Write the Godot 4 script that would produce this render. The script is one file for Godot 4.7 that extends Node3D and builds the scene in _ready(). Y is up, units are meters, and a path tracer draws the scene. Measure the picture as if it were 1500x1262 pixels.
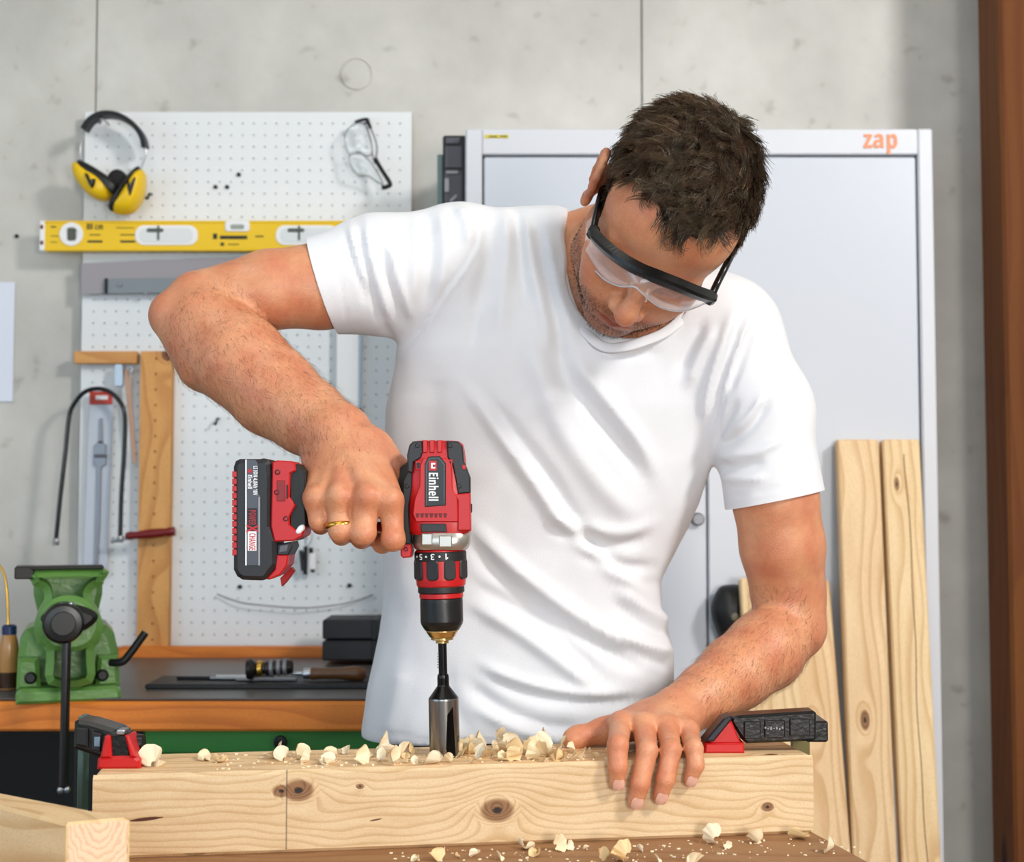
extends Node3D

var M := {}

func _ready() -> void:
	rng.seed = 11
	camera_and_light()
	materials()
	room()
	wall_things()
	bench()
	cabinet_and_boards()
	front_bench()
	clamps()
	man()
	drill()
	goggles()
	shavings()

func camera_and_light() -> void:
	var cam := Camera3D.new()
	cam.name = "camera"
	add_child(cam)
	cam.position = EYE
	cam.rotation.x = TILT
	cam.keep_aspect = Camera3D.KEEP_HEIGHT
	cam.fov = rad_to_deg(2.0 * atan(631.0 / F))
	cam.near = 0.05
	cam.far = 50.0
	cam.current = true
	var ca := CameraAttributesPhysical.new()
	ca.frustum_focal_length = 38.03
	ca.exposure_aperture = 4.6
	ca.frustum_focus_distance = 1.56
	ca.frustum_near = 0.05
	ca.frustum_far = 50.0
	cam.attributes = ca
	cam.fov = rad_to_deg(2.0 * atan(631.0 / F))
	var we := WorldEnvironment.new()
	we.name = "world_environment"
	var e := Environment.new()
	e.background_mode = Environment.BG_SKY
	var sky := Sky.new()
	var sm := ProceduralSkyMaterial.new()
	sm.sky_top_color = Color(0.45, 0.6, 0.85)
	sm.sky_horizon_color = Color(0.8, 0.86, 0.93)
	sm.ground_bottom_color = Color(0.3, 0.29, 0.27)
	sm.ground_horizon_color = Color(0.6, 0.6, 0.58)
	sky.sky_material = sm
	e.sky = sky
	e.background_energy_multiplier = 0.6
	e.tonemap_mode = Environment.TONE_MAPPER_LINEAR
	e.tonemap_exposure = 0.68
	e.sdfgi_enabled = true
	e.ssao_enabled = true
	e.ssil_enabled = true
	we.environment = e
	add_child(we)
	# lamps and windows here are out of view; the ceiling panels are added fill
	area("unseen_flood_light", Vector3(2.2, 2.95, 0.2), Vector3(-0.1, 1.3, -2.0), Vector2(0.5, 0.5), 11.0, Color(1.0, 0.99, 0.975))  # out of view, placed to light the scene from the right
	area("unseen_work_light", Vector3(0.8, 1.3, 0.8), Vector3(0.1, 1.3, -1.8), Vector2(0.5, 0.5), 3.9, Color(1.0, 0.98, 0.96))  # out of view, placed to brighten the face and hands
	area("added_ceiling_panel_light", Vector3(-0.5, 3.14, -0.9), Vector3(-0.5, 0.0, -0.901), Vector2(1.2, 0.6), 0.5, Color(1.0, 0.98, 0.95))  # added fill from overhead
	area("added_ceiling_panel_light_001", Vector3(-0.4, 3.14, 0.9), Vector3(-0.4, 0.0, 0.7), Vector2(1.2, 0.6), 0.5, Color(1.0, 0.98, 0.95))  # second added fill panel, behind the camera
	area("unseen_window_light", Vector3(-2.28, 1.6, -0.2), Vector3(0.0, 1.35, -1.0), Vector2(1.9, 1.3), 2.4, Color(0.74, 0.88, 1.0))  # window out of view, placed to give cool light from the left
	area("unseen_window_light_001", Vector3(-0.75, 1.6, 1.93), Vector3(-0.75, 1.5, -2.0), Vector2(1.9, 1.3), 4.2, Color(0.86, 0.95, 1.0))  # window out of view behind the camera, placed to brighten the bench

func area(called: String, at: Vector3, to: Vector3, size: Vector2, energy: float, c: Color) -> void:
	var l := AreaLight3D.new()
	l.name = called
	l.area_size = size
	l.light_energy = energy
	l.light_color = c
	l.area_range = 12.0
	l.area_attenuation = 2.0
	l.shadow_enabled = true
	add_child(l)
	l.look_at_from_position(at, to, Vector3.UP if absf((to - at).normalized().y) < 0.98 else Vector3.BACK)

# ------------------------------------------------------------------ helpers
const F := 2000.0
const EYE := Vector3(0, 1.22, 0)
const TILT := 0.0524
var rng := RandomNumberGenerator.new()

func ray(px: float, py: float) -> Vector3:
	return Vector3((px - 750.0) / F, (631.0 - py) / F, -1.0).rotated(Vector3.RIGHT, TILT)

func P(px: float, py: float, d: float) -> Vector3:
	var v := ray(px, py)
	return EYE + v * (d / -v.z)

func PY(px: float, py: float, y: float) -> Vector3:
	var v := ray(px, py)
	return EYE + v * ((y - EYE.y) / v.y)

func L(px: float, d: float) -> float:
	return px * d / F

func numbered(called: String) -> String:
	if not has_node(NodePath(called)):
		return called
	var i := 1
	while has_node(NodePath("%s_%03d" % [called, i])):
		i += 1
	return "%s_%03d" % [called, i]

func child_name(p: Node, called: String) -> String:
	if not p.has_node(NodePath(called)):
		return called
	var i := 1
	while p.has_node(NodePath("%s_%03d" % [called, i])):
		i += 1
	return "%s_%03d" % [called, i]

func tag(o: Node3D, label: String, category := "", group := "", kind := "") -> Node3D:
	if label: o.set_meta("label", label)
	if category: o.set_meta("category", category)
	if group: o.set_meta("group", group)
	if kind: o.set_meta("kind", kind)
	return o

func thing(called: String, label: String, category: String, at := Vector3.ZERO, group := "", turn := 0.0) -> Node3D:
	var o := Node3D.new()
	o.name = numbered(called)
	add_child(o)
	o.position = at
	o.rotation.y = turn
	tag(o, label, category, group)
	return o

func world_of(n: Node) -> Transform3D:
	var t := Transform3D()
	while n is Node3D and n != self:
		t = n.transform * t
		n = n.get_parent()
	return t

func begin() -> SurfaceTool:
	var st := SurfaceTool.new()
	st.begin(Mesh.PRIMITIVE_TRIANGLES)
	st.set_smooth_group(-1)
	return st

# local: the shape is given in the parent's own axes; otherwise in world axes
func obj(called: String, st: SurfaceTool, m: Material, parent: Node = null, local := false, normals := true) -> MeshInstance3D:
	if parent == null: parent = self
	if normals: st.generate_normals()
	return inst(called, st.commit(), m, parent, local)

func inst(called: String, mesh: Mesh, m: Material, parent: Node = null, local := false) -> MeshInstance3D:
	if parent == null: parent = self
	var o := MeshInstance3D.new()
	o.mesh = mesh
	o.material_override = m
	o.name = numbered(called) if parent == self else child_name(parent, called)
	parent.add_child(o)
	if not local and parent != self:
		o.transform = world_of(parent).affine_inverse()
	return o

func struct(called: String, st: SurfaceTool, m: Material, parent: Node = null) -> MeshInstance3D:
	var o := obj(called, st, m, parent)
	if parent == null: o.set_meta("kind", "structure")
	return o

# a top-level thing that is one mesh; its origin goes to its base
func single(called: String, st: SurfaceTool, m: Material, label: String, category: String, group := "") -> MeshInstance3D:
	var o := obj(called, st, m)
	tag(o, label, category, group)
	return o

func tri(st: SurfaceTool, a: Vector3, b: Vector3, c: Vector3, out: Vector3) -> void:
	if (b - a).cross(c - a).dot(out) > 0.0:
		st.add_vertex(a); st.add_vertex(c); st.add_vertex(b)
	else:
		st.add_vertex(a); st.add_vertex(b); st.add_vertex(c)

func quad(st: SurfaceTool, a: Vector3, b: Vector3, c: Vector3, d: Vector3, out: Vector3) -> void:
	tri(st, a, b, c, out)
	tri(st, a, c, d, out)

func box(st: SurfaceTool, c: Vector3, s: Vector3, bev := 0.002, bs := Basis()) -> void:
	var h := s * 0.5
	bev = minf(bev, minf(h.x, minf(h.y, h.z)) * 0.95)
	st.set_smooth_group(-1)
	var v := func(sg: Vector3, k: int) -> Vector3:
		var q := Vector3(sg.x * (h.x - bev), sg.y * (h.y - bev), sg.z * (h.z - bev))
		q[k] = sg[k] * h[k]
		return c + bs * q
	for k in 3:
		var i := (k + 1) % 3
		var j := (k + 2) % 3
		for s1: float in [-1.0, 1.0]:
			var sg: Array[Vector3] = []
			for ab: Array in [[-1, -1], [1, -1], [1, 1], [-1, 1]]:
				var g := Vector3()
				g[k] = s1; g[i] = ab[0]; g[j] = ab[1]
				sg.append(g)
			var n := Vector3(); n[k] = s1
			quad(st, v.call(sg[0], k), v.call(sg[1], k), v.call(sg[2], k), v.call(sg[3], k), bs * n)
	for k in 3:  # edges along axis k
		var i := (k + 1) % 3
		var j := (k + 2) % 3
		for a: float in [-1.0, 1.0]:
			for b: float in [-1.0, 1.0]:
				var g0 := Vector3(); g0[i] = a; g0[j] = b; g0[k] = -1
				var g1 := g0; g1[k] = 1
				var n := Vector3(); n[i] = a; n[j] = b
				quad(st, v.call(g0, i), v.call(g1, i), v.call(g1, j), v.call(g0, j), bs * n)
	for a: float in [-1.0, 1.0]:
		for b: float in [-1.0, 1.0]:
			for d: float in [-1.0, 1.0]:
				var g := Vector3(a, b, d)
				tri(st, v.call(g, 0), v.call(g, 1), v.call(g, 2), bs * g)

func frames(pts: PackedVector3Array) -> Array[Basis]:
	var out: Array[Basis] = []
	var n := pts.size()
	var up := Vector3.ZERO
	for i in n:
		var t := (pts[mini(i + 1, n - 1)] - pts[maxi(i - 1, 0)]).normalized()
		if i == 0:
			up = Vector3.UP if absf(t.y) < 0.9 else Vector3.RIGHT
		up = (up - t * up.dot(t)).normalized()
		out.append(Basis(up.cross(t), up, t))
	return out

# a round bar through points; rad: one radius or one for each point; flat: squash across
func tube(st: SurfaceTool, pts: PackedVector3Array, rad: PackedFloat32Array, segs := 10, caps := true, flat := 1.0) -> void:
	var fr := frames(pts)
	var n := pts.size()
	var rings: Array[PackedVector3Array] = []
	for i in n:
		var r := rad[mini(i, rad.size() - 1)]
		var ring := PackedVector3Array()
		for k in segs:
			var a := TAU * k / segs
			ring.append(pts[i] + fr[i].x * (cos(a) * r) + fr[i].y * (sin(a) * r * flat))
		rings.append(ring)
	st.set_smooth_group(0)
	for i in n - 1:
		for k in segs:
			var k2 := (k + 1) % segs
			var a := rings[i][k]
			var b := rings[i][k2]
			var c := rings[i + 1][k2]
			var d := rings[i + 1][k]
			quad(st, a, b, c, d, (a + b + c + d) * 0.25 - (pts[i] + pts[i + 1]) * 0.5)
	if caps:
		st.set_smooth_group(-1)
		for e: int in [0, n - 1]:
			var nrm := -fr[0].z if e == 0 else fr[n - 1].z
			for k in range(1, segs - 1):
				tri(st, rings[e][0], rings[e][k], rings[e][k + 1], nrm)
	st.set_smooth_group(-1)

# profile: (radius, height); sharp: every step of the profile keeps its edge
func lathe(st: SurfaceTool, x: Transform3D, prof: PackedVector2Array, segs := 24, sharp := true, sx := 1.0, sz := 1.0) -> void:
	for i in prof.size() - 1:
		st.set_smooth_group(i + 1 if sharp else 1)
		var p := prof[i]
		var q := prof[i + 1]
		var nr := Vector2(q.y - p.y, p.x - q.x)  # outwards for a profile that rises
		for k in segs:
			var a := TAU * k / segs
			var b := TAU * (k + 1) / segs
			var ca := Vector3(cos(a) * sx, 0, sin(a) * sz)
			var cb := Vector3(cos(b) * sx, 0, sin(b) * sz)
			if k == segs - 1: cb = Vector3(sx, 0, 0)
			var v0 := x * (ca * p.x + Vector3.UP * p.y)
			var v1 := x * (cb * p.x + Vector3.UP * p.y)
			var v2 := x * (cb * q.x + Vector3.UP * q.y)
			var v3 := x * (ca * q.x + Vector3.UP * q.y)
			var out := x.basis * ((ca + cb).normalized() * nr.x + Vector3.UP * nr.y)
			if p.x > 1e-6: tri(st, v0, v1, v2 if q.x > 1e-6 else v3, out)
			if q.x > 1e-6: tri(st, v0, v2, v3, out)
	st.set_smooth_group(-1)

func inset(poly: PackedVector2Array, by: float) -> PackedVector2Array:
	var out := PackedVector2Array()
	var n := poly.size()
	var sgn := -1.0 if Geometry2D.is_polygon_clockwise(poly) else 1.0
	for i in n:
		var a := (poly[i] - poly[(i + n - 1) % n]).normalized()
		var b := (poly[(i + 1) % n] - poly[i]).normalized()
		var na := Vector2(-a.y, a.x) * sgn
		var nb := Vector2(-b.y, b.x) * sgn
		var m := (na + nb).normalized()
		out.append(poly[i] + m * (by / maxf(0.4, m.dot(na))))
	return out

# polygon in x,y, thick along z from z0 to z1 (z1 in front), chamfered
func extrude(st: SurfaceTool, poly: PackedVector2Array, z0: float, z1: float, bev := 0.001, x := Transform3D(), back := true) -> void:
	var n := poly.size()
	var ins := inset(poly, bev)
	var idx := Geometry2D.triangulate_polygon(ins)
	st.set_smooth_group(-1)
	for face in 2:
		if face == 1 and not back: continue
		var z := z1 if face == 0 else z0
		var nrm := x.basis * Vector3(0, 0, 1 if face == 0 else -1)
		for t in idx.size() / 3:
			var p := [ins[idx[t * 3]], ins[idx[t * 3 + 1]], ins[idx[t * 3 + 2]]]
			tri(st, x * Vector3(p[0].x, p[0].y, z), x * Vector3(p[1].x, p[1].y, z), x * Vector3(p[2].x, p[2].y, z), nrm)
	var sgn := -1.0 if Geometry2D.is_polygon_clockwise(poly) else 1.0
	for i in n:
		var j := (i + 1) % n
		var e := poly[j] - poly[i]
		var o2 := Vector2(e.y, -e.x) * sgn
		var o := x.basis * Vector3(o2.x, o2.y, 0).normalized()
		var zf := x.basis * Vector3(0, 0, 1)
		var A := x * Vector3(poly[i].x, poly[i].y, z1 - bev)
		var B := x * Vector3(poly[j].x, poly[j].y, z1 - bev)
		var C := x * Vector3(poly[j].x, poly[j].y, z0 + bev)
		var D := x * Vector3(poly[i].x, poly[i].y, z0 + bev)
		quad(st, A, B, C, D, o)
		quad(st, A, B, x * Vector3(ins[j].x, ins[j].y, z1), x * Vector3(ins[i].x, ins[i].y, z1), o + zf)
		if back: quad(st, D, C, x * Vector3(ins[j].x, ins[j].y, z0), x * Vector3(ins[i].x, ins[i].y, z0), o - zf)

func rrect(x0: float, y0: float, x1: float, y1: float, r: float, n := 5) -> PackedVector2Array:
	var out := PackedVector2Array()
	var cs := [[x1 - r, y1 - r, 0.0], [x0 + r, y1 - r, PI / 2], [x0 + r, y0 + r, PI], [x1 - r, y0 + r, PI * 1.5]]
	for c: Array in cs:
		for i in n + 1:
			var a: float = c[2] + PI / 2 * i / n
			out.append(Vector2(c[0] + cos(a) * r, c[1] + sin(a) * r))
	return out

# rings of equally many points joined to a skin, ends closed
func loft(st: SurfaceTool, rings: Array, group := 0, caps := true, closed := true) -> void:
	var n := rings.size()
	var mids := PackedVector3Array()
	for r: PackedVector3Array in rings:
		var c := Vector3()
		for p in r: c += p
		mids.append(c / r.size())
	st.set_smooth_group(group)
	for i in n - 1:
		var a: PackedVector3Array = rings[i]
		var b: PackedVector3Array = rings[i + 1]
		var m := a.size()
		for k in (m if closed else m - 1):
			var k2 := (k + 1) % m
			quad(st, a[k], a[k2], b[k2], b[k], (a[k] + a[k2] + b[k] + b[k2]) * 0.25 - (mids[i] + mids[i + 1]) * 0.5)
	if caps:
		st.set_smooth_group(-1)
		for e: int in [0, n - 1]:
			var r: PackedVector3Array = rings[e]
			var nrm := mids[0] - mids[1] if e == 0 else mids[n - 1] - mids[n - 2]
			for k in r.size():
				tri(st, mids[e], r[k], r[(k + 1) % r.size()], nrm)
	st.set_smooth_group(-1)

# Catmull-Rom through the points
func curve(pts: Array, steps := 6) -> PackedVector3Array:
	var out := PackedVector3Array()
	var n := pts.size()
	for i in n - 1:
		var p0: Vector3 = pts[maxi(i - 1, 0)]
		var p1: Vector3 = pts[i]
		var p2: Vector3 = pts[i + 1]
		var p3: Vector3 = pts[mini(i + 2, n - 1)]
		for s in steps:
			out.append(p1.cubic_interpolate(p2, p0, p3, float(s) / steps))
	out.append(pts[n - 1])
	return out

func curve2(pts: PackedVector2Array, steps := 6, closed := false) -> PackedVector2Array:
	var out := PackedVector2Array()
	var n := pts.size()
	for i in (n if closed else n - 1):
		var p0 := pts[(i + n - 1) % n] if closed else pts[maxi(i - 1, 0)]
		var p1 := pts[i]
		var p2 := pts[(i + 1) % n]
		var p3 := pts[(i + 2) % n] if closed else pts[mini(i + 2, n - 1)]
		for s in steps:
			out.append(p1.cubic_interpolate(p2, p0, p3, float(s) / steps))
	if not closed: out.append(pts[n - 1])
	return out

func mat(c: Color, rough := 0.6, metal := 0.0) -> StandardMaterial3D:
	var m := StandardMaterial3D.new()
	m.albedo_color = c
	m.roughness = rough
	m.metallic = metal
	return m

func noise_tex(seed_: int, freq: float, ramp: Array, size := 512, octaves := 5, kind := FastNoiseLite.TYPE_SIMPLEX_SMOOTH) -> NoiseTexture2D:
	var n := FastNoiseLite.new()
	n.noise_type = kind
	n.seed = seed_
	n.frequency = freq
	n.fractal_octaves = octaves
	var t := NoiseTexture2D.new()
	t.width = size; t.height = size
	t.seamless = true
	t.noise = n
	if ramp.size():
		var g := Gradient.new()
		g.offsets = PackedFloat32Array(ramp.map(func(e): return e[0]))
		g.colors = PackedColorArray(ramp.map(func(e): return e[1]))
		t.color_ramp = g
	return t

func triplanar(m: StandardMaterial3D, scale: Vector3, world := true) -> StandardMaterial3D:
	m.uv1_triplanar = true
	m.uv1_world_triplanar = world
	m.uv1_scale = scale
	m.uv1_triplanar_sharpness = 4.0
	return m

func smooth(a: float, b: float, x: float) -> float:
	var t := clampf((x - a) / (b - a), 0.0, 1.0)
	return t * t * (3.0 - 2.0 * t)

# sawn softwood: rings run along the picture's width; knots are [x, y, radius, bulge] in pixels
func wood_tex(w: int, h: int, seed_: int, rings: float, light: Color, dark: Color, knots: Array, seam := -1, wob := 1.0, contrast := 0.55, pockets: Array = []) -> ImageTexture:
	var n := FastNoiseLite.new()
	n.seed = seed_; n.frequency = 0.01; n.fractal_octaves = 2
	var fine := FastNoiseLite.new()
	fine.seed = seed_ + 7; fine.frequency = 0.35; fine.fractal_octaves = 2
	var data := PackedByteArray()
	data.resize(w * h * 3)
	var i := 0
	for y in h:
		for x in w:
			var off := 0.0 if x < seam else 0.37
			var sx := float(x) + (0.0 if x < seam else 900.0)
			var g := (float(y) / h + off) * rings + n.get_noise_2d(sx * 0.35, y * 0.9) * 1.7 * wob + n.get_noise_2d(sx * 0.08, 300.0) * 3.0 * wob
			var kn := 0.0
			var core := 0.0
			for k: Array in knots:
				var dx: float = (x - k[0])
				var dy: float = (y - k[1])
				var rr: float = k[2]
				var q := (dx * dx * 0.55 + dy * dy) / (rr * rr)
				if q < 30.0:
					var b: float = k[3]
					g += b * exp(-q * 0.22)
					if q < 2.2:
						kn = maxf(kn, 1.0 - smooth(0.6, 1.5, q))
						core = maxf(core, 1.0 - smooth(0.02, 0.14, q + 0.06 * fine.get_noise_2d(x, y)))
						g += sqrt(q) * 3.0 * b / 3.0
			var t := g - floorf(g)
			var line := smooth(0.45, 0.93, t) * (1.0 - smooth(0.95, 1.0, t))
			var f := fine.get_noise_2d(x * 0.12, y * 1.6)
			var pore := fine.get_noise_2d(x * 0.5 + 900.0, y * 2.0)
			var m := clampf(line * contrast + f * 0.12 + n.get_noise_2d(sx * 0.5, y * 2.0 + 700.0) * 0.22 + 0.12, 0.0, 1.0)
			var c := light.lerp(dark, m)
			if pore < -0.42: c = c.lerp(dark, 0.35)
			if kn > 0.0: c = c.lerp(Color(0.50, 0.33, 0.19).lerp(Color(0.36, 0.21, 0.11), line), kn * 0.8)
			if core > 0.0: c = c.lerp(Color(0.10, 0.055, 0.03), core)
			for k: Array in pockets:
				var ex: float = (x - k[0]) / k[2]
				var ey: float = (y - k[1] - ex * k[4]) / (k[3] * maxf(0.05, 1.0 - ex * ex))
				if absf(ex) < 1.0 and absf(ey) < 1.0: c = c.lerp(Color(0.33, 0.15, 0.06), 1.0 - smooth(0.6, 1.0, absf(ey)))
			if seam > 0 and absi(x - seam) < 2 and fine.get_noise_2d(x * 0.02, y * 0.05) > -0.45: c = c.darkened(0.30)
			data[i] = int(clampf(c.r, 0, 1) * 255); data[i + 1] = int(clampf(c.g, 0, 1) * 255); data[i + 2] = int(clampf(c.b, 0, 1) * 255)
			i += 3
	return ImageTexture.create_from_image(Image.create_from_data(w, h, false, Image.FORMAT_RGB8, data))

func lettering(called: String, what: String, height: float, m: Material, at: Transform3D, parent: Node, depth := 0.0006, serif := false, bold := false, width := 0.0) -> MeshInstance3D:
	var f := SystemFont.new()
	f.font_names = PackedStringArray(["Droid Serif" if serif else "Droid Sans"])
	if bold: f.font_weight = 700
	var t := TextMesh.new()
	t.font = f
	t.text = what
	t.font_size = 64
	t.pixel_size = height / 46.0
	t.depth = depth
	t.curve_step = 4.0
	t.horizontal_alignment = HORIZONTAL_ALIGNMENT_CENTER
	t.vertical_alignment = VERTICAL_ALIGNMENT_CENTER
	var o := inst(called, t, m, parent, true)
	if width > 0.0:
		var s := width / maxf(t.get_aabb().size.x, 1e-4)
		at = at * Transform3D(Basis.from_scale(Vector3(s, 1, 1)), Vector3())
	o.transform = world_of(parent).affine_inverse() * at
	return o

# a board with real holes: cells of pitch dx, dy, each with an eight-sided hole; z1 front, z0 back
func perforated(st: SurfaceTool, x0: float, y0: float, nx: int, ny: int, dx: float, dy: float, r: float, z0: float, z1: float) -> void:
	st.set_smooth_group(-1)
	var ring := PackedVector2Array()
	var edge := PackedVector2Array()
	for k in 8:
		var a := TAU * k / 8.0
		ring.append(Vector2(cos(a), sin(a)) * r)
		var e := Vector2(cos(a), sin(a))
		e /= maxf(absf(e.x), absf(e.y))
		edge.append(Vector2(e.x * dx * 0.5, e.y * dy * 0.5))
	for i in nx:
		for j in ny:
			var c := Vector2(x0 + (i + 0.5) * dx, y0 + (j + 0.5) * dy)
			for k in 8:
				var k2 := (k + 1) % 8
				var a := c + ring[k]
				var b := c + ring[k2]
				var e := c + edge[k2]
				var f := c + edge[k]
				quad(st, Vector3(a.x, a.y, z1), Vector3(b.x, b.y, z1), Vector3(e.x, e.y, z1), Vector3(f.x, f.y, z1), Vector3.BACK)
				quad(st, Vector3(a.x, a.y, z1), Vector3(b.x, b.y, z1), Vector3(b.x, b.y, z0), Vector3(a.x, a.y, z0), Vector3(c.x - a.x, c.y - a.y, 0))

func xf(at: Vector3, b := Basis()) -> Transform3D:
	return Transform3D(b, at)

# a basis whose y axis points along dir
func along(dir: Vector3) -> Basis:
	var y := dir.normalized()
	var x := (Vector3.RIGHT if absf(y.x) < 0.9 else Vector3.UP)
	x = (x - y * x.dot(y)).normalized()
	return Basis(x, y, x.cross(y))

func V2(a: Array) -> PackedVector2Array:
	var o := PackedVector2Array()
	for i in a.size() / 2: o.append(Vector2(a[i * 2], a[i * 2 + 1]))
	return o

func V3(a: Array) -> PackedVector3Array:  # triples px, py, depth
	var o := PackedVector3Array()
	for i in a.size() / 3: o.append(P(a[i * 3], a[i * 3 + 1], a[i * 3 + 2]))
	return o

# ------------------------------------------------------------------ materials
func materials() -> void:
	var wood := wood_tex(1024, 256, 3, 9.0, Color(0.93, 0.835, 0.69), Color(0.79, 0.635, 0.455), [[190.0, 80.0, 11.0, 2.0], [640.0, 170.0, 9.0, -2.0], [900.0, 60.0, 6.0, 1.5]], -1, 0.6)
	M.wood_tex = wood
	var grain := func(c: Color, rough: float, sc: Vector3, off := Vector3.ZERO) -> StandardMaterial3D:
		var m := mat(c, rough)
		m.albedo_texture = wood
		triplanar(m, sc, false)
		m.uv1_offset = off
		m.heightmap_enabled = true
		m.heightmap_texture = wood
		m.heightmap_scale = 0.03
		return m
	M.pine = grain.call(Color(1.0, 0.96, 0.90), 0.65, Vector3(1.1, 5, 5), Vector3(0.5, 0, 0))
	M.pine_b = grain.call(Color(1.0, 0.97, 0.93), 0.65, Vector3(0.7, 4.4, 4.4), Vector3(0.03, 0.3, 0.6))
	M.pine_c = grain.call(Color(0.97, 0.93, 0.86), 0.65, Vector3(1.0, 4.0, 4.0), Vector3(0.3, 0.1, 0.2))
	M.pine_d = grain.call(Color(1.0, 0.98, 0.93), 0.65, Vector3(0.68, 5.4, 5.4), Vector3(0.02, 0.7, 0.45))
	M.bench_wood = grain.call(Color(0.98, 0.64, 0.28), 0.5, Vector3(0.75, 4, 4), Vector3(1.0, 0.2, 0.1))
	M.post_wood = grain.call(Color(0.47, 0.30, 0.11), 0.85, Vector3(0.3, 3, 3), Vector3(0.02, 0.6, 0.3))
	M.rack_wood = grain.call(Color(0.95, 0.78, 0.55), 0.55, Vector3(0.9, 3, 3), Vector3(0.1, 0.4, 0.8))
	M.table_wood = grain.call(Color(0.66, 0.55, 0.46), 0.6, Vector3(0.5, 2.6, 2.6), Vector3(0.75, 0.11, 0.5))
	# formwork concrete: cloudy greys, fine grain, small pores
	var cm := mat(Color(1, 1, 1), 0.9)
	cm.albedo_texture = noise_tex(5, 0.006, [[0.0, Color(0.755, 0.745, 0.72)], [0.42, Color(0.79, 0.78, 0.76)], [0.62, Color(0.81, 0.80, 0.775)], [1.0, Color(0.845, 0.835, 0.815)]], 512, 6)
	triplanar(cm, Vector3(0.8, 0.8, 0.8))
	cm.detail_enabled = true
	cm.detail_blend_mode = BaseMaterial3D.BLEND_MODE_MUL
	cm.detail_albedo = noise_tex(9, 0.03, [[0.0, Color(0.84, 0.83, 0.82)], [0.22, Color(0.975, 0.975, 0.97)], [1.0, Color(1, 1, 1)]], 512, 3)
	cm.uv2_triplanar = true
	cm.uv2_world_triplanar = true
	cm.uv2_scale = Vector3(1.7, 1.7, 1.7)
	cm.heightmap_enabled = true
	cm.heightmap_texture = noise_tex(12, 0.05, [], 512, 4)
	cm.heightmap_scale = 0.08
	M.concrete = cm
	M.plaster = mat(Color(0.80, 0.79, 0.77), 0.9)
	var fl := mat(Color(0.50, 0.49, 0.47), 0.7)
	fl.albedo_texture = noise_tex(14, 0.01, [[0.0, Color(0.8, 0.8, 0.8)], [1.0, Color(1, 1, 1)]], 256, 4)
	triplanar(fl, Vector3(0.5, 0.5, 0.5))
	M.floor = fl
	M.white_board = mat(Color(0.90, 0.91, 0.915), 0.5)
	M.backing = mat(Color(0.78, 0.80, 0.81), 0.8)
	M.white_metal = mat(Color(0.795, 0.81, 0.845), 0.34)
	M.white_frame = mat(Color(0.83, 0.835, 0.86), 0.4)
	M.seam = mat(Color(0.30, 0.33, 0.38), 0.7)
	M.black = mat(Color(0.045, 0.045, 0.05), 0.45)
	M.black_gloss = mat(Color(0.02, 0.02, 0.024), 0.18)
	M.dark_metal = mat(Color(0.16, 0.16, 0.17), 0.38, 0.8)
	M.steel = mat(Color(0.72, 0.73, 0.75), 0.28, 1.0)
	M.grey_steel = mat(Color(0.55, 0.55, 0.57), 0.45, 0.6)
	M.yellow = mat(Color(0.93, 0.76, 0.06), 0.4)
	M.red = mat(Color(0.72, 0.035, 0.045), 0.36)
	M.dark_red = mat(Color(0.45, 0.05, 0.06), 0.4)
	M.white = mat(Color(0.92, 0.92, 0.92), 0.5)
	M.brass = mat(Color(0.85, 0.66, 0.30), 0.3, 1.0)
	var gp := mat(Color(0.37, 0.55, 0.25), 0.34)
	gp.clearcoat_enabled = true
	gp.clearcoat = 0.4
	gp.heightmap_enabled = true
	gp.heightmap_texture = noise_tex(21, 0.05, [], 256, 3)
	gp.heightmap_scale = 0.05
	triplanar(gp, Vector3(6, 6, 6))
	M.green = gp
	M.cabinet_green = mat(Color(0.23, 0.56, 0.23), 0.45)
	var cl := mat(Color(1, 1, 1, 0.06), 0.03)
	cl.transparency = BaseMaterial3D.TRANSPARENCY_ALPHA
	M.clear = cl
	var cl2 := mat(Color(0.9, 0.92, 0.95, 0.25), 0.1)
	cl2.transparency = BaseMaterial3D.TRANSPARENCY_ALPHA
	M.clear_plastic = cl2
	M.paper = mat(Color(0.87, 0.89, 0.94), 0.7)
	M.orange = mat(Color(0.92, 0.56, 0.38), 0.5)
	var lm := mat(Color(1, 1, 1), 0.5)  # glowing fronts of the lamps out of view
	lm.emission_enabled = true
	lm.emission = Color(1.0, 0.97, 0.92)
	lm.emission_energy_multiplier = 2.0
	M.lamp = lm

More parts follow.
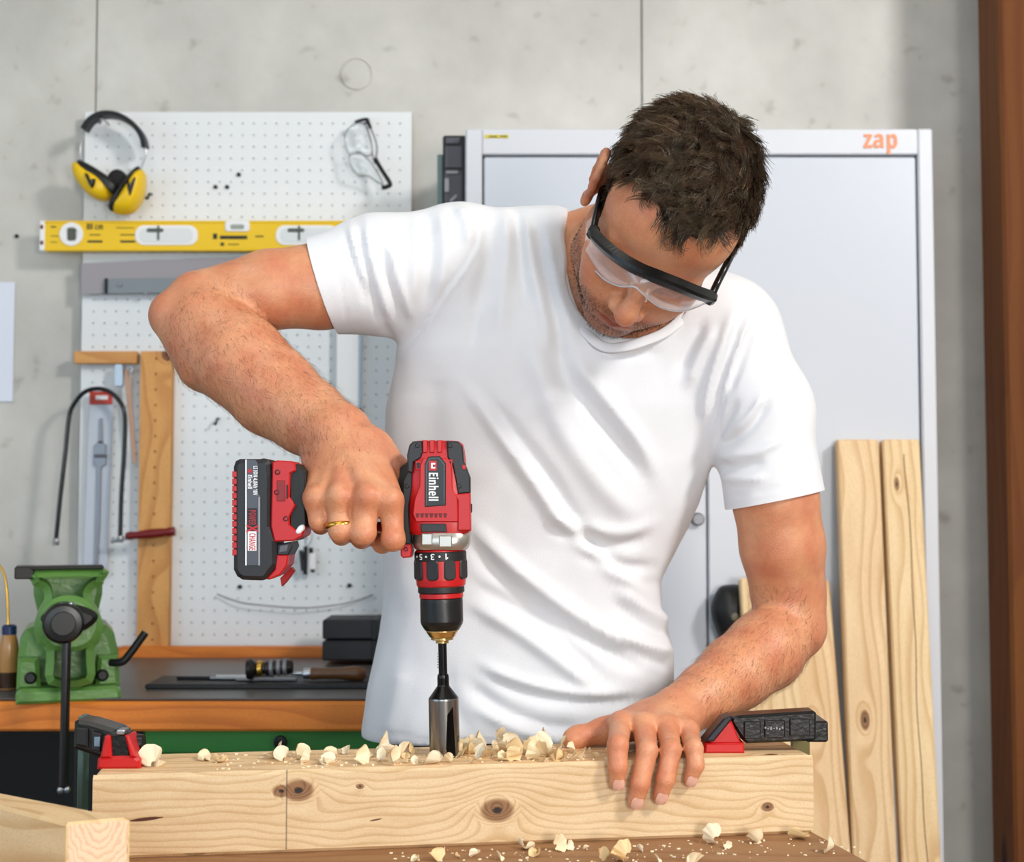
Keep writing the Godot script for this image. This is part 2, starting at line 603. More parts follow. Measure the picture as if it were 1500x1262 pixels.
# ------------------------------------------------------------------ the room
func room() -> void:
	var st := begin()
	box(st, Vector3(0.4, -0.05, -0.4), Vector3(5.8, 0.1, 5.2), 0.001)
	struct("floor", st, M.floor)
	st = begin()
	box(st, Vector3(0.4, 3.28, -0.4), Vector3(5.8, 0.16, 5.2), 0.001)
	struct("ceiling", st, M.plaster)
	# concrete back wall: three cast panels with open joints between them
	st = begin()
	box(st, Vector3(0.4, 1.6, -2.90), Vector3(5.4, 3.2, 0.2), 0.001)
	var w := struct("wall_back", st, M.concrete)
	var xs: Array[float] = [-2.3, P(140, 100, 2.78).x, P(940, 100, 2.78).x, 3.1]
	for i in 3:
		st = begin()
		var a := xs[i] + (0.0012 if i > 0 else 0.0)
		var b := xs[i + 1] - (0.0012 if i < 2 else 0.0)
		box(st, Vector3((a + b) / 2, 1.6, -2.79), Vector3(b - a, 3.2, 0.02), 0.0025)
		obj("panel", st, M.concrete, w)
	# the plugged formwork tie hole
	st = begin()
	var c := P(523, 108, 2.78)
	lathe(st, Transform3D(Basis(Vector3.RIGHT, PI / 2), c), PackedVector2Array([Vector2(0.034, -0.004), Vector2(0.034, 0.003), Vector2(0.031, 0.004), Vector2(0.0305, 0.001), Vector2(0, 0.001)]), 32)
	obj("tie_hole_plug", st, M.concrete, w)
	st = begin()
	box(st, Vector3(-2.4, 0.4, -0.4), Vector3(0.2, 0.8, 4.8), 0.001)
	box(st, Vector3(-2.4, 2.76, -0.4), Vector3(0.2, 0.88, 4.8), 0.001)
	box(st, Vector3(-2.4, 1.56, -2.1), Vector3(0.2, 1.52, 1.4), 0.001)
	box(st, Vector3(-2.4, 1.56, 1.5), Vector3(0.2, 1.52, 1.0), 0.001)
	struct("wall_left", st, M.plaster)
	st = begin()
	box(st, Vector3(3.2, 1.6, -0.4), Vector3(0.2, 3.2, 4.8), 0.001)
	struct("wall_right", st, M.plaster)
	st = begin()
	box(st, Vector3(0.4, 0.4, 2.1), Vector3(5.8, 0.8, 0.2), 0.001)
	box(st, Vector3(0.4, 2.76, 2.1), Vector3(5.8, 0.88, 0.2), 0.001)
	box(st, Vector3(-2.2, 1.56, 2.1), Vector3(0.6, 1.52, 0.2), 0.001)
	box(st, Vector3(1.85, 1.56, 2.1), Vector3(2.9, 1.52, 0.2), 0.001)
	struct("wall_front", st, M.plaster)
	var wf := thing("unseen_window_2", "", "", Vector3(-0.75, 0.8, 2.1))  # unseen, behind the camera; frames the front light
	tag(wf, "", "", "", "structure")
	st = begin()
	for x: float in [-1.87, -0.75, 0.37]:
		box(st, Vector3(x, 1.56, 2.1), Vector3(0.06, 1.5, 0.08), 0.004)
	for y: float in [0.83, 2.29]:
		box(st, Vector3(-0.75, y, 2.1), Vector3(2.28, 0.06, 0.08), 0.004)
	obj("window_frame", st, M.white, wf)
	for x: float in [-1.31, -0.19]:
		st = begin()
		box(st, Vector3(x, 1.56, 2.1), Vector3(1.06, 1.4, 0.006), 0.001)
		obj("pane", st, M.clear, wf)
	var wn := thing("unseen_window_1", "", "", Vector3(-2.4, 0.8, -0.2))  # unseen, in the left wall; frames the cool side light
	tag(wn, "", "", "", "structure")
	st = begin()
	for z: float in [-1.37, -0.2, 0.97]:
		box(st, Vector3(-2.4, 1.56, z), Vector3(0.08, 1.5, 0.06), 0.004)
	for y: float in [0.83, 2.29]:
		box(st, Vector3(-2.4, y, -0.2), Vector3(0.08, 0.06, 2.38), 0.004)
	obj("window_frame", st, M.white, wn)
	for z: float in [-0.785, 0.385]:
		st = begin()
		box(st, Vector3(-2.4, 1.56, z), Vector3(0.006, 1.4, 1.11), 0.001)
		obj("pane", st, M.clear, wn)
	# out of view: two added ceiling panels, two unseen flood lamps on stands
	for z: float in [-0.9, 0.9]:
		var x := -0.5 if z < 0 else -0.4
		var t := thing("added_ceiling_lamp", "added white rectangular ceiling fill panel above the " + ("work table" if z < 0 else "open floor behind the camera"), "lamp", Vector3(x, 3.2, z))
		st = begin()
		box(st, Vector3(x, 3.18, z), Vector3(1.26, 0.04, 0.66), 0.004)
		obj("housing", st, M.white_frame, t)
		st = begin()
		box(st, Vector3(x, 3.157, z), Vector3(1.2, 0.008, 0.6), 0.002)
		obj("diffuser", st, M.lamp, t)
	for q: Array in [[Vector3(2.2, 2.95, 0.2), Vector3(-0.1, 1.3, -2.0), "tall unseen flood lamp with square glowing front on tripod stand by the right wall"], [Vector3(0.8, 1.3, 0.8), Vector3(0.1, 1.3, -1.8), "lower unseen flood lamp with square glowing front on tripod stand right of the camera"]]:
		var at: Vector3 = q[0]
		var bs := Basis.looking_at((q[1] as Vector3) - at, Vector3.UP)
		var foot := at - bs * Vector3(0, 0, -0.11)
		var fl := thing("unseen_flood_lamp", q[2], "lamp", Vector3(foot.x, 0, foot.z))
		st = begin()
		box(st, at - bs * Vector3(0, 0, -0.08), Vector3(0.58, 0.58, 0.12), 0.01, bs)
		obj("housing", st, M.black, fl)
		st = begin()
		box(st, at - bs * Vector3(0, 0, -0.014), Vector3(0.5, 0.5, 0.01), 0.002, bs)
		obj("diffuser", st, M.lamp, fl)
		st = begin()
		tube(st, PackedVector3Array([Vector3(foot.x, 0.5, foot.z), foot]), PackedFloat32Array([0.016]), 12)
		obj("pole", st, M.black, fl)
		for k in 3:
			var a := TAU * k / 3 + 0.4
			st = begin()
			tube(st, PackedVector3Array([Vector3(foot.x, 0.62, foot.z), Vector3(foot.x + cos(a) * 0.42, 0.012, foot.z + sin(a) * 0.42)]), PackedFloat32Array([0.011]), 10)
			obj("leg", st, M.black, fl)
	# timber post at the right edge, in front of the wall
	var p0 := P(1469, 300, 2.52)
	var po := thing("wooden_post", "tall orange brown wooden post at the right edge of the picture", "post", Vector3(p0.x + 0.08, 0, -2.58))
	po.rotation.z = PI / 2
	st = begin()
	box(st, Vector3(1.6, 0, 0), Vector3(3.2, 0.16, 0.12), 0.006)
	obj("timber", st, M.post_wood, po, true)
	# sheet of paper at the left edge
	var a := P(-60, 413, 2.775)
	var b := P(18, 588, 2.775)
	st = begin()
	box(st, Vector3((a.x + b.x) / 2, (a.y + b.y) / 2, -2.777), Vector3(b.x - a.x, a.y - b.y, 0.003), 0.0005)
	single("paper_sheet", st, M.paper, "blank white sheet of paper stuck to the concrete at the left edge", "paper")

# ------------------------------------------------------------------ what hangs on the wall
func rect_at(st: SurfaceTool, px0: float, py0: float, px1: float, py1: float, d: float, thick: float, bev := 0.0015) -> void:
	var a := P(px0, py0, d)
	var b := P(px1, py1, d)
	box(st, Vector3((a.x + b.x) / 2, (a.y + b.y) / 2, -d - thick / 2), Vector3(absf(b.x - a.x), absf(a.y - b.y), thick), bev)

func wall_things() -> void:
	var dp := 2.752   # front of the perforated board
	var a := P(112, 947, dp)
	var b := P(603, 164, dp)
	var t := thing("pegboard", "white perforated board covering the concrete wall on the left", "pegboard", Vector3((a.x + b.x) / 2, a.y, -dp))
	var st := begin()
	var nx := 28
	var ny := 44
	var mx := 0.012
	var dx := (b.x - a.x - 2 * mx) / nx
	var dy := (b.y - a.y - 2 * mx) / ny
	perforated(st, a.x + mx, a.y + mx, nx, ny, dx, dy, 0.0023, -dp - 0.004, -dp)
	for e: Array in [[a.x, a.y, a.x + mx, b.y], [b.x - mx, a.y, b.x, b.y], [a.x + mx, a.y, b.x - mx, a.y + mx], [a.x + mx, b.y - mx, b.x - mx, b.y]]:
		quad(st, Vector3(e[0], e[1], -dp), Vector3(e[2], e[1], -dp), Vector3(e[2], e[3], -dp), Vector3(e[0], e[3], -dp), Vector3.BACK)
	for e: Array in [[a.x, a.y, a.x, b.y, Vector3.LEFT], [b.x, a.y, b.x, b.y, Vector3.RIGHT], [a.x, a.y, b.x, a.y, Vector3.DOWN], [a.x, b.y, b.x, b.y, Vector3.UP]]:
		quad(st, Vector3(e[0], e[1], -dp), Vector3(e[2], e[3], -dp), Vector3(e[2], e[3], -dp - 0.004), Vector3(e[0], e[1], -dp - 0.004), e[4])
	obj("perforated_sheet", st, M.white_board, t)
	st = begin()
	box(st, Vector3((a.x + b.x) / 2, (a.y + b.y) / 2, -dp - 0.0055), Vector3(b.x - a.x, b.y - a.y, 0.003), 0.0005)
	obj("added_backing_sheet", st, M.backing, t)  # pale sheet added behind the holes to lighten them
	for y: float in [200, 560, 900]:  # battens that hold it off the wall
		st = begin()
		var m := P(360, y, 2.765)
		box(st, Vector3(m.x, m.y, -2.7685), Vector3(0.55, 0.03, 0.022), 0.001)
		obj("batten", st, M.pine, t)

	# ear defenders
	var d := 2.70
	t = thing("ear_defenders", "yellow ear defenders with a black headband hanging on the pegboard", "ear defenders", P(158, 312, d))
	var arc := curve2(V2([124, 191, 133, 178, 146, 170, 160, 168, 176, 171, 192, 180, 203, 191, 210, 203, 213, 216]), 4)
	var ps := PackedVector3Array()
	for p in arc: ps.append(P(p.x, p.y, d))
	st = begin()
	band(st, ps, 0.005, 0.028)
	obj("headband", st, M.black, t)
	st = begin()
	tube(st, curve([P(124, 191, d), P(118, 212, d), P(119, 232, d), P(126, 246, d)], 6), PackedFloat32Array([0.0018]), 8)
	obj("wire", st, M.steel, t)
	st = begin()
	tube(st, curve([P(213, 216, d), P(213, 228, d), P(209, 240, d), P(205, 254, d)], 6), PackedFloat32Array([0.0018]), 8)
	obj("wire", st, M.steel, t)
	for s in 2:
		var cup := V2([107, 241, 113, 238, 128, 246, 150, 258, 165, 273, 167, 282, 160, 292, 148, 294, 132, 287, 117, 271, 108, 255]) if s == 0 else V2([205, 249, 212, 252, 213, 266, 210, 284, 204, 299, 194, 311, 178, 314, 165, 310, 172, 298, 184, 278, 196, 260])
		var rim := V2([113, 237, 120, 235, 150, 252, 170, 268, 174, 278, 168, 287, 158, 275, 140, 260, 118, 247]) if s == 0 else V2([200, 245, 204, 248, 190, 268, 176, 292, 166, 309, 159, 305, 163, 294, 180, 268])
		st = begin()
		bulge(st, cup, d - 0.004 * s, 0.034, 0.035)
		obj("ear_cup", st, M.yellow, t)
		st = begin()
		bulge(st, rim, d - 0.012 - 0.004 * s, 0.02, 0.034)
		obj("ear_cushion", st, M.black, t)
		st = begin()
		var fk := V2([124, 254, 130, 256, 134, 268, 140, 262, 138, 272, 133, 274]) if s == 0 else V2([186, 268, 190, 266, 191, 283, 196, 262, 199, 262, 192, 286, 189, 284])
		bulge(st, fk, d - 0.034, 0.008, 0.010)
		obj("fork", st, M.black, t)
	st = begin()
	lathe(st, Transform3D(Basis(Vector3.RIGHT, PI / 2), P(172, 262, d)), PackedVector2Array([Vector2(0, -0.02), Vector2(0.018, -0.018), Vector2(0.019, 0.004), Vector2(0, 0.006)]), 20)
	obj("inner_pad", st, mat(Color(0.10, 0.085, 0.085), 0.8), t)
	hook("pegboard_hook", 160, 182, "chrome peg hook that carries the ear defenders", M.steel, 0.055)
	hook("pegboard_hook", 222, 285, "small dark J shaped hook right of the ear defenders", M.dark_metal, 0.02)
	hook("pegboard_hook", 540, 176, "small hook at the top of the hanging clear safety glasses", M.dark_metal, 0.02)
	for q: Array in [[350, 256, "stray dark peg stub highest of three above the spirit level"], [316, 274, "stray dark peg stub lower left of three above the spirit level"], [333, 274, "stray dark peg stub lower right of three above the spirit level"], [352, 859, "dark peg stub left above the wire arc below the drill battery"], [512, 857, "dark peg stub right below the drill near the white shirt"], [25, 346, "small dark anchor in the concrete left of the spirit level"]]:
		st = begin()
		var dd := 2.78 if q[0] < 100 else dp
		lathe(st, Transform3D(Basis(Vector3.RIGHT, PI / 2), P(q[0], q[1], dd)), PackedVector2Array([Vector2(0.0042, -0.002), Vector2(0.0042, 0.004), Vector2(0.003, 0.006), Vector2(0, 0.006)]), 12)
		single("peg_stub" if q[0] > 100 else "wall_anchor", st, M.dark_metal, q[2], "peg")

	# clear safety glasses hung by one hinge
	d = 2.715
	t = thing("safety_glasses", "clear safety glasses with black temple ends hanging at the pegboard top right", "safety glasses", P(570, 272, d))
	st = begin()
	tube(st, curve([P(520, 179, d), P(529, 176, d), P(537, 175, d), P(541, 183, d - 0.01), P(543, 188, d - 0.01)], 4), PackedFloat32Array([0.0035]), 8)
	obj("temple_tip", st, M.black, t)
	st = begin()
	tube(st, curve([P(549, 232, d), P(560, 250, d - 0.01), P(571, 268, d - 0.02), P(568, 273, d - 0.02), P(559, 275, d - 0.02)], 5), PackedFloat32Array([0.003, 0.0045]), 8)
	obj("temple_tip", st, M.black, t)
	st = begin()
	tube(st, curve([P(543, 188, d - 0.01), P(550, 205, d - 0.012), P(552, 222, d - 0.01), P(549, 235, d)], 5), PackedFloat32Array([0.0018]), 8)
	obj("temple_arm", st, M.grey_steel, t)
	st = begin()
	tube(st, curve([P(537, 184, d), P(543, 206, d), P(546, 228, d), P(549, 240, d)], 5), PackedFloat32Array([0.0015]), 8)
	obj("temple_arm", st, M.grey_steel, t)
	var lens := mat(Color(0.85, 0.9, 0.91, 0.10), 0.06)
	lens.transparency = BaseMaterial3D.TRANSPARENCY_ALPHA
	for q: PackedVector2Array in [V2([521, 181, 534, 183, 542, 205, 545, 224, 537, 228, 525, 222, 512, 226, 506, 212, 507, 194]), V2([512, 228, 526, 224, 538, 232, 552, 252, 561, 270, 552, 266, 540, 258, 524, 256, 515, 246])]:
		st = begin()
		bulge(st, curve2(q, 3, true), d - 0.006, 0.006, 0.0025)
		obj("lens", st, lens, t)
		st = begin()
		var rim := PackedVector3Array()
		for v in curve2(q, 4, true): rim.append(P(v.x, v.y, d))
		rim.append(rim[0])
		tube(st, rim, PackedFloat32Array([0.0014]), 6)
		obj("lens_rim", st, M.grey_steel, t)

	# spirit level
	d = 2.715
	a = P(64, 367, d)
	b = P(640, 323.5, d)
	t = thing("spirit_level", "long yellow spirit level with cut out grip slots on the pegboard", "spirit level", Vector3(a.x, a.y, -d - 0.02))
	var poly := PackedVector2Array([Vector2(a.x, a.y), Vector2(b.x, a.y), Vector2(b.x, b.y), Vector2(a.x, b.y)])
	var fs := P(348, 331, d)
	st = begin()
	box(st, Vector3((a.x + b.x) / 2, (a.y + b.y) / 2, -d - 0.011), Vector3(b.x - a.x, b.y - a.y, 0.022), 0.002)
	obj("body", st, M.yellow, t)
	for s: float in [0.0, 1.0]:
		st = begin()
		var yy := lerpf(b.y - 0.002, a.y + 0.002, s)
		box(st, Vector3((a.x + b.x) / 2, yy, -d), Vector3(b.x - a.x - 0.002, 0.005, 0.003), 0.0012)
		obj("edge_rail", st, M.yellow, t)
	st = begin()
	rect_at(st, 58, 323, 65, 367, d - 0.001, 0.024)
	obj("end_cap", st, M.white, t)
	st = begin()
	for y: float in [329, 352]:
		st = begin()
		rect_at(st, 58.5, y, 63, y + 6, d - 0.0025, 0.003)
		obj("end_cap_bumper", st, M.dark_red, t)
	st = begin()
	lathe(st, Transform3D(Basis(Vector3.RIGHT, PI / 2), P(105, 343, d)), PackedVector2Array([Vector2(0.0235, 0), Vector2(0.0235, 0.003), Vector2(0.014, 0.003), Vector2(0.013, 0.001), Vector2(0, 0.001)]), 28)
	obj("vial_surround", st, M.white, t)
	st = begin()
	extrude(st, px_poly(rrect(99, 334, 112, 353, 3), d), -d, -d + 0.0035, 0.0008)
	obj("vial", st, mat(Color(0.33, 0.34, 0.30), 0.2), t)
	for x: float in [198.0, 404.0]:
		st = begin()
		extrude(st, px_poly(rrect(x, 330, x + 92, 359, 13), d), -d, -d + 0.002, 0.0008)
		obj("grip_slot", st, M.white, t)
		st = begin()
		extrude(st, px_poly(rrect(x + 7, 334, x + 85, 355, 9), d), -d + 0.001, -d + 0.003, 0.0006)
		obj("slot_opening", st, mat(Color(0.86, 0.87, 0.87), 0.6), t)
		st = begin()
		extrude(st, px_poly(rrect(x + 18, 335, x + 42, 340, 2), d), -d, -d + 0.006, 0.0006)
		extrude(st, px_poly(rrect(x + 33, 331, x + 36, 352, 1), d), -d, -d + 0.005, 0.0004)
		obj("hanger_clip", st, mat(Color(0.30, 0.33, 0.30), 0.4), t)
	st = begin()
	extrude(st, px_poly(rrect(330, 323.5, 366, 339, 4), d), -d, -d + 0.003, 0.0008)
	obj("vial_window", st, M.white, t)
	st = begin()
	extrude(st, px_poly(rrect(338, 329, 358, 336, 2.5), d), -d, -d + 0.004, 0.0008)
	obj("vial", st, mat(Color(0.62, 0.64, 0.60), 0.2), t)
	var ink := mat(Color(0.10, 0.09, 0.05), 0.5)
	lettering("printed_text", "80 cm", L(8.5, d), ink, xf(P(139, 332, d) + Vector3(0, 0, 0.0005)), t, 0.0006, false, true, L(24, d))
	st = begin()
	for q: Array in [[322, 345, 362, 350], [323, 355, 328, 360], [312, 342, 318, 350], [128, 352, 150, 355], [176, 352, 198, 355], [131, 343, 147, 344.5], [176, 343, 198, 344.5], [74, 331, 82, 333], [74, 345, 86, 346], [74, 354, 84, 355], [170, 333, 196, 334], [374, 345, 386, 347], [334, 357, 350, 358.5]]:
		rect_at(st, q[0], q[1], q[2], q[3], d - 0.0006, 0.001, 0.0002)
	obj("printed_marks", st, ink, t).set_meta("kind", "stuff")

	# grey saw blade with a steel try square in front
	d = 2.735
	t = thing("saw_blade", "wide grey tapering saw blade lying flat on the pegboard under the spirit level", "saw blade", P(200, 431, d))
	st = begin()
	extrude(st, px_poly(V2([119, 385, 470, 372, 470, 405, 119, 432]), d), -d - 0.003, -d, 0.0005)
	obj("blade", st, mat(Color(0.60, 0.58, 0.60), 0.5), t)
	t = thing("try_square", "short steel strip with a black end stop in front of the saw blade", "square", P(200, 430, d))
	st = begin()
	extrude(st, px_poly(V2([152, 408, 300, 406, 300, 428, 152, 430]), d - 0.006), -d, -d + 0.006, 0.0006)
	obj("blade", st, mat(Color(0.50, 0.53, 0.55), 0.45), t)
	st = begin()
	rect_at(st, 153, 407, 157, 430, d - 0.01, 0.01)
	obj("stop", st, M.black, t)
	st = begin()
	for q: Array in [[176, 417], [214, 429]]:
		st = begin()
		lathe(st, Transform3D(Basis(Vector3.RIGHT, PI / 2), P(q[0], q[1], d - 0.006)), PackedVector2Array([Vector2(0.004, 0), Vector2(0.004, 0.004), Vector2(0, 0.005)]), 12)
		obj("rivet", st, M.grey_steel, t)

	# wooden peg rack: crosspiece and drilled upright
	t = thing("crosspiece", "short flat wooden crosspiece left of the drilled upright on the pegboard", "wood strip", P(154, 532, 2.73))
	st = begin()
	rect_at(st, 108, 514, 200, 532, 2.73, 0.02)
	obj("strip", st, M.rack_wood, t)
	a = P(200, 948, 2.727)
	b = P(252, 514, 2.727)
	t = thing("drilled_upright", "upright wooden board with a column of small drilled holes on the pegboard", "wood board", Vector3((a.x + b.x) / 2, a.y, -2.737))
	t.rotation.z = PI / 2
	st = begin()
	var len := b.y - a.y
	var wid := b.x - a.x
	var n := 19
	perforated(st, 0.0, -0.006, n, 1, len / n, 0.012, 0.0026, 0.004, 0.010)
	quad(st, Vector3(0, 0.006, 0.01), Vector3(len, 0.006, 0.01), Vector3(len, wid / 2, 0.01), Vector3(0, wid / 2, 0.01), Vector3.BACK)
	quad(st, Vector3(0, -0.006, 0.01), Vector3(len, -0.006, 0.01), Vector3(len, -wid / 2, 0.01), Vector3(0, -wid / 2, 0.01), Vector3.BACK)
	box(st, Vector3(len / 2, 0, -0.004), Vector3(len, wid, 0.016), 0.0005)
	for e: float in [-1.0, 1.0]:
		quad(st, Vector3(0, e * wid / 2, 0.01), Vector3(len, e * wid / 2, 0.01), Vector3(len, e * wid / 2, 0.0), Vector3(0, e * wid / 2, 0.0), Vector3(0, e, 0))
		quad(st, Vector3(len / 2 * (1 + e), -wid / 2, 0.01), Vector3(len / 2 * (1 + e), wid / 2, 0.01), Vector3(len / 2 * (1 + e), wid / 2, 0), Vector3(len / 2 * (1 + e), -wid / 2, 0), Vector3(e, 0, 0))
	obj("board", st, M.rack_wood, t, true)

	# coping saw
	d = 2.70
	t = thing("coping_saw", "black bow shaped coping saw with a dark red handle on the pegboard", "saw", P(82, 792, d))
	st = begin()
	tube(st, curve([P(82, 790, d), P(88, 730, d), P(96, 660, d), P(101, 612, d), P(108, 592, d), P(124, 574, d), P(144, 569, d), P(163, 575, d), P(178, 592, d), P(183, 612, d), P(182, 660, d), P(178, 720, d), P(176, 786, d)], 6), PackedFloat32Array([0.0055]), 10, true, 0.8)
	obj("bow", st, M.black_gloss, t)
	st = begin()
	for q: Array in [[82, 790], [176, 786]]:
		st = begin()
		lathe(st, Transform3D(Basis(), P(q[0], q[1] + 4, d)), PackedVector2Array([Vector2(0, -0.006), Vector2(0.006, -0.006), Vector2(0.007, 0.002), Vector2(0.005, 0.008), Vector2(0, 0.008)]), 12)
		obj("blade_clamp", st, M.steel, t)
	st = begin()
	tube(st, PackedVector3Array([P(163, 793, d), P(190, 786, d)]), PackedFloat32Array([0.004]), 8)
	obj("tension_pin", st, M.steel, t)
	st = begin()
	var hx := P(185, 785, d)
	var hy := P(256, 778, d)
	var hl := hx.distance_to(hy)
	lathe(st, Transform3D(along(hy - hx), hx), PackedVector2Array([Vector2(0, 0), Vector2(0.007, 0), Vector2(0.0085, hl * 0.08), Vector2(0.007, hl * 0.2), Vector2(0.0095, hl * 0.5), Vector2(0.0085, hl * 0.75), Vector2(0.0075, hl * 0.82), Vector2(0.0095, hl * 0.9), Vector2(0.009, hl), Vector2(0, hl)]), 18, false)
	obj("handle", st, M.dark_red, t)

	# blister pack of blades
	d = 2.735
	t = thing("blade_pack", "clear plastic sleeve with orange red header holding thin steel parts inside the coping saw bow", "packet", P(145, 830, d))
	st = begin()
	extrude(st, px_poly(V2([131, 574, 167, 574, 156, 845, 121, 845]), d), -d - 0.002, -d, 0.0006)
	obj("backing_card", st, mat(Color(0.76, 0.78, 0.82), 0.35), t)
	st = begin()
	extrude(st, px_poly(V2([131, 573, 165, 573, 164, 592, 131, 592]), d - 0.003), -d, -d + 0.003, 0.0005)
	obj("header_label", st, mat(Color(0.75, 0.22, 0.14), 0.5), t)
	st = begin()
	rect_at(st, 140, 579, 158, 585, d - 0.0035, 0.001, 0.0003)
	obj("label_panel", st, M.white, t)
	st = begin()
	extrude(st, px_poly(V2([146, 612, 149, 612, 150, 648, 155, 651, 155, 680, 148, 684, 146, 770, 142, 832, 138, 832, 142, 684, 137, 680, 138, 651, 145, 648]), d - 0.006), -d, -d + 0.006, 0.0008)
	obj("steel_part", st, mat(Color(0.56, 0.57, 0.60), 0.4, 0.5), t)
	st = begin()
	rect_at(st, 137, 665, 156, 670, d - 0.008, 0.004)
	obj("band", st, mat(Color(0.35, 0.34, 0.36), 0.5), t)
	st = begin()
	rect_at(st, 143, 645, 150, 649, d - 0.008, 0.004)
	obj("band", st, mat(Color(0.35, 0.34, 0.36), 0.5), t)

	# wooden marking stick hung beside the drilled upright
	d = 2.725
	t = thing("marking_stick", "thin pale wooden stick hanging from a steel clip left of the drilled upright", "stick", P(196, 678, d))
	st = begin()
	extrude(st, px_poly(V2([181, 540, 188, 538, 198, 660, 198, 678, 194, 678]), d), -d - 0.006, -d, 0.001)
	obj("stick", st, mat(Color(0.78, 0.62, 0.52), 0.6), t)
	st = begin()
	extrude(st, px_poly(rrect(168, 533, 181, 566, 4), d), -d - 0.004, -d + 0.004, 0.001)
	tube(st, curve([P(186, 542, d - 0.008), P(190, 536, d - 0.008), P(194, 541, d - 0.008), P(191, 548, d - 0.008)], 4), PackedFloat32Array([0.0022]), 8)
	obj("clip", st, M.steel, t)

	# pale straight edges behind the arm
	d = 2.735
	t = thing("straight_edge", "wide white straight edge hanging on the pegboard behind the bent forearm", "ruler", P(510, 690, d))
	st = begin()
	rect_at(st, 493, 440, 524, 690, d - 0.004, 0.008)
	obj("blade", st, M.white, t)
	st = begin()
	rect_at(st, 524, 440, 528, 690, d - 0.002, 0.004)
	obj("edge_strip", st, mat(Color(0.62, 0.72, 0.78), 0.4), t)

	# wire arcs and a bunch of tags on the lower board
	t = thing("wire_loop", "thin grey wire bent in a shallow arc across the lower pegboard", "wire", P(430, 890, 2.74))
	st = begin()
	tube(st, curve([P(318, 870, 2.745), P(345, 880, 2.738), P(372, 885, 2.735), P(440, 890, 2.733), P(490, 886, 2.735), P(520, 880, 2.738), P(546, 871, 2.745)], 6), PackedFloat32Array([0.0014]), 6)
	obj("wire", st, M.grey_steel, t)
	t = thing("hex_key_set", "small bunch of dark keys with a white tag hanging behind the drill battery", "key set", P(452, 842, 2.735))
	st = begin()
	for q: Array in [[441, 806, 444, 836], [448, 800, 447, 841], [455, 802, 458, 838]]:
		tube(st, PackedVector3Array([P(q[0], q[1], 2.735), P(q[2], q[3], 2.73)]), PackedFloat32Array([0.0042]), 8)
	obj("key", st, M.dark_metal, t)
	st = begin()
	rect_at(st, 453, 810, 462, 834, 2.725, 0.004)
	obj("tag_plate", st, M.white, t)
	st = begin()
	tube(st, curve([P(452, 770, 2.735), P(446, 784, 2.735), P(450, 800, 2.735), P(457, 786, 2.735), P(452, 770, 2.735)], 5), PackedFloat32Array([0.0016]), 6)
	obj("ring", st, M.steel, t)
	hook("pegboard_hook", 321, 613, "small dark double hook on the pegboard below the bent forearm", M.dark_metal, 0.02)

func hook(called: String, px: float, py: float, label: String, m: Material, out: float) -> void:
	var p := P(px, py, 2.752)
	var st := begin()
	tube(st, curve([p, p + Vector3(0, -0.001, out * 0.7), p + Vector3(0, -0.004, out), p + Vector3(-0.003, -0.012, out * 0.9), p + Vector3(-0.007, -0.011, out * 0.9)], 4), PackedFloat32Array([0.0022]), 8)
	single(called, st, m, label, "hook")

func px_poly(v: PackedVector2Array, d: float) -> PackedVector2Array:
	var o := PackedVector2Array()
	for p in v:
		var q := P(p.x, p.y, d)
		o.append(Vector2(q.x, q.y))
	return o

# a flat strip of width w (along z) and thickness t bent along points
func band(st: SurfaceTool, ps: PackedVector3Array, t: float, w: float) -> void:
	var fr := frames(ps)
	var rings := []
	for i in ps.size():
		var n := Vector3.BACK.cross(fr[i].z).normalized()
		var r := PackedVector3Array()
		for c: Vector2 in [Vector2(-1, -1), Vector2(1, -1), Vector2(1, 1), Vector2(-1, 1)]:
			r.append(ps[i] + n * (c.x * t) + Vector3.BACK * (c.y * w / 2))
		rings.append(r)
	loft(st, rings, -1)

# a pillow-shaped solid over an outline in pixels at depth d: bulges towards the camera by f and away by b
func bulge(st: SurfaceTool, px: PackedVector2Array, d: float, f: float, b: float) -> void:
	var poly := curve2(px_poly(px, d), 3, true)
	var c := Vector2()
	for p in poly: c += p
	c /= poly.size()
	var rings := []
	for k in 9:
		var a := PI * (k + 0.15) / 8.3 
		var s := pow(sin(a), 0.6)
		var z := -cos(a)
		var r := PackedVector3Array()
		for p in poly:
			var q := c + (p - c) * s
			r.append(Vector3(q.x, q.y, -d + (z * f if z > 0.0 else z * b)))
		rings.append(r)
	loft(st, rings, 0)

